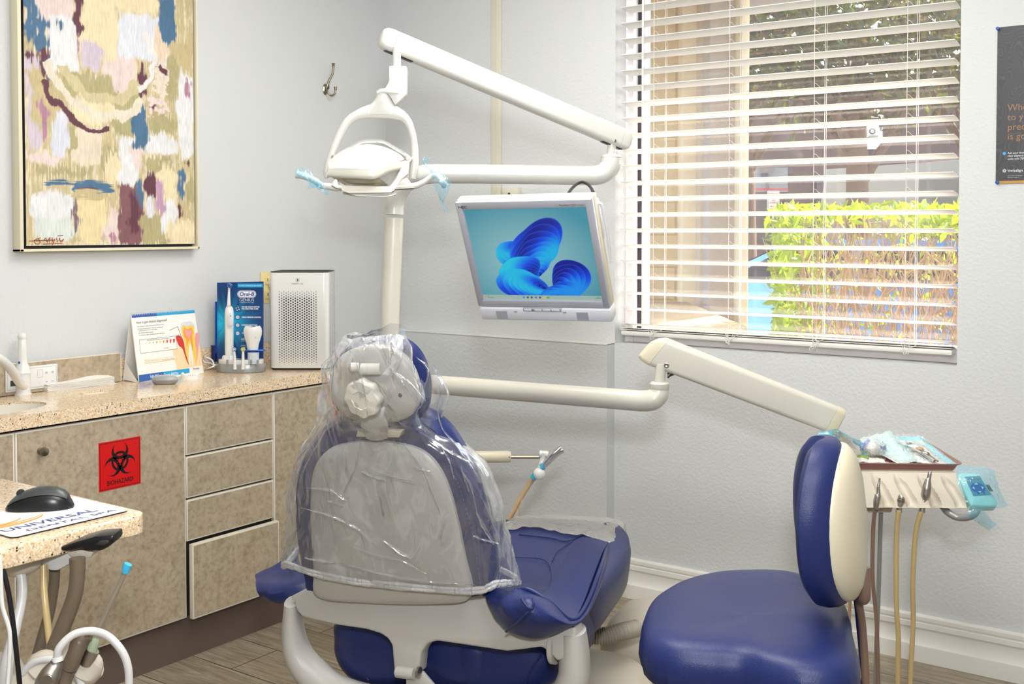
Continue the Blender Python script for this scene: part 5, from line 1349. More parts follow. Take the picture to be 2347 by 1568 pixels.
for i in range(0, len(P_)-1, 2): st.tube([P_[i], P_[i+1]], .0011, 'printblue', 5)
st.build('stitching', pc)
sh = [(735, 1362), (726, 1300), (720, 1220), (718, 1150), (722, 1090), (736, 1050), (765, 1022), (810, 1010), (870, 1007), (930, 1014), (975, 1030), (1008, 1062), (1034, 1115), (1054, 1190), (1070, 1270), (1084, 1362), (1000, 1378), (850, 1376)]
MB().pillow(catclosed([KB(p[0], p[1], .004) for p in sh], 4), -NB, [(.0, 0), (.0, .012), (.006, .019), (.02, .023), (.07, .026), (9, .028)], 'greyshell').build('back_shell', pc)
MB().prism([KB(815, 1002, -.02), KB(820, 986, -.02), KB(920, 990, -.02), KB(914, 1004, -.02)], NB*.03, 'ivory', .002).build('slot_plate', pc)
# headrest
H0 = Q(875, 880, 2.40); HL = math.radians(14); UH = Z*math.cos(HL)-CF*math.sin(HL); NH = CF*math.cos(HL)+Z*math.sin(HL)
def KH(px, py, off=0): return QP(px, py, H0+NH*off, NH)
hr = [(751, 905), (752, 860), (766, 825), (790, 800), (830, 786), (880, 780), (920, 788), (948, 812), (967, 850), (975, 900), (968, 945), (945, 968), (880, 978), (810, 968), (768, 940)]
MB().pillow(catclosed([KH(*p) for p in hr], 4), NH, [(.02, 0), (.004, .003), (0, .012), (.0, .03), (.012, .048), (.035, .056), (9, .055)], 'leather').build('headrest_cushion', pc)
hs = [(768, 905), (764, 865), (776, 828), (800, 803), (845, 790), (895, 792), (930, 812), (955, 848), (966, 895), (958, 935), (930, 958), (880, 968), (825, 962), (786, 940)]
MB().pillow(catclosed([KH(*p) for p in hs], 4), -NH, [(0, 0), (.0, .010), (.006, .018), (.02, .024), (.05, .03), (9, .033)], 'greyshell').build('headrest_shell', pc)
m_ = MB()
for px, py in ((880, 868), (917, 906)): m_.lathe([(.0045, -.001), (.0045, .0006), (0, .0008)], KH(px, py, -.0285), 'metal', -NH, 12)
m_.build('shell_screws', pc)
m_ = MB(); kc = KH(840, 908, -.06); kk = 2.34/FPX
def star(r, dz): return [kc-NH*dz+CR*(r*kk*(1+.05*math.cos(8*a)))*math.cos(a)+UH*(r*kk*(1+.05*math.cos(8*a)))*math.sin(a) for a in np.linspace(0, 2*math.pi, 97)[:-1]]
m_.loft([star(38, -.004), star(43, 0), star(45, .004), star(45, .018), star(42, .023), star(22, .027), star(20, .0255), star(2, .0255)], 'offwhite'); m_.build('adjustment_knob', pc)
m_ = MB(); m_.tube([KH(842, 908, -.0), KH(842, 908, -.07)], .02, 'greyshell', 20)
m_.tube([KH(803, 842, -.045), KH(822, 842, -.035)], .010, 'offwhite', 18); m_.tube([KH(828, 846, -.05), KH(872, 846, -.038)], .012, 'offwhite', 18)
m_.build('pivot_barrel', pc)
m_ = MB(); m_.patch([[KH(828, 930, -.02), KH(855, 940, -.035), KH(885, 930, -.02)], [KH(830, 950, -.03), KH(857, 958, -.035), KH(882, 952, -.03)], [KB(832, 972, -.03), KB(858, 985, -.03), KB(890, 975, -.03)], [KB(845, 1000, -.01), KB(862, 1004, -.02), KB(885, 998, -.01)]], 'greyshell', 4, 4, th=.008)
m_.build('headrest_bracket', pc)
# rear crossbar with stem
CX0 = Q(925, 1420, 2.57)
def KX(px, py, off=0): return QP(px, py, CX0+CF*off, CF)
cb_ = [(672, 1372), (712, 1345), (760, 1338), (1110, 1352), (1140, 1400), (1153, 1440), (1185, 1456), (1221, 1463), (1273, 1452), (1300, 1432), (1320, 1440), (1316, 1500), (1290, 1512), (1277, 1518), (1261, 1500), (1241, 1484), (1205, 1489), (1161, 1494), (1080, 1482), (1000, 1470), (978, 1477), (963, 1500), (958, 1548), (902, 1540), (897, 1480), (888, 1465), (872, 1454), (840, 1444), (760, 1432), (692, 1416), (678, 1400)]
MB().prism([KX(p[0], p[1]) for p in cb_], CF*.045, 'greyshell', .007, 3).build('rear_crossbar', pc)
m_ = MB(); 
ua = [(672, 1378), (672, 1440), (682, 1495), (716, 1545), (780, 1592), (900, 1622), (1050, 1632), (1200, 1630), (1285, 1606), (1314, 1560), (1316, 1500), (1312, 1442)]
sweepoval(m_, [KX(p[0], p[1], .04) for p in ua], [.020, .026, .034, .040, .042, .042, .042, .040, .038, .036, .034, .030], [.05]*12, 'greyshell', 6, 20); m_.build('side_frame', pc)
m_ = MB(); m_.tube([KX(910, 1540, -.004), KX(950, 1545, -.004)], .013, 'greyshell', 18); m_.lathe([(.012, 0), (.012, .006), (.007, .007), (0, .0072)], KX(957, 1540, -.01), 'metal', CR, 18)
m_.prism([KX(930, 1548, .0), KX(966, 1540, .0), KX(1000, 1580, 0), KX(930, 1590, 0)], CF*.012, 'greyshell', .003); m_.build('hinge', pc)
for px, py, sg_ in ((1280, 1500, 1),): MB().lathe([(.04, 0), (.04, .01), (.032, .014)], KX(1278, 1480, .03), 'greyshell', -CR, 28).build('arm_pivot', pc)
# seat cushion seen under the crossbar and in front
m_ = MB(); sc = [(754, 1430), (750, 1470), (751, 1505), (766, 1540), (800, 1568), (900, 1590), (1080, 1600), (1240, 1590), (1272, 1540), (1262, 1500), (1245, 1465), (1200, 1430), (1000, 1400), (820, 1400)]
o5 = catclosed([KX(p[0], p[1], .085) for p in sc], 4)
m_.pillow(o5, CF, [(9, -.028), (.09, -.022), (.05, -.014), (.025, .0), (.008, .02), (0, .05), (0, .26), (.03, .30), (.1, .31), (9, .31)], 'leather'); m_.build('seat_cushion', pc)
m_ = MB()
for pts in ([(806, 1440), (808, 1480), (822, 1520), (845, 1560)], [(1160, 1492), (1130, 1530), (1105, 1575)], [(1240, 1500), (1215, 1540), (1200, 1580)]):
    m_.tube([KX(p[0], p[1], .068) for p in pts], .0022, 'leather', 6, 5)
m_.build('seams', pc)
sf = [(1010, 1395), (1060, 1270), (1100, 1205), (1165, 1184), (1262, 1182), (1390, 1190), (1428, 1200), (1444, 1226), (1436, 1262), (1404, 1308), (1365, 1350), (1300, 1385), (1200, 1430), (1080, 1460)]
SZ = .50
MB().pillow(catclosed([Q(p[0], p[1], z=SZ) for p in sf], 5), Z, [(.10, -.16), (.04, -.15), (.008, -.12), (0, -.08), (-.004, -.045), (.004, -.016), (.02, -.004), (.06, .0), (.12, .0), (9, -.005)], 'leather', ctr=Q(1235, 1290, z=SZ)).build('leg_cushion', pc)
m_ = MB()
for pts in ([(1190, 1225), (1260, 1233), (1300, 1240), (1345, 1222)], [(1170, 1276), (1250, 1285), (1265, 1330), (1256, 1360)], [(1265, 1287), (1275, 1265), (1310, 1242)]):
    m_.tube([Q(p[0], p[1], z=SZ+.0008) for p in pts], .0016, 'leather', 6, 5)
m_.build('seat_seams', pc)
# side slings (arm bolsters)
def DQ(t): return Q(t[0], t[1], t[2])
m_ = MB()
m_.patch([[DQ(t) for t in r] for r in [
    [(1200, 1352, 2.62), (1240, 1362, 2.6), (1262, 1340, 2.66), (1290, 1285, 2.8), (1318, 1240, 2.92), (1332, 1231, 2.94)],
    [(1225, 1362, 2.52), (1268, 1378, 2.52), (1292, 1352, 2.6), (1325, 1292, 2.74), (1350, 1246, 2.88), (1362, 1234, 2.92)],
    [(1265, 1385, 2.42), (1310, 1418, 2.42), (1332, 1392, 2.5), (1358, 1325, 2.64), (1380, 1268, 2.78), (1394, 1243, 2.88)]]], 'leather', 4, 4, th=-.016)
m_.build('bolster_face', pc)
m_ = MB()
def wr(i, j, p): return .004*math.sin(p.x*90+p.z*60)*max(0, math.sin(p.z*40+1))
m_.patch([[DQ(t) for t in r] for r in [
    [(1110, 1352, 2.50), (1165, 1351, 2.46), (1210, 1350, 2.43), (1262, 1380, 2.41), (1311, 1420, 2.41), (1345, 1388, 2.50), (1378, 1302, 2.67), (1396, 1245, 2.88)],
    [(1112, 1368, 2.46), (1160, 1376, 2.38), (1212, 1378, 2.34), (1265, 1404, 2.34), (1312, 1430, 2.38), (1350, 1400, 2.48), (1384, 1310, 2.66), (1399, 1256, 2.88)],
    [(1124, 1396, 2.44), (1160, 1412, 2.37), (1215, 1424, 2.33), (1268, 1430, 2.34), (1312, 1436, 2.39), (1348, 1408, 2.49), (1382, 1330, 2.66), (1396, 1275, 2.88)],
    [(1140, 1426, 2.46), (1165, 1446, 2.42), (1200, 1460, 2.40), (1240, 1463, 2.40), (1290, 1446, 2.43), (1335, 1418, 2.51), (1372, 1350, 2.68), (1388, 1300, 2.88)],
    [(1160, 1432, 2.54), (1180, 1440, 2.52), (1210, 1446, 2.52), (1245, 1444, 2.52), (1290, 1434, 2.53), (1325, 1405, 2.60), (1355, 1345, 2.76), (1370, 1300, 2.92)]]], 'leather', 5, 4, th=-.012, disp=wr)
m_.build('right_sling', pc)
m_ = MB(); P_ = catmull([DQ(t) for t in [(1180, 1356, 2.44), (1212, 1355, 2.42), (1262, 1385, 2.40), (1309, 1424, 2.405), (1342, 1392, 2.49), (1376, 1306, 2.66), (1393, 1252, 2.87)]], 12)
m_.tube([p+Z*.003 for p in P_], .0045, 'leather', 8); m_.build('sling_piping', pc)
m_ = MB()
for pts in ([(1195, 1372, 2.33), (1210, 1392, 2.315), (1222, 1395, 2.31)], [(1160, 1448, 2.40), (1195, 1418, 2.33), (1222, 1390, 2.315), (1222, 1372, 2.33)]):
    m_.tube([DQ(t) for t in pts], .0028, 'leather', 6, 4)
m_.build('sling_folds', pc)
m_ = MB(); m_.patch([[DQ(t) for t in r] for r in [
    [(680, 1262, 2.98), (650, 1292, 2.98), (615, 1314, 2.98), (589, 1323, 2.98)],
    [(690, 1300, 2.92), (664, 1322, 2.92), (628, 1326, 2.92), (587, 1332, 2.94)],
    [(700, 1330, 2.84), (668, 1342, 2.82), (630, 1348, 2.82), (590, 1345, 2.86)],
    [(712, 1350, 2.82), (692, 1362, 2.80), (650, 1372, 2.80), (606, 1362, 2.84)],
    [(716, 1352, 2.90), (698, 1358, 2.90), (660, 1362, 2.90), (626, 1354, 2.92)]]], 'leather', 5, 4, th=-.012, disp=wr)
m_.tube([DQ(t) for t in [(682, 1268, 2.965), (652, 1297, 2.965), (617, 1318, 2.965), (590, 1328, 2.965)]], .004, 'leather', 8, 5)
m_.build('left_sling', pc)
MB().prism([Q(665, 1368, 2.72), Q(700, 1350, 2.72), Q(720, 1400, 2.72), Q(690, 1412, 2.72)], CF*.03, 'greyshell', .004).build('sling_bracket', pc)
# base on the floor
bp_ = [Q(p[0], p[1], z=.17) for p in [(1180, 1500), (1320, 1478), (1400, 1482), (1470, 1505), (1500, 1550), (1490, 1640), (1380, 1700), (1200, 1700), (1120, 1600)]]
MB().pillow(catclosed(bp_, 4), Z, [(0, -.168), (0, -.05), (.008, -.02), (.03, -.004), (9, 0)], 'taupe').build('floor_base', pc)
cc_ = Q(1000, 1560, z=.25); MB().tube([Q(1050, 1560, z=.17)+CF*.1, Q(1050, 1560, z=.17)+CF*.1+Z*.2], .09, 'dark', 24).build('lift_column', pc)
# corrugated hose and floor box
jx = thing('floor_box', 'cream domed utility cover on the floor behind the stool', 'floor box', Q(1560, 1500, 3.3).xy.to_3d())
jc = Q(1548, 1560, z=0); jc = V((jc.x, jc.y, 0)); rings = []
for h, r in [(.002, 1.0), (.06, 1.0), (.13, .97), (.18, .88), (.215, .74), (.235, .5), (.243, .2), (.244, .01)]:
    ring = []
    for a in np.linspace(0, 2*math.pi, 41)[:-1]:
        ca_, sa_ = math.cos(a), math.sin(a); q_ = (abs(ca_)**3.2+abs(sa_)**3.2)**(-1/3.2)
        ring.append(jc+CR*(.235*r*q_*ca_)+CF*(.17*r*q_*sa_)+Z*h)
    rings.append(ring)
MB().loft(rings, 'taupe').build('cover', jx)
h_ = MB(); P_ = catmull([Q(1300, 1452, 3.25), Q(1345, 1456, 3.25), Q(1385, 1458, 3.25), Q(1425, 1448, 3.26), Q(1460, 1440, 3.3)], 14); rr_ = []
for i in range(len(P_)): rr_.append(.026 if i % 2 else .0215)
vs_r = rr_
m2_ = MB(); m2_.tube(P_, vs_r, 'corrugated', 16); tag(m2_.build('corrugated_hose'), 'grey corrugated hose between the patient chair and the cream floor cover', 'hose')

# ================================================================== PLASTIC COVERS
rows_px = [  # (left, centre-left, centre, centre-right, right) on the rear side, then depth of the front half
    [(806, 782), (830, 776), (870, 772), (905, 772), (924, 790)],
    [(768, 806), (810, 790), (868, 784), (925, 790), (962, 818)],
    [(750, 846), (800, 842), (868, 840), (940, 842), (1000, 858)],
    [(745, 900), (800, 905), (868, 908), (950, 905), (1016, 902)],
    [(738, 948), (800, 960), (868, 965), (940, 958), (1006, 946)],
    [(722, 985), (790, 996), (868, 1000), (950, 1000), (1032, 990)],
    [(700, 1035), (780, 1045), (868, 1050), (980, 1052), (1084, 1036)],
    [(680, 1090), (770, 1108), (875, 1118), (1000, 1120), (1126, 1098)],
    [(668, 1160), (765, 1180), (880, 1192), (1030, 1196), (1148, 1168)],
    [(663, 1225), (760, 1250), (890, 1268), (1050, 1272), (1164, 1250)],
    [(661, 1275), (758, 1300), (895, 1320), (1070, 1330), (1182, 1312)],
    [(656, 1296), (755, 1325), (900, 1344), (1080, 1357), (1189, 1338)]]
rows = []
for i, r in enumerate(rows_px):
    hn = i < 5; K_ = KH if hn else KB; of = -.075 if i in (2, 3) else (-.06 if hn else -.034); fr = .11 if hn else .155
    L_, a_1, b_1, c_1, R_ = r
    wl, wr_ = K_(L_[0], L_[1], .03), K_(R_[0], R_[1], .05 if hn else .08)
    rear = [K_(L_[0]+ (6 if not hn else 10), L_[1]+1, .0), K_(a_1[0], a_1[1], of), K_(b_1[0], b_1[1], of), K_(c_1[0], c_1[1], of), K_(R_[0]-52, R_[1]+3, -.012)]
    N_ = NH if hn else NB
    rows.append([wl]+rear+[K_(R_[0]-14, R_[1]+1, .025 if hn else .035), wr_, wr_+N_*.03-CR*.04, (wr_+wl)*.5+N_*fr, wl+N_*(fr-.04)+CR*.02])
rnd = random.Random(5); NN = None
def wrinkle(i, j, p):
    v = 0
    for k, (fx, fz, ph, am) in enumerate([(9, 15, .3, .0045), (21, -13, 1.7, .0032), (37, 29, 4.1, .0018), (61, -47, 2.2, .001)]):
        t = math.sin((p.x+p.y*.6)*fx*1.7+p.z*fz+ph+1.6*math.sin(p.z*11+k)+math.sin(p.x*7))
        v += am*(1-abs(t))*1.6
    return v*(1.25 if i < 25 else .8)
bg_ = MB(); bg_.patch(rows, 'bag', 9, 6, closed_u=True, disp=wrinkle, jit=.0006)
bagt = thing('plastic_chair_cover', 'clear wrinkled plastic bag pulled over the backrest and headrest of the patient chair', 'plastic cover', C0)
bg_.build('bag', bagt, ang=180, recalc=False)
# gathered knot and tape at the top, loose folds, rolled hem
MT['bagwhite'] = film('crumpled clear plastic', (.97, .98, 1, 1), .35, .1, .8, 30, (.9, .91, .92, 1), 1.5)
k2 = MB()
k2.patch([[KH(800, 778, -.03), KH(850, 770, -.03), KH(900, 766, -.03), KH(922, 770, -.03)], [KH(806, 800, -.05), KH(852, 792, -.06), KH(896, 800, -.06), KH(924, 800, -.04)]], 'bagwhite', 7, 6, jit=.002, seed=2)
k2.patch([[KH(893, 772, -.07), KH(908, 772, -.075), KH(922, 772, -.07)], [KH(890, 800, -.085), KH(908, 802, -.09), KH(924, 796, -.08)], [KH(893, 830, -.085), KH(905, 828, -.09), KH(916, 826, -.085)], [KH(880, 855, -.08), KH(893, 862, -.085), KH(905, 860, -.08)]], 'bagwhite', 5, 5, jit=.0022, seed=9)
k2.build('gathered_knot', bagt, ang=180, recalc=False)
k3 = MB(); fold_sets = [
    ([(800, 800), (825, 850), (835, 900), (845, 960)], KH, -.082), ([(880, 800), (900, 850), (940, 880), (975, 915)], KH, -.08), ([(905, 850), (930, 890), (965, 935)], KH, -.07), ([(955, 820), (985, 850), (972, 890)], KH, -.04),
    ([(1012, 900), (1004, 940), (1015, 985), (1045, 1020), (1075, 1060), (1100, 1100)], KB, -.005), ([(760, 960), (735, 1010), (705, 1060), (685, 1110)], KB, -.03), ([(700, 1118), (760, 1128), (790, 1150), (800, 1142)], KB, -.042),
    ([(690, 1165), (760, 1185), (820, 1215), (850, 1245)], KB, -.042), ([(800, 1250), (860, 1275), (920, 1290), (980, 1315)], KB, -.042), ([(850, 1080), (900, 1095), (950, 1105)], KB, -.042),
    ([(1010, 1020), (1030, 1060), (1045, 1100)], KB, -.03), ([(1060, 1080), (1080, 1120), (1095, 1180)], KB, -.03), ([(1100, 1130), (1130, 1200), (1160, 1290)], KB, .01), ([(830, 1000), (818, 1060), (790, 1130)], KB, -.042), ([(780, 1290), (880, 1320), (980, 1335), (1090, 1340)], KB, -.04), ([(920, 1010), (970, 1080), (1010, 1180)], KB, -.04)]
rnd = random.Random(11)
for pts, K_, of in fold_sets:
    P_ = [K_(p[0], p[1], of) for p in pts]; w0 = .0035
    ra = [p+CR*rnd.uniform(-.002, .002) for p in P_]; rb = [p+(UB*rnd.uniform(.004, .008)+CR*rnd.uniform(.0, .004)) for p in P_]
    mid = [(a+b)*.5-NB*rnd.uniform(.003, .006) for a, b in zip(ra, rb)]
    ra[0] = rb[0] = mid[0]; ra[-1] = rb[-1] = mid[-1]
    k3.patch([ra, mid, rb], 'bag', 7, 4, jit=.0006, seed=int(of*-1000)+len(pts))
for j in range(9):
    right = j % 2; px = rnd.uniform(985, 1120) if right else rnd.uniform(690, 1000); py = rnd.uniform(990, 1320) if not right else rnd.uniform(960, 1300)
    if right: px = 960+(py-960)*.42+rnd.uniform(10, 60)
    K_, of = (KB, -.036 if px < 1040 else -.006); a = rnd.uniform(.1, 1.3); L = rnd.uniform(40, 85)
    p0 = K_(px, py, of); p1 = K_(px+L*math.cos(a), py+L*math.sin(a), of); w_ = rnd.uniform(.002, .005); mdp = (p0+p1)/2
    k3.patch([[p0, mdp-CR*w_, p1], [p0-NB*w_, mdp-NB*w_*2, p1-NB*w_], [p0+CR*w_*.4, mdp+CR*w_, p1+CR*w_*.4]], 'bag', 4, 5, jit=.0012, seed=j)
k3.build('loose_folds', bagt, ang=180, recalc=False)
hem = [p for p in catclosed(rows[-1], 8)]
MT['hem'] = film('bunched plastic hem', (.95, .95, .96, 1), .5, .12, .7, 40, (.86, .86, .85, 1), 1.3)
hm = MB()
for dz, r, sd0 in ((0, .0055, 1), (.007, .004, 2), (-.004, .0035, 3)):
    rnd = random.Random(sd0); hm.tube([p+UB*(dz+rnd.uniform(-.0015, .0015)) for p in hem]+[hem[0]+UB*dz], r, 'hem', 8, cap=False)
hm.build('elastic_hem', bagt, ang=180)
# toe cover
tc = MB(); tz = SZ+.006
tr = [[Q(1180, 1183, z=tz-.02), Q(1262, 1179, z=tz-.02), Q(1390, 1187, z=tz-.02), Q(1430, 1198, z=tz-.02), Q(1436, 1215, z=tz-.06)],
      [Q(1165, 1192, z=tz), Q(1260, 1192, z=tz+.001), Q(1370, 1202, z=tz), Q(1418, 1218, z=tz-.01), Q(1436, 1240, z=tz-.07)],
      [Q(1155, 1203, z=tz), Q(1250, 1203, z=tz+.001), Q(1350, 1218, z=tz), Q(1408, 1245, z=tz-.01), Q(1432, 1285, z=tz-.10)],
      [Q(1160, 1216, z=tz), Q(1222, 1208, z=tz+.001), Q(1300, 1224, z=tz), Q(1360, 1236, z=tz), Q(1395, 1278, z=tz-.02), ][:4]+[Q(1412, 1320, z=tz-.13)]]
tc.patch(tr, 'toecover', 8, 6, jit=.0008, disp=lambda i, j, p: .002*math.sin(p.x*120+p.y*40))
tag(tc.build('toe_cover', ang=180, recalc=False), 'clear grey plastic sheet wrapped over the foot end of the patient chair', 'plastic cover')
# ================================================================== DELIVERY UNIT
T0 = Q(897, 873, 3.62)
du = thing('delivery_unit', 'off white delivery arm and instrument head holding the instrument tray', 'delivery unit', V((T0.x, T0.y, .9)))
rt = .0300
MB().tube([T0, Q(1020, 883.5, 3.55), Q(1250, 902, 3.43), Q(1430, 916, 3.335), Q(1470, 919, 3.315), Q(1494, 917, 3.30), Q(1508, 905, 3.30), Q(1511, 890, 3.30)], [rt, rt, rt*1.01, rt*1.03, rt*1.04, rt*1.04, rt*1.02, .0275], 'offwhite', 28, 6).build('support_tube', du)
ec = Q(1511, 893, 3.30); MB().lathe([(.0275, 0), (.0285, .002), (.0285, .018), (.025, .022), (.016, .023)], ec, 'offwhite', Z, 28).build('elbow_collar', du)
MB().tube([ec+Z*.018, Q(1515, 835, 3.30)], .0165, 'offwhite', 20).build('pivot_pin', du)
A0, B0 = Q(1504, 804, 3.32), Q(1912, 962, 3.24)
tt = (B0-A0).normalized(); sd2 = tt.cross(Z).normalized(); up2 = sd2.cross(tt)
if sd2.dot(FW) > 0: sgn = -1
else: sgn = 1
LN = (B0-A0).length
def bring(s, hh, ww=.062, r=.014, sh=0, sl=0):
    c = A0+tt*s; pts = []; hx, hy = ww/2, hh/2; rr = min(r, hx*.95, hy*.95)
    for (a, b, a0) in ((1, 1, 0), (-1, 1, 90), (-1, -1, 180), (1, -1, 270)):
        for q in range(7):
            g = math.radians(a0+15*q); yy_ = b*(hy-rr)+rr*math.sin(g)
            pts.append(c+sd2*(a*(hx-rr)+rr*math.cos(g))+up2*(yy_+sh)+tt*sl*yy_)
    return pts
h0, h1 = .0925, .080
MB().loft([bring(.008, h0, sl=.32), bring(LN-.012, h1, sl=.12)], 'offwhite').build('spring_arm', du)
MB().loft([bring(-.036, h0*.42, .045, .012, -.010, .35), bring(-.033, h0*.58, .052, .012, -.008, .35), bring(-.020, h0*.82, .06, .012, -.003, .34), bring(-.004, h0*.97, sl=.33), bring(.0075, h0, sl=.32)], 'ivory').build('end_cap', du)
MB().loft([bring(LN-.0115, h1, sl=.12), bring(LN+.006, h1*.98, sl=.12), bring(LN+.016, h1*.9, .055, sl=.1), bring(LN+.019, h1*.7, .045, sl=.1)], 'ivory').build('end_cap', du)
for px, py in ((1528, 836), (1914, 980)):
    c_ = Q(px, py, 3.3); c_ = A0+tt*((c_-A0).dot(tt))+up2*((c_-A0).dot(up2))
    MB().lathe([(.0078, 0), (.0078, .0015), (.005, .0022), (.0035, .0012), (0, .001)], c_+sd2*sgn*.031, 'metal', sd2*sgn, 20).build('pivot_screw', du)
for k in range(3):
    m_ = MB(); m_.tube([Q(1530, 858+k*4, 3.31), Q(1538, 850+k*5, 3.31), Q(1556, 850+k*3, 3.31), Q(1580, 856+k*2, 3.31)], .003, ('charcoal', 'graytower', 'dark')[k], 8, 5); m_.build('cable', du)
# head frame directions
TZ = .785
P1, P4, P3, P2_ = [Q(a, b, z=TZ) for a, b in ((1845, 1010), (2119, 1010), (2212, 1067), (1893, 1063))]
hx = (P3-P2_).normalized(); hy = V((-hx.y, hx.x, 0))
if hy.dot(FW) < 0: hy = -hy
# front face of the head with four instrument scallops
fl_, fr_1 = Q(1935, 1081, 3.07), Q(2192, 1085, 3.04)
bl_, br_1 = Q(1948, 1163, 3.0), Q(2218, 1165, 2.97)
m_ = MB(); NU, NV = 121, 22
cent = [(.245, .33), (.445, .53), (.652, .735), (.862, .945)]
grid = []
for j in range(NV):
    v_ = j/(NV-1); row = []
    for i in range(NU):
        u = i/(NU-1); p = (fl_+(fr_1-fl_)*u)*(1-v_)+(bl_+(br_1-bl_)*u)*v_
        p = p-hy*.010*math.sin(math.pi*min(1, v_*1.05))          # gentle bulge
        for a, b in cent:
            uc = a+(b-a)*min(v_/.78, 1.08); wv = .052*math.sin(math.pi*min(.5, max(0, (v_-.03))*1.1+.06)) if v_ > .03 else 0
            if wv > 0:
                s = 1-((u-uc)/wv)**2
                if s > 0: p = p+hy*.019*s**.8*min(1, (v_-.03)*3)
        row.append(p)
    grid.append(row)
vs = [p for r in grid for p in r]; fs = [(j*NU+i, j*NU+i+1, (j+1)*NU+i+1, (j+1)*NU+i) for j in range(NV-1) for i in range(NU-1)]
m_.raw(vs, fs, 'taupe')
def side(u): return [fl_+(fr_1-fl_)*u, bl_+(br_1-bl_)*u, bl_+(br_1-bl_)*u+hy*.06-Z*.012, fl_+(fr_1-fl_)*u+hy*.26-Z*.02, fl_+(fr_1-fl_)*u+hy*.26]
m_.loft([[p+hy*.022-(Z*0) if k < 2 else p for k, p in enumerate(side(0))], [p+hy*.022 if k < 2 else p for k, p in enumerate(side(1))]], 'taupe')
# thin caps closing the front edge
m_.raw([grid[0][0], grid[0][-1], fr_1+hy*.03, fl_+hy*.03], [(0, 1, 2, 3)], 'taupe')
m_.raw([grid[-1][0], grid[-1][-1], br_1+hy*.03, bl_+hy*.03], [(0, 1, 2, 3)], 'taupe')
rgt = [r[-1] for r in grid]; m_.raw(rgt+[br_1+hy*.03, fr_1+hy*.03], [tuple(range(len(rgt)+2))], 'taupe')
lft = [r[0] for r in grid]; m_.raw(lft+[bl_+hy*.03, fl_+hy*.03], [tuple(range(len(lft)+2))], 'taupe')
m_.build('instrument_head', du, recalc=False)
m_ = MB(); a_0 = Q(1832, 1064, 3.2); m_.tube([a_0, a_0+hx*.12], .032, 'taupe', 24); m_.lathe([(.032, 0), (.030, .004), (.02, .007), (0, .008)], a_0, 'taupe', -hx, 24)
m_.tube([Q(1926, 1000, 3.27), Q(1928, 1060, 3.24)], .016, 'offwhite', 18); m_.prism([a_0+Z*.02, a_0+Z*.02+hx*.34, a_0+hx*.34-Z*.03, a_0+hx*.06-Z*.03], hy*.08, 'taupe', .008); m_.build('head_mount', du)
m_ = MB(); m_.prism([Q(1985, 1160, 3.08), Q(2048, 1160, 3.08), Q(2044, 1176, 3.08), Q(1990, 1176, 3.08)], hy*.05, 'taupe', .004); m_.build('under_block', du)
m_ = MB(); m_.tube([Q(2160, 1160, 3.02), Q(2172, 1174, 2.99), Q(2192, 1185, 2.97), Q(2216, 1186, 2.97), Q(2234, 1178, 2.98), Q(2242, 1164, 3.0)], .0095, 'graytower', 16, 6); m_.build('grab_handle', du)
# control pad
tp = [(2200, 1086), (2235, 1084), (2248, 1090), (2283, 1145), (2286, 1155), (2278, 1161), (2233, 1160), (2222, 1154), (2196, 1100)]
cpd = MB(); o_ = [Q(a, b, 2.98+(1160-b)*.0009) for a, b in tp]; n_ = (o_[2]-o_[0]).cross(o_[6]-o_[0]).normalized()
if n_.dot(V(_v)) > 0: n_ = -n_
o2_ = catclosed(o_, 3)
cpd.pillow(o2_, n_, [(0, -.022), (.0, -.004), (.002, 0), (.005, .002), (9, .0022)], 'teal'); cpd.build('control_pad', du)
mb_ = [(2210, 1094), (2245, 1092), (2271, 1136), (2230, 1139)]
m_ = MB(); oo = [Q(a, b, 2.98+(1160-b)*.0009)+n_*.0028 for a, b in mb_]; m_.poly(oo, 'tealdark')
ux = (oo[1]-oo[0]).normalized(); uy = -(oo[3]-oo[0]).normalized()
c_ = (oo[0]+oo[1]+oo[2]+oo[3])/4
m_.text('Pelton Crane', oo[0]+ux*.006-(-uy)*-.010*0+ -uy*.012, ux, uy, .006, 'printdark', .034)
cc5 = c_-uy*.006+n_*.0003
m_.poly([cc5+ux*.019*math.cos(a)+uy*.016*math.sin(a) for a in np.linspace(0, 2*math.pi, 25)[:-1]], 'printblue')
for a in (0, 90, 180, 270):
    d = ux*math.cos(math.radians(a))+uy*math.sin(math.radians(a)); e = ux*-math.sin(math.radians(a))+uy*math.cos(math.radians(a))
    m_.poly([cc5+n_*.0003+d*.016, cc5+n_*.0003+d*.010+e*.005, cc5+n_*.0003+d*.010-e*.005], 'teal')
for s in (-.008, .008):
    q0 = oo[2]*.5+oo[3]*.5+uy*.007+ux*s+n_*.0003; m_.poly([q0+ux*.003*math.cos(a)+uy*.003*math.sin(a) for a in np.linspace(0, 2*math.pi, 17)[:-1]], 'printblue')
m_.build('pad_membrane', du, smooth=False, recalc=False)
MB().prism([Q(2262, 1113, 2.995), Q(2268, 1112, 2.995), Q(2277, 1126, 2.98), Q(2271, 1127, 2.98)], FW*.01, 'charcoal', .001).build('pad_latch', du)
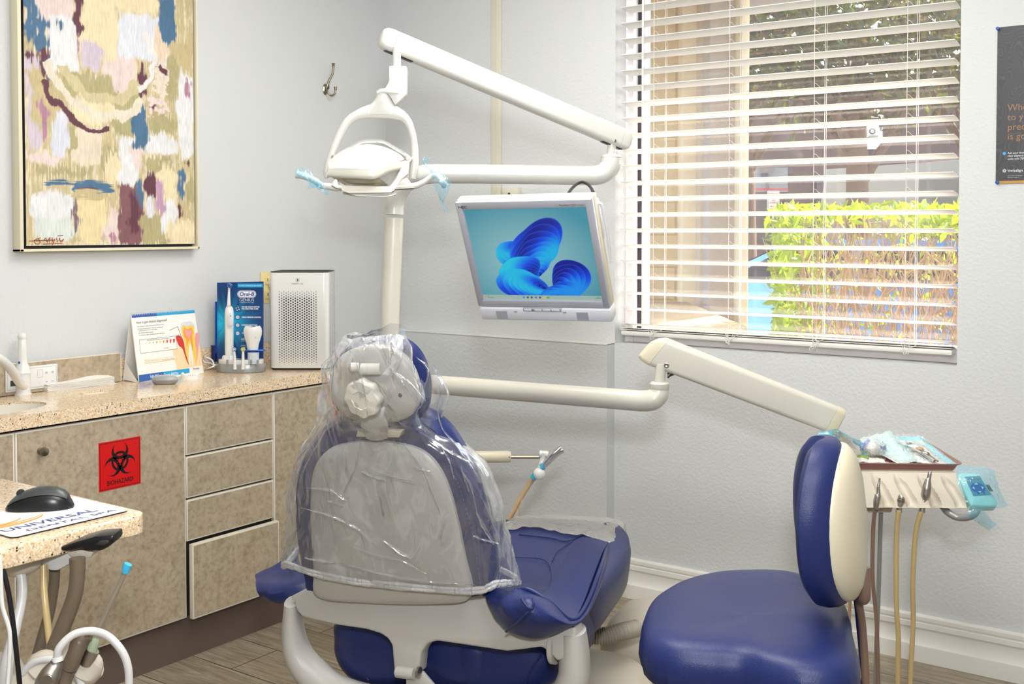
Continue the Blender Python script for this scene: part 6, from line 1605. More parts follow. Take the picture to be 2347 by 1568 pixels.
# barrier film on the pad
m_ = MB()
m_.patch([[Q(2195, 1066, 3.03), Q(2240, 1070, 3.03), Q(2279, 1077, 3.03)], [Q(2192, 1100, 2.97), Q(2245, 1095, 2.955), Q(2284, 1098, 3.0)], [Q(2212, 1145, 2.955), Q(2262, 1130, 2.945), Q(2296, 1132, 2.98)], [Q(2228, 1166, 2.95), Q(2275, 1166, 2.945), Q(2311, 1160, 2.97)]], 'bluefilm', 6, 6, jit=.0006, seed=3)
m_.patch([[Q(2216, 1160, 2.95), Q(2240, 1162, 2.945), Q(2250, 1166, 2.95)], [Q(2224, 1186, 2.94), Q(2246, 1182, 2.93), Q(2266, 1184, 2.95)], [Q(2266, 1216, 2.95), Q(2275, 1210, 2.945), Q(2284, 1203, 2.95)]], 'bluefilm', 5, 5, jit=.0008, seed=5)
tag(m_.build('barrier_film', recalc=False), 'blue barrier film draped over the control pad and handle of the instrument head', 'barrier film', 'blue barrier films')
# handpieces and their hoses
def HP(px, py, d=2.995): return Q(px, py, d)
def hosepath(pts, d0=2.99, d1=3.05):
    P_ = []
    for i, (a, b) in enumerate(pts): P_.append(Q(a, b, d0+(d1-d0)*i/(len(pts)-1)))
    last = P_[-1]; P_ += [V((last.x, last.y, .12)), V((last.x, last.y+.02, .03))]
    return P_
specs = [('slim steel handpiece in the left cradle with a brown hose', 'hosebrown', .0055,
          [(2016.5, 1096), (2015, 1106), (2013.5, 1113), (2013, 1131), (2012, 1136), (2009, 1150), (2006, 1172)], [.0022, .0026, .004, .0055, .0085, .0085, .0058],
          [(2005, 1170), (2001, 1221), (2000, 1326), (2009, 1423), (2013, 1568)]),
         ('short steel coupling in the middle cradle with a tan hose', 'hosetan', .0068,
          [(2068, 1138), (2066, 1141), (2065, 1150), (2062, 1160), (2060.5, 1174)], [.0088, .0092, .0085, .0078, .0078], [(2060, 1170), (2054.6, 1233), (2054.6, 1382), (2059, 1463), (2058, 1568)]),
         ('bulbous steel handpiece in the right cradle with a tan hose', 'hosetan', .0068,
          [(2132.5, 1080), (2131, 1086), (2129, 1096), (2127, 1102), (2124, 1118), (2121, 1136), (2118.5, 1146), (2116, 1152), (2113, 1174)], [.0035, .0052, .0056, .0075, .0125, .0122, .0066, .0068, .0078],
          [(2111, 1172), (2098, 1229), (2092, 1342), (2093, 1423), (2086, 1568)])]
for lab, hm_, hr_, bp, br_, hp_ in specs:
    t = thing('dental_handpiece', lab, 'handpiece', HP(*bp[-1]), 0, 'handpieces in the instrument head')
    m_ = MB(); m_.tube([HP(*p) for p in bp], br_, 'metal', 18, 4)
    for f in (.35, .42, .49):
        i_ = int(f*(len(bp)-1)); p = HP(*bp[i_]); q_ = HP(*bp[i_+1]); ctr_ = p+(q_-p)*(f*(len(bp)-1)-i_)
        m_.lathe([(br_[i_]*1.0, -.0008), (br_[i_]*1.18, 0), (br_[i_]*1.0, .0008)], ctr_, 'metal', (q_-p), 18)
    m_.build('handpiece_body', t)
    MB().tube(hosepath(hp_), hr_, hm_, 12, 6).build('hose', t)
    MB().tube([HP(*bp[-1]), HP(bp[-1][0]-.8, bp[-1][1]-4)], hr_*1.3, 'black' if 'left' in lab else 'metal', 14).build('hose_collar', t)
for pts, k, r, lab in [([(2019, 1176), (2014, 1342), (2010, 1450), (2006, 1568)], 'graytower', .0062, 'light grey hose hanging behind the left handpiece hose'),
                       ([(1947, 1150), (1950, 1300), (1946, 1420), (1940, 1568)], 'hosebeige', .005, 'thin beige hose hanging behind the stool backrest')]:
    tag(MB().tube(hosepath(pts, 3.1, 3.16), r, k, 12, 6).build('drop_hose'), lab, 'hose')
# ------------------------------------------------------------------ tray and its contents
def rrect4(cs, r, n=6, grow=0.0, dz=0):
    c = sum(cs, V())/4; out = []
    for i in range(4):
        p = cs[i]; a = (cs[i-1]-p).normalized(); b = (cs[(i+1) % 4]-p).normalized(); dd = (p-c).normalized()
        p2 = p+dd*grow*1.41; s = p2+a*r; e = p2+b*r
        for k in range(n+1):
            t_ = k/n; out.append(s*(1-t_)**2+p2*2*t_*(1-t_)+e*t_**2+Z*dz)
    return out
cs = [P2_, P3, P4, P1]
ty = thing('instrument_tray', 'dusty mauve plastic instrument tray on the delivery head', 'tray', (P1+P3)/2-Z*.022)
m_ = MB().loft([rrect4(cs, .028, grow=-.022, dz=-.024), rrect4(cs, .034, grow=-.008, dz=-.003), rrect4(cs, .036, grow=.0, dz=.001), rrect4(cs, .036, grow=.0, dz=.003), rrect4(cs, .035, grow=-.005, dz=.003), rrect4(cs, .03, grow=-.016, dz=-.018), rrect4(cs, .02, grow=-.06, dz=-.019)], 'tray'); m_.build('tray_body', ty)
TB = TZ-.017
def TQ(zx, zy, h): return Q(1800+zx/4.428, 960+zy/4.428, z=TB+h)
m_ = MB(); m_.patch([[TQ(330, 300, .004), TQ(520, 260, .005), TQ(800, 240, .006), TQ(1100, 235, .005), TQ(1420, 260, .005)], [TQ(500, 400, .004), TQ(700, 380, .007), TQ(980, 370, .006), TQ(1300, 380, .006), TQ(1580, 380, .005)], [TQ(640, 450, .004), TQ(800, 450, .005), TQ(1050, 452, .005), TQ(1360, 450, .005), TQ(1720, 470, .004)]], 'paper', 5, 5, jit=.0005)
tag(m_.build('tray_liner', recalc=False), 'white paper liner covering the bottom of the mauve tray', 'liner')
def pouch(name_lab, rows_, film_, inner=None, seed=1):
    t = thing('sterile_pouch', name_lab, 'pouch', rows_[1][1], 0, 'sterilisation pouches on the tray')
    MB().patch([[p-Z*.004 for p in r] for r in rows_], 'paper', 5, 5, jit=.0008, seed=seed).build('paper_back', t, recalc=False)
    MB().patch([[p+Z*.003 for p in r] for r in rows_], film_, 6, 6, jit=.0014, seed=seed+7, disp=lambda i, j, p: .0015*math.sin(p.x*140+p.y*90)).build('film_front', t, recalc=False, ang=180)
    return t
pouch('bright blue instrument pouch sticking up at the left end of the tray', [[TQ(330, 145, .125), TQ(430, 128, .13), TQ(520, 118, .13), TQ(600, 160, .11), TQ(760, 235, .055)], [TQ(350, 200, .11), TQ(480, 200, .11), TQ(580, 220, .09), TQ(680, 270, .06), TQ(800, 320, .03)], [TQ(370, 260, .08), TQ(500, 300, .06), TQ(640, 340, .04), TQ(760, 380, .015), TQ(850, 400, .012)]], 'pouchfilm', seed=2)
MT['palefilm'] = film('pale aqua pouch film', (.8, .96, .98, 1), .45, .12, .7, 25, (.72, .92, .93, 1))
pouch('pale aqua sealed pouch lying across the middle of the tray', [[TQ(750, 210, .045), TQ(900, 175, .05), TQ(1060, 135, .055), TQ(1095, 165, .05)], [TQ(880, 300, .035), TQ(1000, 270, .035), TQ(1120, 235, .04), TQ(1200, 270, .03)], [TQ(1170, 455, .015), TQ(1230, 440, .018), TQ(1290, 425, .018), TQ(1338, 412, .018)]], 'palefilm', seed=4)
t3 = pouch('clear fronted pouch with a blue border at the right end of the tray', [[TQ(1100, 160, .05), TQ(1230, 165, .045), TQ(1330, 170, .045), TQ(1390, 165, .05)], [TQ(1180, 260, .03), TQ(1290, 265, .03), TQ(1400, 260, .03), TQ(1480, 270, .03)], [TQ(1320, 430, .012), TQ(1460, 440, .014), TQ(1600, 455, .012), TQ(1735, 468, .012)]], 'clearfilm', seed=6)
m_ = MB()
for rr_ in ([TQ(1385, 190, .050), TQ(1480, 280, .036), TQ(1600, 370, .026), TQ(1735, 460, .016)], [TQ(1440, 240, .046), TQ(1500, 275, .036), TQ(1620, 370, .026), TQ(1760, 462, .016)]): pass
m_.patch([[TQ(1350, 170, .055), TQ(1440, 280, .038), TQ(1560, 380, .026), TQ(1690, 468, .017)], [TQ(1430, 225, .053), TQ(1510, 290, .038), TQ(1630, 385, .026), TQ(1765, 468, .017)]], 'pouchfilm', 5, 5)
m_.patch([[TQ(1140, 175, .056), TQ(1260, 180, .05), TQ(1370, 185, .052)], [TQ(1150, 215, .05), TQ(1270, 222, .045), TQ(1385, 225, .046)]], 'pouchfilm', 5, 4)
m_.build('blue_border', t3, recalc=False)
m_ = MB(); rnd = random.Random(4)
for k in range(7):
    a = TQ(rnd.uniform(1200, 1330), rnd.uniform(240, 300), .034); b = TQ(rnd.uniform(1380, 1560), rnd.uniform(370, 440), .020); m_.tube([a, (a+b)/2+Z*.003, b], rnd.uniform(.0012, .0035), ('metal', 'chrome', 'tealdark')[k % 3], 8, 4)
m_.ball(TQ(1365, 310, .032), .009, 'hosebeige', (1.3, 1, .8)); m_.ball(TQ(1300, 285, .034), .010, 'papertowel', (1.6, 1, .7)); m_.ball(TQ(1420, 350, .030), .008, 'metal', (1.5, .8, .7))
m_.build('instruments', t3)
t4 = thing('wrapped_syringe_set', 'clear wrap with blue plastic tips and white gauze in the middle of the tray', 'wrapped set', TQ(880, 330, .02))
m_ = MB(); m_.tube([TQ(770, 300, .04), TQ(800, 260, .05), TQ(850, 215, .062)], [.006, .006, .005], 'blueplastic', 14, 4); m_.lathe([(.004, 0), (.006, .001), (.006, .004), (0, .0045)], TQ(765, 300, .04), 'navyplastic', -RT, 14); m_.build('blue_tip', t4)
m_ = MB(); m_.tube([TQ(930, 265, .045), TQ(990, 300, .035)], .0045, 'bluepin', 12); m_.lathe([(.002, 0), (.0085, .001), (.0085, .004), (.004, .005)], TQ(998, 300, .036), 'printblue', (RT-FW), 16); m_.build('blue_tip', t4)
m_ = MB(); m_.patch([[TQ(830, 260, .045), TQ(890, 245, .052), TQ(950, 270, .045)], [TQ(800, 310, .032), TQ(880, 310, .045), TQ(960, 330, .03)], [TQ(830, 350, .02), TQ(900, 360, .025), TQ(960, 360, .02)]], 'papertowel', 5, 5, jit=.001, th=.003); m_.build('gauze', t4)
m_ = MB(); m_.patch([[TQ(740, 240, .045), TQ(850, 170, .07), TQ(960, 200, .06), TQ(1020, 260, .045)], [TQ(740, 300, .04), TQ(860, 270, .062), TQ(960, 290, .052), TQ(1030, 310, .035)], [TQ(780, 370, .02), TQ(880, 370, .03), TQ(960, 370, .03), TQ(1020, 360, .02)]], 'clearfilm', 6, 6, jit=.0022, seed=3); m_.build('clear_wrap', t4, recalc=False, ang=180)
c_ = TQ(1055, 425, .008); tag(MB().lathe([(.010, 0), (.0115, .012), (.016, .0125), (.016, .014), (.010, .0145), (0, .0142)], c_, 'redcap', Z+RT*.15, 24).build('prophy_cup'), 'tiny dark red cup at the front of the tray', 'cup')
m_ = MB(); m_.patch([[TQ(700, 390, .012), TQ(770, 385, .016), TQ(830, 400, .012)], [TQ(720, 445, .01), TQ(780, 440, .014), TQ(840, 450, .01)]], 'paper', 5, 4, th=.002, jit=.0008); m_.patch([[TQ(850, 405, .012), TQ(930, 400, .018), TQ(1000, 420, .014)], [TQ(840, 450, .01), TQ(930, 448, .013), TQ(1010, 455, .01)]], 'paper', 5, 4, th=.002, jit=.0008)
tag(m_.build('gauze_pad'), 'white gauze pads at the front left of the tray', 'gauze pad')
m_ = MB(); m_.tube([TQ(700, 370, .018), TQ(760, 395, .016)], .0035, 'printgreen', 8); m_.tube([TQ(760, 380, .02), TQ(850, 395, .016)], .003, 'printgreen', 8); m_.tube([TQ(720, 360, .018), TQ(800, 400, .014)], .004, 'navyplastic', 8)
tag(m_.build('colour_sticks'), 'green and purple plastic instrument handles under the pouches on the tray', 'instrument')

# ================================================================== ASSISTANT ARM ON THE FAR SIDE
AD = 3.72
aa = thing('assistant_arm', 'cream horizontal arm with a rod and holder behind the patient chair', 'instrument arm', Q(1100, 1047, AD))
MB().tube([Q(900, 1049, AD), Q(1165, 1047, AD), Q(1171, 1047, AD)], [.0195, .0195, .017], 'ivory', 20).build('arm_tube', aa)
MB().tube([Q(1168, 1047.5, AD), Q(1242, 1047.5, AD)], .0058, 'nickel', 12).build('steel_rod', aa)
m_ = MB(); m_.tube([Q(1246, 1037, AD), Q(1243, 1055, AD), Q(1240, 1078, AD-.01)], [.013, .011, .013], 'white', 18, 4); m_.tube([Q(1236, 1040, AD), Q(1256, 1042, AD)], .012, 'white', 16); m_.ball(Q(1236, 1086, AD-.03), .0205, 'white'); m_.build('holder_clip', aa)
MB().lathe([(.002, 0), (.002, .001), (0, .0011)], Q(1167, 1048, AD-.0195), 'dark', -FW, 10).build('set_screw', aa)
sy = thing('air_water_syringe', 'chrome air water syringe resting in the holder behind the patient chair', 'syringe', Q(1240, 1075, AD-.03))
m_ = MB(); m_.tube([Q(1242, 1072, AD-.03), Q(1258, 1056, AD-.03), Q(1276, 1038, AD-.03), Q(1290, 1030, AD-.03)], [.0095, .011, .013, .012], 'chrome', 16, 4)
m_.tube([Q(1245, 1066, AD-.04), Q(1262, 1046, AD-.045), Q(1284, 1026, AD-.04)], [.004, .007, .008], 'chrome', 12, 4); m_.tube([Q(1272, 1030, AD-.045), Q(1270, 1040, AD-.045)], .002, 'chrome', 6); m_.build('syringe_body', sy)
m_ = MB(); m_.tube([Q(1222, 1096, AD-.02), Q(1229, 1086, AD-.025)], .0115, 'skyblue', 14); m_.tube([Q(1240, 1072, AD-.03), Q(1246, 1068, AD-.03)], .012, 'skyblue', 14); m_.build('blue_collar', sy)
MB().tube([Q(1223, 1096, AD), Q(1200, 1130, AD), Q(1178, 1170, AD), Q(1150, 1230, AD), Q(1140, 1330, AD), V((Q(1140, 1330, AD).x, Q(1140, 1330, AD).y, .05))], .0085, 'hosebeige', 12, 5).build('hose', sy)
MB().tube([Q(1197, 1140, AD-.01), Q(1191, 1165, AD-.01), Q(1189, 1190, AD-.01)], .0018, 'hosetan', 6, 4).build('thin_tube', sy)
# ================================================================== STOOL
SE = .60
sc_ = Q(1715, 1410, z=SE); st_ = thing('operator_stool', 'blue padded stool with a curved backrest in a cream shell', 'stool', V((sc_.x, sc_.y, 0)))
so_ = [(1476, 1432), (1480, 1392), (1506, 1354), (1560, 1324), (1640, 1305), (1720, 1300), (1810, 1304), (1890, 1330), (1938, 1375), (1948, 1420), (1958, 1462), (1960, 1505), (1920, 1530), (1840, 1530), (1760, 1512), (1700, 1494), (1620, 1490), (1540, 1482), (1490, 1462)]
oo = catclosed([Q(a, b, z=SE) for a, b in so_], 5)
m_ = MB(); m_.pillow(oo, Z, [(.05, -.105), (.012, -.098), (-.004, -.085), (-.010, -.06), (-.008, -.035), (.002, -.012), (.02, .0), (.06, .006), (.11, .006), (.17, .003), (9, .0)], 'leather', ctr=sc_)
# soft wrinkles gathered along the near rim
rnd = random.Random(3)
m_.v = [tuple(V(p)+((V(p)-sc_).normalized()*(.0022*math.sin(60*math.atan2(p[1]-sc_.y, p[0]-sc_.x)) if p[2] < SE-.03 else 0))) for p in m_.v]
m_.build('seat_cushion', st_)
m_ = MB(); o6 = [sc_+(p-sc_)*.93-Z*.104 for p in oo]; m_.pillow(o6, Z, [(0, -.008), (0, .002), (.02, .004), (9, .004)], 'offwhite', ctr=sc_-Z*.104); m_.build('seat_pan', st_)
m_ = MB(); m_.tube([sc_-Z*.115, sc_-Z*.17], .045, 'black', 24); m_.tube([sc_-Z*.15, V((sc_.x, sc_.y, .25))], .022, 'chrome', 20); m_.tube([V((sc_.x, sc_.y, .30)), V((sc_.x, sc_.y, .09))], .03, 'black', 20); m_.box(sc_-Z*.125, (.16, .12, .02), 'black', .004); m_.build('gas_lift', st_)
m_ = MB(); m_.tube([sc_-Z*.125, sc_-Z*.13+RT*.12, sc_-Z*.135-FW*.02+RT*.2], .005, 'black', 8, 3); m_.build('lever', st_)
for k in range(5):
    a = k*2*math.pi/5+.3; d = V((math.cos(a), math.sin(a), 0)); m_ = MB()
    m_.tube([V((sc_.x, sc_.y, .12))+d*.02, V((sc_.x, sc_.y, .10))+d*.16, V((sc_.x, sc_.y, .08))+d*.27], [.026, .022, .016], 'black', 14, 4); m_.tube([V((sc_.x, sc_.y, .08))+d*.265, V((sc_.x, sc_.y, .05))+d*.265], .006, 'chrome', 10)
    e = V((-d.y, d.x, 0)); leg_ = m_.build('base_leg', st_)
    mm_ = MB(); mm_.tube([V((sc_.x, sc_.y, .028))+d*.275-e*.022, V((sc_.x, sc_.y, .028))+d*.275-e*.006], .027, 'black', 20); mm_.tube([V((sc_.x, sc_.y, .028))+d*.275+e*.006, V((sc_.x, sc_.y, .028))+d*.275+e*.022], .027, 'black', 20); mm_.tube([V((sc_.x, sc_.y, .05))+d*.268, V((sc_.x, sc_.y, .028))+d*.275], .008, 'black', 8); mm_.tube([V((sc_.x, sc_.y, .028))+d*.275-e*.02, V((sc_.x, sc_.y, .028))+d*.275+e*.02], .006, 'chrome', 8); mm_.build('caster', leg_)
# backrest, wrapping towards the sitter
bc_ = Q(1952, 1193, 2.40); th_ = math.radians(13)
nr = RT*math.cos(th_)-FW*math.sin(th_); hb_ = RT*math.sin(th_)+FW*math.cos(th_)
TL_ = math.radians(3); ub_ = Z*math.cos(TL_)-nr*math.sin(TL_)
def warp(m, c=.055, a=.17):
    out = []
    for p in m.v:
        p = V(p); s = (p-bc_).dot(hb_); t_ = (p-bc_).dot(ub_)
        out.append(tuple(p-nr*(c*(s/a)**2+ .018*(t_/.18)**2)))
    m.v = out; return m
def sup(rx, ry, n=48, e=2.5, kx=0):
    pts = []
    for a in np.linspace(0, 2*math.pi, n+1)[:-1]:
        ca_, sa_ = math.cos(a), math.sin(a)
        pts.append(bc_+hb_*(rx*abs(ca_)**(2/e)*(1 if ca_ > 0 else -1))*(1-.12*max(0, sa_))+ub_*(ry*abs(sa_)**(2/e)*(1 if sa_ > 0 else -1)))
    return pts
RX, RY = .150, .164
m_ = MB().pillow(sup(RX+.004, RY+.004, 72), -nr, [(.012, -.004), (.0, .0), (-.008, .012), (-.011, .03), (-.008, .05), (.008, .068), (.03, .077), (.055, .078), (.08, .078), (.105, .078), (.125, .077), (9, .074)], 'leather', ctr=bc_)
for i_, p in enumerate(m_.v):
    p = V(p); s = (p-bc_).dot(hb_); dpt = -(p-bc_).dot(nr); t_ = (p-bc_).dot(ub_)
    if dpt > .01: m_.v[i_] = tuple(p+nr*dpt*.38*math.exp(-((s-.01)/.035)**2))
warp(m_, .07).build('back_cushion', st_)
m_ = MB().pillow(sup(RX, RY), nr, [(0, .0), (-.001, .006), (.002, .014), (.012, .022), (.03, .028), (.07, .032), (9, .034)], 'ivory', ctr=bc_+nr*0)
warp(m_, .07).build('back_shell', st_)
m_ = MB(); m_.tube([bc_-ub_*.10+nr*.022, bc_-ub_*.165+nr*.018, Q(1968, 1372, 2.44), Q(1977, 1440, 2.46), Q(1984, 1568, 2.46), Q(1975, 1600, 2.46), sc_-Z*.125+RT*.12, sc_-Z*.125], [.012, .014, .0085, .0085, .0085, .0085, .0085, .0085], 'hosebrown', 12, 6, flat=1.0); m_.build('back_bar', st_)
m_ = MB(); m_.tube([Q(1960, 1362, 2.46), Q(1966, 1423, 2.47), Q(1973, 1503, 2.475), Q(1972, 1568, 2.47), sc_-Z*.13+RT*.16], .0048, 'navyplastic', 10, 6); m_.build('bar_sleeve', st_)
# ================================================================== WORK TABLE AT THE LOWER LEFT
TT = .900; cxr, cyf = Q(318, 1181, z=TT).x, Q(303, 1166, z=TT).y
tb = thing('side_table', 'speckled beige side table corner in the lower left foreground', 'table', (cxr-.3, cyf-.4, 0))
x0_, y0t = cxr-.62, cyf-.95
pts = [V((x0_, y0t, TT-.037)), V((cxr, y0t, TT-.037))]+[V((cxr-.028+.028*math.cos(a), cyf-.028+.028*math.sin(a), TT-.037)) for a in np.linspace(0, math.pi/2, 8)]+[V((x0_, cyf, TT-.037))]
MB().prism(pts, Z*.037, 'granite', .006, 3).build('tabletop', tb)
m_ = MB(); m_.bx(x0_+.16, x0_+.30, cyf-.55, cyf-.41, .03, TT-.037, 'offwhite', .02); m_.bx(x0_+.02, x0_+.5, cyf-.75, cyf-.2, 0, .035, 'offwhite', .012); m_.build('pedestal', tb)
# mouse pad
mz = TT+.0035
xf = Q(150, 1203, z=mz).x; ymx = Q(301, 1169, z=mz).y; ymn = Q(6, 1225, z=mz).y; xb = xf-.185
mp_ = thing('mouse_pad', 'white mouse pad with navy lettering and an orange swoosh on the side table', 'mouse pad', ((xf+xb)/2, (ymx+ymn)/2, TT))
def rr2(x0, x1, y0, y1, r, z):
    o = []
    for (cx, cy, a0) in ((x1-r, y1-r, 0), (x0+r, y1-r, 90), (x0+r, y0+r, 180), (x1-r, y0+r, 270)):
        for k in range(7): a = math.radians(a0+15*k); o.append(V((cx+r*math.cos(a), cy+r*math.sin(a), z)))
    return o
MB().prism(rr2(xb, xf, ymn, ymx, .012, TT+.0003), Z*.0022, 'black').build('rubber_base', mp_, smooth=False)
MB().prism(rr2(xb, xf, ymn, ymx, .012, TT+.0025), Z*.001, 'paper').build('pad_surface', mp_, smooth=False)
m_ = MB(); MT['padblue'] = plain('slate blue print', (70, 80, 140), .5)
L_ = ymx-ymn
m_.text('UNIVERSAL', V((xf-.040, ymn+.035*L_, mz)), Y, -X, .021, 'padblue', .79*L_, bold=.018)
m_.text('DENTAL SPA', V((xf-.013, ymn+.155*L_, mz)), Y, -X, .0135, 'padblue', .76*L_, bold=.012)
for (cx, cy, rx, ry, w_) in ((xf-.112, ymn+.20*L_, .038, .075, .0022), (xf-.118, ymn+.18*L_, .033, .085, .0014), (xf-.120, ymn+.14*L_, .028, .05, .002)):
    o, i = [], []
    for a in np.linspace(-1.9, 1.2, 40):
        ww = w_*1.6*(.3+1.2*math.sin((a+1.9)/3.1*math.pi)); o.append(V((cx+(rx+ww)*math.cos(a), cy+(ry+ww)*math.sin(a), mz+.0003))); i.append(V((cx+(rx-ww)*math.cos(a), cy+(ry-ww)*math.sin(a), mz+.0003)))
    m_.raw(o+i, [(k, k+1, 41+k-1+1, 40+k) for k in range(39)], 'printorange')
m_.build('pad_print', mp_, smooth=False, recalc=False)
# mouse
mc = Q(87, 1172, z=mz); ml = (RT*.97+FW*.2).normalized(); mw = V((-ml.y, ml.x, 0)); mc = mc+mw*.02
mo_ = thing('computer_mouse', 'black and charcoal wireless computer mouse on the mouse pad', 'computer mouse', mc)
def mring(t, k=1, z0=0):
    # t -1 front (left) .. 1 rear (right)
    hw_ = .029*(1-abs(t)**3.2)**.5*(1 if t > 0 else .95); ht = .0385*(1-((t-.18)/1.2)**2 if t > .18 else 1-((t-.18)/1.42)**2*1.05); ht = max(ht*(1-abs(t)**9), .004)
    c = mc+ml*(.061*t); pts = []
    for a in np.linspace(0, math.pi, 15): pts.append(c+mw*(hw_*k*math.cos(a)*(1+.0*t))+Z*(z0+ht*math.sin(a)**.8*k))
    return pts, hw_, ht
m_ = MB(); rings = []
for t in [-.995, -.97, -.9, -.75, -.5, -.25, 0, .25, .5, .7, .85, .94, .985, .999]:
    p, _, _ = mring(t); rings.append([p[0]-Z*0]+p+[p[-1]])
m_.loft([[q+Z*.002 for q in r] for r in rings], 'black'); m_.build('mouse_body', mo_)
m_ = MB(); rings = []
for t in [-.93, -.85, -.7, -.5, -.25, 0, .25, .5, .7, .82]:
    p, _, ht = mring(t); c_ = [q+Z*.0032+(q-mc-ml*(.061*t)).normalized()*.0004 for q in p[3:12]]; rings.append(c_)
m_.patch(rings, 'charcoal', 1, 1, th=-.001); m_.build('top_shell', mo_)
m_ = MB(); c_ = mc+ml*(-.034)+Z*.031; m_.tube([c_-mw*.003, c_+mw*.003], .0075, 'dark', 20); m_.build('scroll_wheel', mo_)
# under-table fittings
def W(px, py, d=1.93): return Q(px, py, d)
def WZ(zx, zy, d=1.93): return Q(zx/3.2125, 1080+zy/3.2125, d)
uh = thing('instrument_holder', 'beige assistant instrument holder with clips under the side table', 'instrument holder', WZ(300, 680))
m_ = MB(); m_.prism([WZ(440, 560, 1.95), WZ(560, 520, 1.95), WZ(700, 480, 1.95), WZ(832, 472, 1.95), WZ(836, 520, 1.95), WZ(800, 560, 1.95), WZ(740, 590, 1.95), WZ(650, 588, 1.95), WZ(600, 570, 1.95), WZ(520, 590, 1.95), WZ(450, 590, 1.95)], FW*.05, 'black', .004)
m_.prism([WZ(700, 545, 1.945), WZ(730, 515, 1.945), WZ(795, 510, 1.945), WZ(800, 530, 1.945), WZ(770, 552, 1.945)], FW*.01, 'dark', .002); m_.build('table_latch', uh)
m_ = MB(); m_.prism([WZ(180, 600, 1.97), WZ(400, 575, 1.97), WZ(540, 590, 1.97), WZ(530, 680, 1.97), WZ(420, 738, 1.97), WZ(350, 735, 1.97), WZ(345, 690, 1.97), WZ(230, 690, 1.97)], FW*.06, 'hosegrey', .006)
m_.prism([WZ(480, 575, 1.965), WZ(690, 585, 1.965), WZ(670, 640, 1.965), WZ(600, 650, 1.965), WZ(530, 640, 1.965), WZ(490, 610, 1.965)], FW*.06, 'taupe', .006)
m_.ball(WZ(130, 640, 1.98), .045, 'taupe', (1.1, 1, .7)); m_.build('manifold', uh)
for j, (a, b, sx_5, rz_) in enumerate([(515, 1325, 1.0, .3), (330, 1440, 1.3, -.2), (640, 1440, 1.25, -.5), (230, 1560, 1.5, .1), (470, 1560, 1.2, .2)]):
    m_ = MB(); m_.tube([WZ(a-60*sx_5*.4, b+60, 1.94), WZ(a, b, 1.92), WZ(a+50*sx_5*.4, b-30, 1.93)], [.020*sx_5, .024*sx_5, .018*sx_5], 'hosebeige' if j > 5 else 'taupe', 20, 4); m_.build('clip', uh)
m_ = MB(); m_.tube([WZ(150, 1600, 1.96), WZ(500, 1620, 1.96), WZ(640, 1500, 1.96)], .02, 'taupe', 16, 4); m_.tube([WZ(150, 1600, 1.96), WZ(-60, 1400, 2.0), V((x0_+.23, cyf-.45, WZ(-60, 1400, 2.0).z))], .02, 'taupe', 14, 3); m_.build('holder_bar', uh)
def hs_(name, pts, r, k, lab, cat='hose', d=1.93, grp=None, dd=0, ext=True, sub=6):
    P_ = [WZ(p[0], p[1], (p[2] if len(p) > 2 else d)) for p in pts]
    o = MB().tube(P_, r, k, 16, sub).build(name); tag(o, lab, cat, grp); return o
hs_('suction_hose', [(140, 680, 1.96), (165, 850, 1.95), (150, 1000, 1.94), (95, 1230, 1.92), (45, 1450, 1.9), (30, 1620, 1.9)], [.0085, .0085, .0085, .0095, .0115, .012], 'hosegrey', 'light grey suction hose hanging at the left edge under the side table')
hs_('white_cable', [(-20, 600, 1.86), (2, 700, 1.86), (15, 980, 1.86), (70, 1180, 1.86), (68, 1400, 1.86), (50, 1650, 1.86)], .0036, 'white', 'thin white cable hanging at the far left under the side table', 'cable')
hs_('black_cable', [(-10, 640, 1.87), (12, 690, 1.87), (60, 880, 1.87), (100, 1150, 1.87), (145, 1568, 1.87), (150, 1680, 1.87)], .0042, 'black', 'black cable hanging under the side table', 'cable')
hs_('thin_hose', [(320, 695, 1.98), (322, 850, 1.97), (335, 1000, 1.96), (370, 1290, 1.95), (390, 1420, 1.95)], .0062, 'hosetan', 'thin beige hose hanging between the thicker hoses under the side table')
hs_('drain_hose', [(402, 720, 2.0), (395, 850, 2.0), (360, 1050, 2.0), (290, 1300, 1.99), (240, 1500, 1.98)], .0095, 'hosedark', 'dark taupe hose hanging behind the thin beige hose')
hs_('evacuation_hose', [(570, 640, 1.95), (570, 760, 1.95), (545, 930, 1.95), (450, 1180, 1.95), (370, 1370, 1.95), (330, 1480, 1.95)], [.0138, .0130, .0132, .0138, .0145, .0145], 'hosedark', 'thick dark taupe evacuation hose hanging from the holder under the side table')
hs_('coiled_hose', [(170, 1490, 1.9), (250, 1410, 1.9), (360, 1385, 1.9), (480, 1420, 1.9), (560, 1480, 1.9), (610, 1600, 1.9)], .0068, 'hosegrey', 'light grey hose looping low behind the silver syringe handle')
hs_('syringe_hose', [(422, 1372, 1.85), (440, 1300, 1.85), (540, 1205, 1.86), (680, 1178, 1.87), (800, 1220, 1.88), (900, 1330, 1.88), (945, 1460, 1.88), (948, 1640, 1.88)], .0066, 'hosegrey', 'light grey hose arching over the instruments below the side table')
t = thing('saliva_ejector', 'clear saliva ejector straw with a bright blue tip leaning over the holder', 'saliva ejector', WZ(640, 1380, 1.9))
MT['straw'] = film('smoky clear straw', (.75, .7, .62, 1), .45, .08, 0, 10, (.4, .36, .3, 1))
MB().tube([WZ(925, 740, 1.9), WZ(800, 1000, 1.9), WZ(715, 1190, 1.9)], .0042, 'straw', 12, 4).build('straw', t)
MB().tube([WZ(944, 684, 1.9), WZ(936, 700, 1.9), WZ(922, 748, 1.9)], [.0068, .0072, .0062], 'skyblue', 14).build('blue_tip', t)
MT['palegreen'] = plain('pale green plastic', (176, 188, 160), .35)
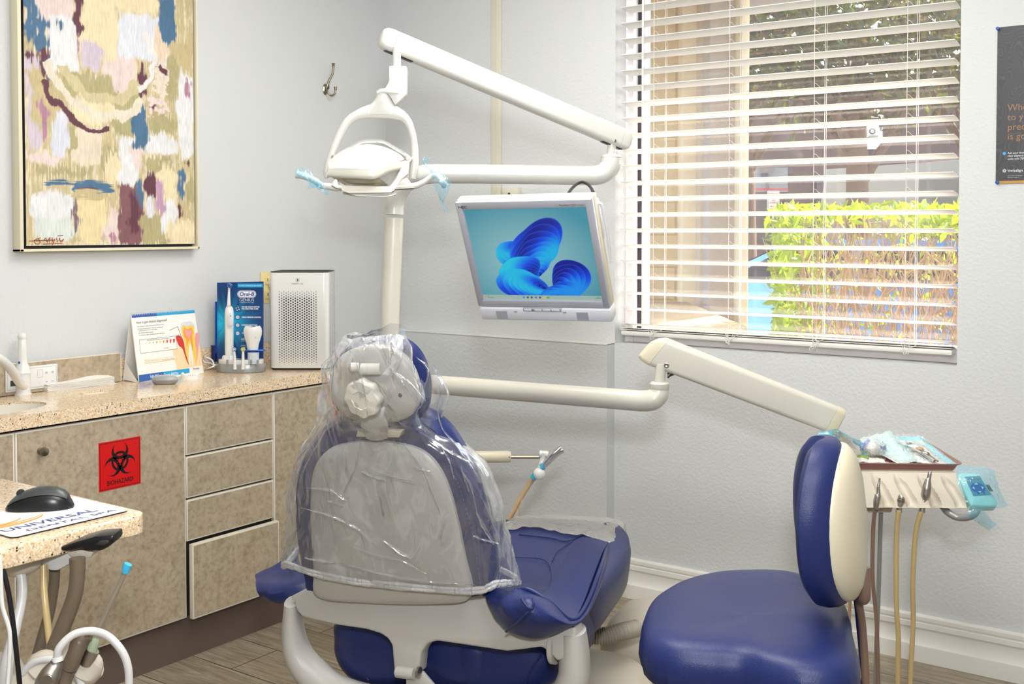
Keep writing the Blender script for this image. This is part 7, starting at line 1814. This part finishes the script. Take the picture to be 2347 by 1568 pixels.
MB().tube([WZ(722, 1185, 1.9), WZ(700, 1240, 1.9), WZ(672, 1320, 1.9)], [.0068, .0085, .0098], 'palegreen', 16, 3).build('valve', t)
MB().tube([WZ(680, 1315, 1.9), WZ(650, 1370, 1.9), WZ(628, 1420, 1.9)], [.0125, .0128, .010], 'metal', 18, 3).build('valve_body', t)
hv = thing('suction_handpiece', 'dark taupe high volume suction tip resting in a clip', 'suction tip', WZ(520, 1460, 1.89))
MB().tube([WZ(672, 1215, 1.89), WZ(630, 1225, 1.89), WZ(585, 1265, 1.885), WZ(560, 1330, 1.88), WZ(520, 1420, 1.88), WZ(480, 1500, 1.88), WZ(465, 1560, 1.88)], [.0075, .0115, .0155, .0135, .0138, .0128, .0135], 'hosedark', 20, 4).build('tip_body', hv)
MB().lathe([(.0125, -.002), (.014, 0), (.0125, .002)], WZ(505, 1452, 1.88), 'dark', WZ(520, 1420, 1.88)-WZ(480, 1500, 1.88), 20).build('seal_ring', hv)
ss = thing('silver_syringe', 'silver air water syringe handle at the bottom left below the side table', 'syringe', WZ(350, 1540, 1.84))
MB().tube([WZ(425, 1392, 1.85), WZ(410, 1430, 1.85), WZ(375, 1490, 1.845), WZ(345, 1550, 1.84), WZ(300, 1650, 1.84)], [.0088, .012, .0165, .018, .015], 'metal', 20, 4).build('handle', ss)
MB().tube([WZ(424, 1398, 1.85), WZ(420, 1368, 1.85)], [.0095, .0085], 'white', 18).build('hose_collar', ss)
MB().lathe([(.010, 0), (.010, .002), (.009, .003), (0, .0035)], WZ(352, 1538, 1.823), 'metal', -FW, 20).build('push_button', ss)
# ================================================================== OUTSIDE THE WINDOW
struct(MB().bx(-30, 30, 4.05, 60, -.2, 0, 'asphalt').build('ground_outside', smooth=False))
def vbox(m, px0, px1, d, dep, z0_, z1_, k, bev=.01):
    a, b = Q(px0, 500, d), Q(px1, 500, d); a.z = b.z = 0; t = (b-a); n = V((-t.y, t.x, 0)).normalized()
    if n.dot(FW) < 0: n = -n
    m.prism([a+Z*z0_, b+Z*z0_, b+Z*z1_, a+Z*z1_], n*dep, k, bev)
def blockmat():
    t = NT('tan textured block wall'); vec = t.coord((1, 1, 1), 'World', (0, 0, 0))
    sp_ = t.n('ShaderNodeSeparateXYZ'); t.l(vec, sp_.inputs[0]); cb = t.n('ShaderNodeCombineXYZ'); t.l(sp_.outputs[0], cb.inputs[0]); t.l(sp_.outputs[2], cb.inputs[1])
    br = t.n('ShaderNodeTexBrick'); t.l(cb.outputs[0], br.inputs[0]); br.inputs['Scale'].default_value = 1; br.inputs['Brick Width'].default_value = .4; br.inputs['Row Height'].default_value = .2; br.inputs['Mortar Size'].default_value = .006
    br.inputs['Color1'].default_value = lin((232, 208, 162)); br.inputs['Color2'].default_value = lin((240, 218, 176)); br.inputs['Mortar'].default_value = lin((210, 184, 140))
    t.pbr(br.outputs[0], .9, 0, t.bump(t.noise(vec, 35, 6, .7), .8, .02)); return t.m
MT['blockwall'] = blockmat()
pw_ = thing('porch_wall', 'cream and grey stucco porch wall with pilasters outside the left half of the window', 'wall', Q(1590, 700, 7).xy.to_3d())
m_ = MB(); vbox(m_, 1380, 1564, 6.9, .35, 0, 4.2, 'blockwall'); m_.build('block_panel', pw_)
m_ = MB(); vbox(m_, 1562, 1607, 6.75, .4, 0, 4.2, 'stuccocream'); m_.build('sun_tinted_return', pw_)  # cream colour carries the sunlight on the column's return face
m_ = MB(); vbox(m_, 1604, 1628, 6.6, .3, 0, 4.2, 'concrete'); m_.build('pale_pilaster', pw_)
m_ = MB(); vbox(m_, 1625, 1692, 6.4, .4, 0, 4.2, 'stuccogrey'); m_.build('grey_pier', pw_)
m_ = MB(); vbox(m_, 1690, 1702, 6.45, .3, 0, 4.2, 'twig'); vbox(m_, 1699, 1716, 6.2, .3, 0, 4.2, 'stuccocream'); m_.build('post_and_shade_strip', pw_)  # brown strip paints the shadow edge next to the cream post
m_ = MB(); vbox(m_, 1300, 1716, 4.98, 1.7, 0, 1.0, 'stuccotan'); tag(m_.build('porch_ledge'), 'low pale concrete ledge outside in front of the stucco porch wall', 'ledge')
# unseen roof slabs, added to keep sun off the upper and left slats
m_ = MB(); m_.bx(-6, 3, 4.04, 4.62, 2.78, 2.95, 'stuccocream'); m_.bx(-6, -1.75, 4.04, 7.2, 2.95, 3.1, 'stuccocream'); struct(m_.build('roof_shade_slabs', smooth=False))
# leaves
def leafcloud(m, pts, size, rnd, cols, bright, k, up=0):
    for p in pts:
        s = size*rnd.uniform(.6, 1.35); a = V((rnd.gauss(0, 1), rnd.gauss(0, 1), rnd.gauss(0, 1)+up)).normalized(); b = a.orthogonal().normalized()
        b = (M.Rotation(rnd.uniform(0, 6.28), 3, a) @ b); c = a.cross(b)
        q = [p-a*s, p-a*.35*s+b*.30*s, p+a*.4*s+b*.27*s, p+a*s, p+a*.4*s-b*.27*s, p-a*.35*s-b*.30*s]
        q[1] += c*.08*s; q[4] += c*.08*s; q[2] += c*.05*s
        m.raw(q, [(0, 1, 2, 3), (0, 3, 4, 5)], k); br_ = bright(p, rnd); cols += [br_]*6
    return m
rnd = random.Random(21)
hg = thing('hedge', 'yellow green sunlit hedge with bare twigs outside the right half of the window', 'hedge', Q(1980, 700, 5.2).xy.to_3d())
m_ = MB(); cols_ = []; pts = []
def hedgept(px, py, d): return Q(px, py, d)
for _ in range(620): pts.append(hedgept(rnd.gauss(1795, 13), rnd.uniform(480, 800), rnd.uniform(4.7, 5.3)))
for _ in range(420): pts.append(hedgept(rnd.uniform(1790, 2260), rnd.gauss(484, 7), rnd.uniform(4.6, 5.5)))
for _ in range(380): pts.append(hedgept(rnd.uniform(1800, 1890), rnd.uniform(490, 800), rnd.uniform(5.0, 5.7)))
for _ in range(620): pts.append(hedgept(rnd.uniform(1880, 2400), rnd.uniform(492, 900), rnd.uniform(5.5, 6.4)))
for _ in range(260): pts.append(hedgept(rnd.uniform(2090, 2300), rnd.uniform(485, 540), rnd.uniform(4.7, 5.5)))
leafcloud(m_, pts, .036, rnd, cols_, lambda p, r: (lambda g: (g, g, g*.8, 1))(r.uniform(.55, 1.0)), 'hedgeleaf', .4)
cc6 = np.array(cols_); o = m_.build('leaves', hg, smooth=False, cols=cc6, recalc=False); o['kind'] = 'stuff'
m_ = MB()
for _ in range(760):
    a = hedgept(rnd.uniform(1830, 2330), rnd.uniform(600, 1000), rnd.uniform(4.8, 5.9)); b = a+V((rnd.gauss(0, .10), rnd.gauss(0, .10), rnd.uniform(.10, .5)));
    if b.z > 1.5: b.z = 1.5
    m_.tube([a, (a+b)/2+V((rnd.gauss(0, .025), rnd.gauss(0, .02), 0)), b], [.0045, .003, .0015], 'twig', 4, 2, cap=False)
o = m_.build('twigs', hg, recalc=False); o['kind'] = 'stuff'
# blue car behind the hedge
def car(px, d, L, k, name, lab, cat, hd, H=1.45, van=False):
    c = Q(px, 525, d); c.z = 0; t = thing(name, lab, cat, c); f = V((math.cos(hd), math.sin(hd), 0)); s = V((-f.y, f.x, 0)); W_ = .86
    if van: prof = [(-.5, .35), (-.5, 1.9), (-.47, H), (.22, H), (.30, H*.97), (.42, 1.15), (.50, 1.0), (.5, .35)]
    else: prof = [(-.5, .4), (-.5, .82), (-.46, .95), (-.36, 1.0), (-.26, H*.97), (-.1, H), (.08, H*.985), (.24, 1.0), (.44, .86), (.5, .68), (.5, .35)]
    def ring(w, sh):
        return [c+f*(x*L)+s*w*(1-.16*max(0, (z-.95))/.5 if not van else 1)+Z*z for x, z in prof]
    m_ = MB(); m_.loft([ring(-W_, 0), ring(W_, 0)], k); m_.build('body', t)
    for sg_ in (-1, 1):
        m_ = MB()
        if van: ws = [[(.02, 1.25), (.2, 1.25), (.2, H-.25), (.02, H-.25)], [(.22, 1.22), (.40, 1.22), (.30, H-.22), (.22, H-.22)]]
        else: ws = [[(-.33, 1.03), (-.05, 1.02), (-.05, H-.06), (-.24, H-.08)], [(-.03, 1.02), (.21, 1.0), (.09, H-.08), (-.03, H-.05)]]
        for w_ in ws: m_.poly([c+f*(x*L)+s*sg_*((W_+.004)*(1-.16*max(0, (z-.95))/.5 if not van else 1))+Z*z for x, z in w_], 'carglass')
        m_.build('side_window', t, smooth=False)
    m_ = MB(); wz0, wz1 = (1.2, H-.12) if van else (1.03, H-.05); wx0, wx1 = (.405, .315) if van else (.235, .10)
    m_.poly([c+f*(wx0*L+.02)-s*W_*.82+Z*wz0, c+f*(wx0*L+.02)+s*W_*.82+Z*wz0, c+f*(wx1*L+.02)+s*W_*.76+Z*wz1, c+f*(wx1*L+.02)-s*W_*.76+Z*wz1], 'carglass'); m_.build('windscreen', t, smooth=False)
    for x in (-.31, .31):
        for sg_ in (-1, 1): m_ = MB(); m_.tube([c+f*x*L+s*sg_*(W_-.2)+Z*.32, c+f*x*L+s*sg_*(W_+.01)+Z*.32], .32, 'dark', 24); m_.tube([c+f*x*L+s*sg_*(W_)+Z*.32, c+f*x*L+s*sg_*(W_+.02)+Z*.32], .2, 'metal', 20); m_.build('wheel', t)
car(1960, 9.6, 4.3, 'carblue', 'car', 'bright blue car parked behind the hedge', 'car', YAW*.2+math.pi, 1.36)
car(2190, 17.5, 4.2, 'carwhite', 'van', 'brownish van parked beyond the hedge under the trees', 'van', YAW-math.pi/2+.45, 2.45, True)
# signs
for k, (px, py0_, rows__) in enumerate([(1773, 437, [('FDC', 12.0, 8), ('NO', 24, 5), ('PARKING', 29.5, 5)]), (1917, 437, [('NO', 26, 5), ('PARKING', 32, 5)])]):
    d = 25.0; u1 = d/FPX; c = Q(px, py0_, d); lab = ['red and white no parking sign with a double arrow, left of the hedge top', 'red and white no parking sign with a red ring, above the hedge top'][k]
    t = thing('parking_sign', lab, 'sign', V((c.x, c.y, 0)), 0, 'no parking signs in the car park')
    def rr3(hw_, y0_1, y1_1, r, off):
        o = []
        for (cx, cy, a0) in ((hw_-r, -y0_1-r, 0), (-hw_+r, -y0_1-r, 90), (-hw_+r, -y1_1+r, 180), (hw_-r, -y1_1+r, 270)):
            for q in range(6): a = math.radians(a0+18*q); o.append(c+RT*(cx+r*math.cos(a))*u1+Z*(cy+r*math.sin(a))*u1-FW*off)
        return o
    m_ = MB(); m_.prism(rr3(14, 0, 43.5, 3, 0), FW*.02, 'stuccocream'); m_.build('sign_plate', t, smooth=False)
    m_ = MB(); MT['signred'] = plain('orange red sign print', (224, 84, 50), .5)
    m_.poly(rr3(12.8, 1.2, 42.3, 2.5, .004), 'signred'); m_.poly(rr3(12.0, 2.0, 41.5, 2.2, .008), 'stuccocream')
    for body, yy_, h_ in rows__: m_.text(body, c-Z*(yy_+.0)*u1-FW*.014, RT, Z, h_*u1*.85, 'signred', None if body == 'NO' else (20 if body == 'FDC' else 18)*u1, 'CENTER')
    if k == 0:
        y = 36; m_.poly([c-Z*(y-.6)*u1-RT*5*u1-FW*.014, c-Z*(y-.6)*u1+RT*5*u1-FW*.014, c-Z*(y+.6)*u1+RT*5*u1-FW*.014, c-Z*(y+.6)*u1-RT*5*u1-FW*.014], 'signred')
        for sg_ in (-1, 1): m_.poly([c-Z*y*u1+RT*sg_*8*u1-FW*.014, c-Z*(y-2)*u1+RT*sg_*4.5*u1-FW*.014, c-Z*(y+2)*u1+RT*sg_*4.5*u1-FW*.014], 'signred')
    else:
        cc7 = c-Z*12.5*u1-FW*.014; o1 = [cc7+RT*8.5*u1*math.cos(a)+Z*8.5*u1*math.sin(a) for a in np.linspace(0, 2*math.pi, 33)]; o2 = [cc7+RT*6.8*u1*math.cos(a)+Z*6.8*u1*math.sin(a) for a in np.linspace(0, 2*math.pi, 33)]
        m_.raw(o1+o2, [(i, i+1, 34+i, 33+i) for i in range(32)], 'signred'); m_.poly([cc7+(RT+Z)*-5*u1+(RT-Z)*.6*u1, cc7+(RT+Z)*5*u1+(RT-Z)*.6*u1, cc7+(RT+Z)*5*u1-(RT-Z)*.6*u1, cc7+(RT+Z)*-5*u1-(RT-Z)*.6*u1], 'signred')
    m_.build('sign_print', t, smooth=False, recalc=False)
    MB().tube([V((c.x, c.y, 0))+FW*.03, V((c.x, c.y, c.z-.02))+FW*.03], .03, 'graytower', 8).build('sign_post', t)
# banner board and notice board
d = 29.; a, b = Q(1722, 384, d), Q(1806, 440, d); t = thing('banner_board', 'wide white and red banner board at the far side of the car park', 'board', V(((a.x+b.x)/2, (a.y+b.y)/2, 0)))
def BB(px, py, off=0): return Q(px, py, d)-FW*off
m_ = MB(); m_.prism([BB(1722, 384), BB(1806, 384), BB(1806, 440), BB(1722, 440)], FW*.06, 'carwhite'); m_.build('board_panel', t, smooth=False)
m_ = MB(); m_.poly([BB(1722, 432, .01), BB(1806, 432, .01), BB(1806, 436, .01), BB(1722, 436, .01)], 'printred'); m_.poly([BB(1722, 384, .01), BB(1727, 384, .01), BB(1727, 440, .01), BB(1722, 440, .01)], 'printred'); m_.poly([BB(1744, 397, .01), BB(1762, 397, .01), BB(1762, 412, .01), BB(1744, 412, .01)], 'printdark'); m_.build('board_print', t, smooth=False, recalc=False)
m_ = MB(); 
for px in (1730, 1800): m_.tube([V((Q(px, 440, d).x, Q(px, 440, d).y, 0)), Q(px, 430, d)+FW*.08], .05, 'dark', 8)
m_.build('board_posts', t)
d = 24.; t = thing('notice_board', 'tall pale notice board with a round emblem near the parked van', 'board', V((Q(1993, 400, d).x, Q(1993, 400, d).y, 0)))
m_ = MB(); m_.prism([BB(1977, 250), BB(2023, 250), BB(2023, 342), BB(1977, 342)], FW*.06, 'stuccocream'); m_.build('board_panel', t, smooth=False)
m_ = MB()
for y_, x0, x1 in ((261, 1981, 2019), (265, 1985, 2013), (311, 1990, 2012), (314.5, 1987, 2010)): m_.poly([BB(x0, y_, .01), BB(x1, y_, .01), BB(x1, y_+1.6, .01), BB(x0, y_+1.6, .01)], 'printdark')
m_.poly([BB(1981, 270, .01), BB(2019, 270, .01), BB(2019, 276, .01), BB(1981, 276, .01)], 'exwall'); m_.poly([BB(2009, 338, .01), BB(2022, 337, .01), BB(2022, 342, .01), BB(2009, 342, .01)], 'printred')
cc8 = BB(1999, 301, .012); m_.poly([cc8+(RT*math.cos(a)+Z*math.sin(a))*7*d/FPX for a in np.linspace(0, 2*math.pi, 25)[:-1]], 'charcoal'); m_.poly([cc8-FW*.004+(RT*math.cos(a)+Z*math.sin(a))*4.5*d/FPX for a in np.linspace(0, 2*math.pi, 25)[:-1]], 'stuccocream')
m_.build('board_print', t, smooth=False, recalc=False); MB().tube([V((Q(2000, 440, d).x, Q(2000, 440, d).y, 0)), Q(2000, 330, d)+FW*.09], .06, 'dark', 8).build('board_post', t)
# trees
def tree(cx, d, lab, n, leaf, sx_, sz0, sz1, seed, trunkpx=None):
    rnd = random.Random(seed); c = Q(cx, 525, d); c.z = 0; t = thing('shade_tree', lab, 'tree', c, 0, 'trees beyond the car park')
    m_ = MB(); cols_ = []; pts = []
    for _ in range(n):
        while True:
            x, y, z = rnd.uniform(-1, 1), rnd.uniform(-1, 1), rnd.uniform(-1, 1)
            if x*x+y*y+z*z < 1: break
        lump = .75+.25*math.sin(x*7+seed)*math.sin(z*6+y*5)
        pts.append(c+RT*x*sx_*lump+FW*y*1.2+Z*((sz0+sz1)/2+z*(sz1-sz0)/2*lump))
    leafcloud(m_, pts, leaf, rnd, cols_, lambda p, r: (lambda g, b: (g*b, g, g*.8, 1))(r.uniform(.35, 1.0), r.choice((.9, 1, 1.6, 2.2))), 'treeleaf')
    o = m_.build('foliage', t, smooth=False, cols=np.clip(np.array(cols_), 0, 1), recalc=False); o['kind'] = 'stuff'
    m_ = MB(); m_.tube([c, c+Z*1.2+RT*.05, c+Z*(sz0+sz1)/2], [.16, .13, .08], 'bark', 12, 4)
    for k in range(5):
        a = k*1.3; m_.tube([c+Z*(sz0*.8+k*.15), c+RT*math.cos(a)*sx_*.5+FW*math.sin(a)*.6+Z*((sz0+sz1)/2+.2)], [.06, .02], 'bark', 8)
    m_.build('trunk', t)
tree(1955, 11.5, 'dark leafy tree with its trunk just right of the middle blind cord', 4200, .075, 2.3, 2.2, 4.8, 3)
tree(1700, 13.5, 'dark leafy tree left of the other trees, behind the banner board', 2600, .085, 2.1, 2.45, 5.1, 5)
tree(2230, 13.0, 'sparser tree at the right edge of the window with sky showing through', 2300, .07, 2.0, 2.35, 5.0, 8)
# far buildings
fb_ = thing('far_building', 'brown shaded building with dark openings behind the trees', 'building', V((Q(1950, 500, 33).x, Q(1950, 500, 33).y, 0)))
m_ = MB(); a, b = Q(1350, 500, 33), Q(2750, 500, 33); a.z = b.z = 0; tt_ = b-a; m_.prism([a, b, b+Z*6.0, a+Z*6.0], FW*6, 'exwall'); m_.build('wall', fb_, smooth=False)
for px0, px1, y0_, y1_ in ((1725, 1790, 455, 560), (1870, 1950, 410, 470), (2142, 2170, 370, 520), (2190, 2230, 370, 520), (1600, 1690, 400, 540)):
    m_ = MB(); q0, q1 = Q(px0, y1_, 32.9), Q(px1, y0_, 32.9); m_.prism([q0, V((q1.x, q1.y, q0.z)), q1, V((q0.x, q0.y, q1.z))], -FW*.05, 'exdark'); m_.build('dark_opening', fb_, smooth=False)
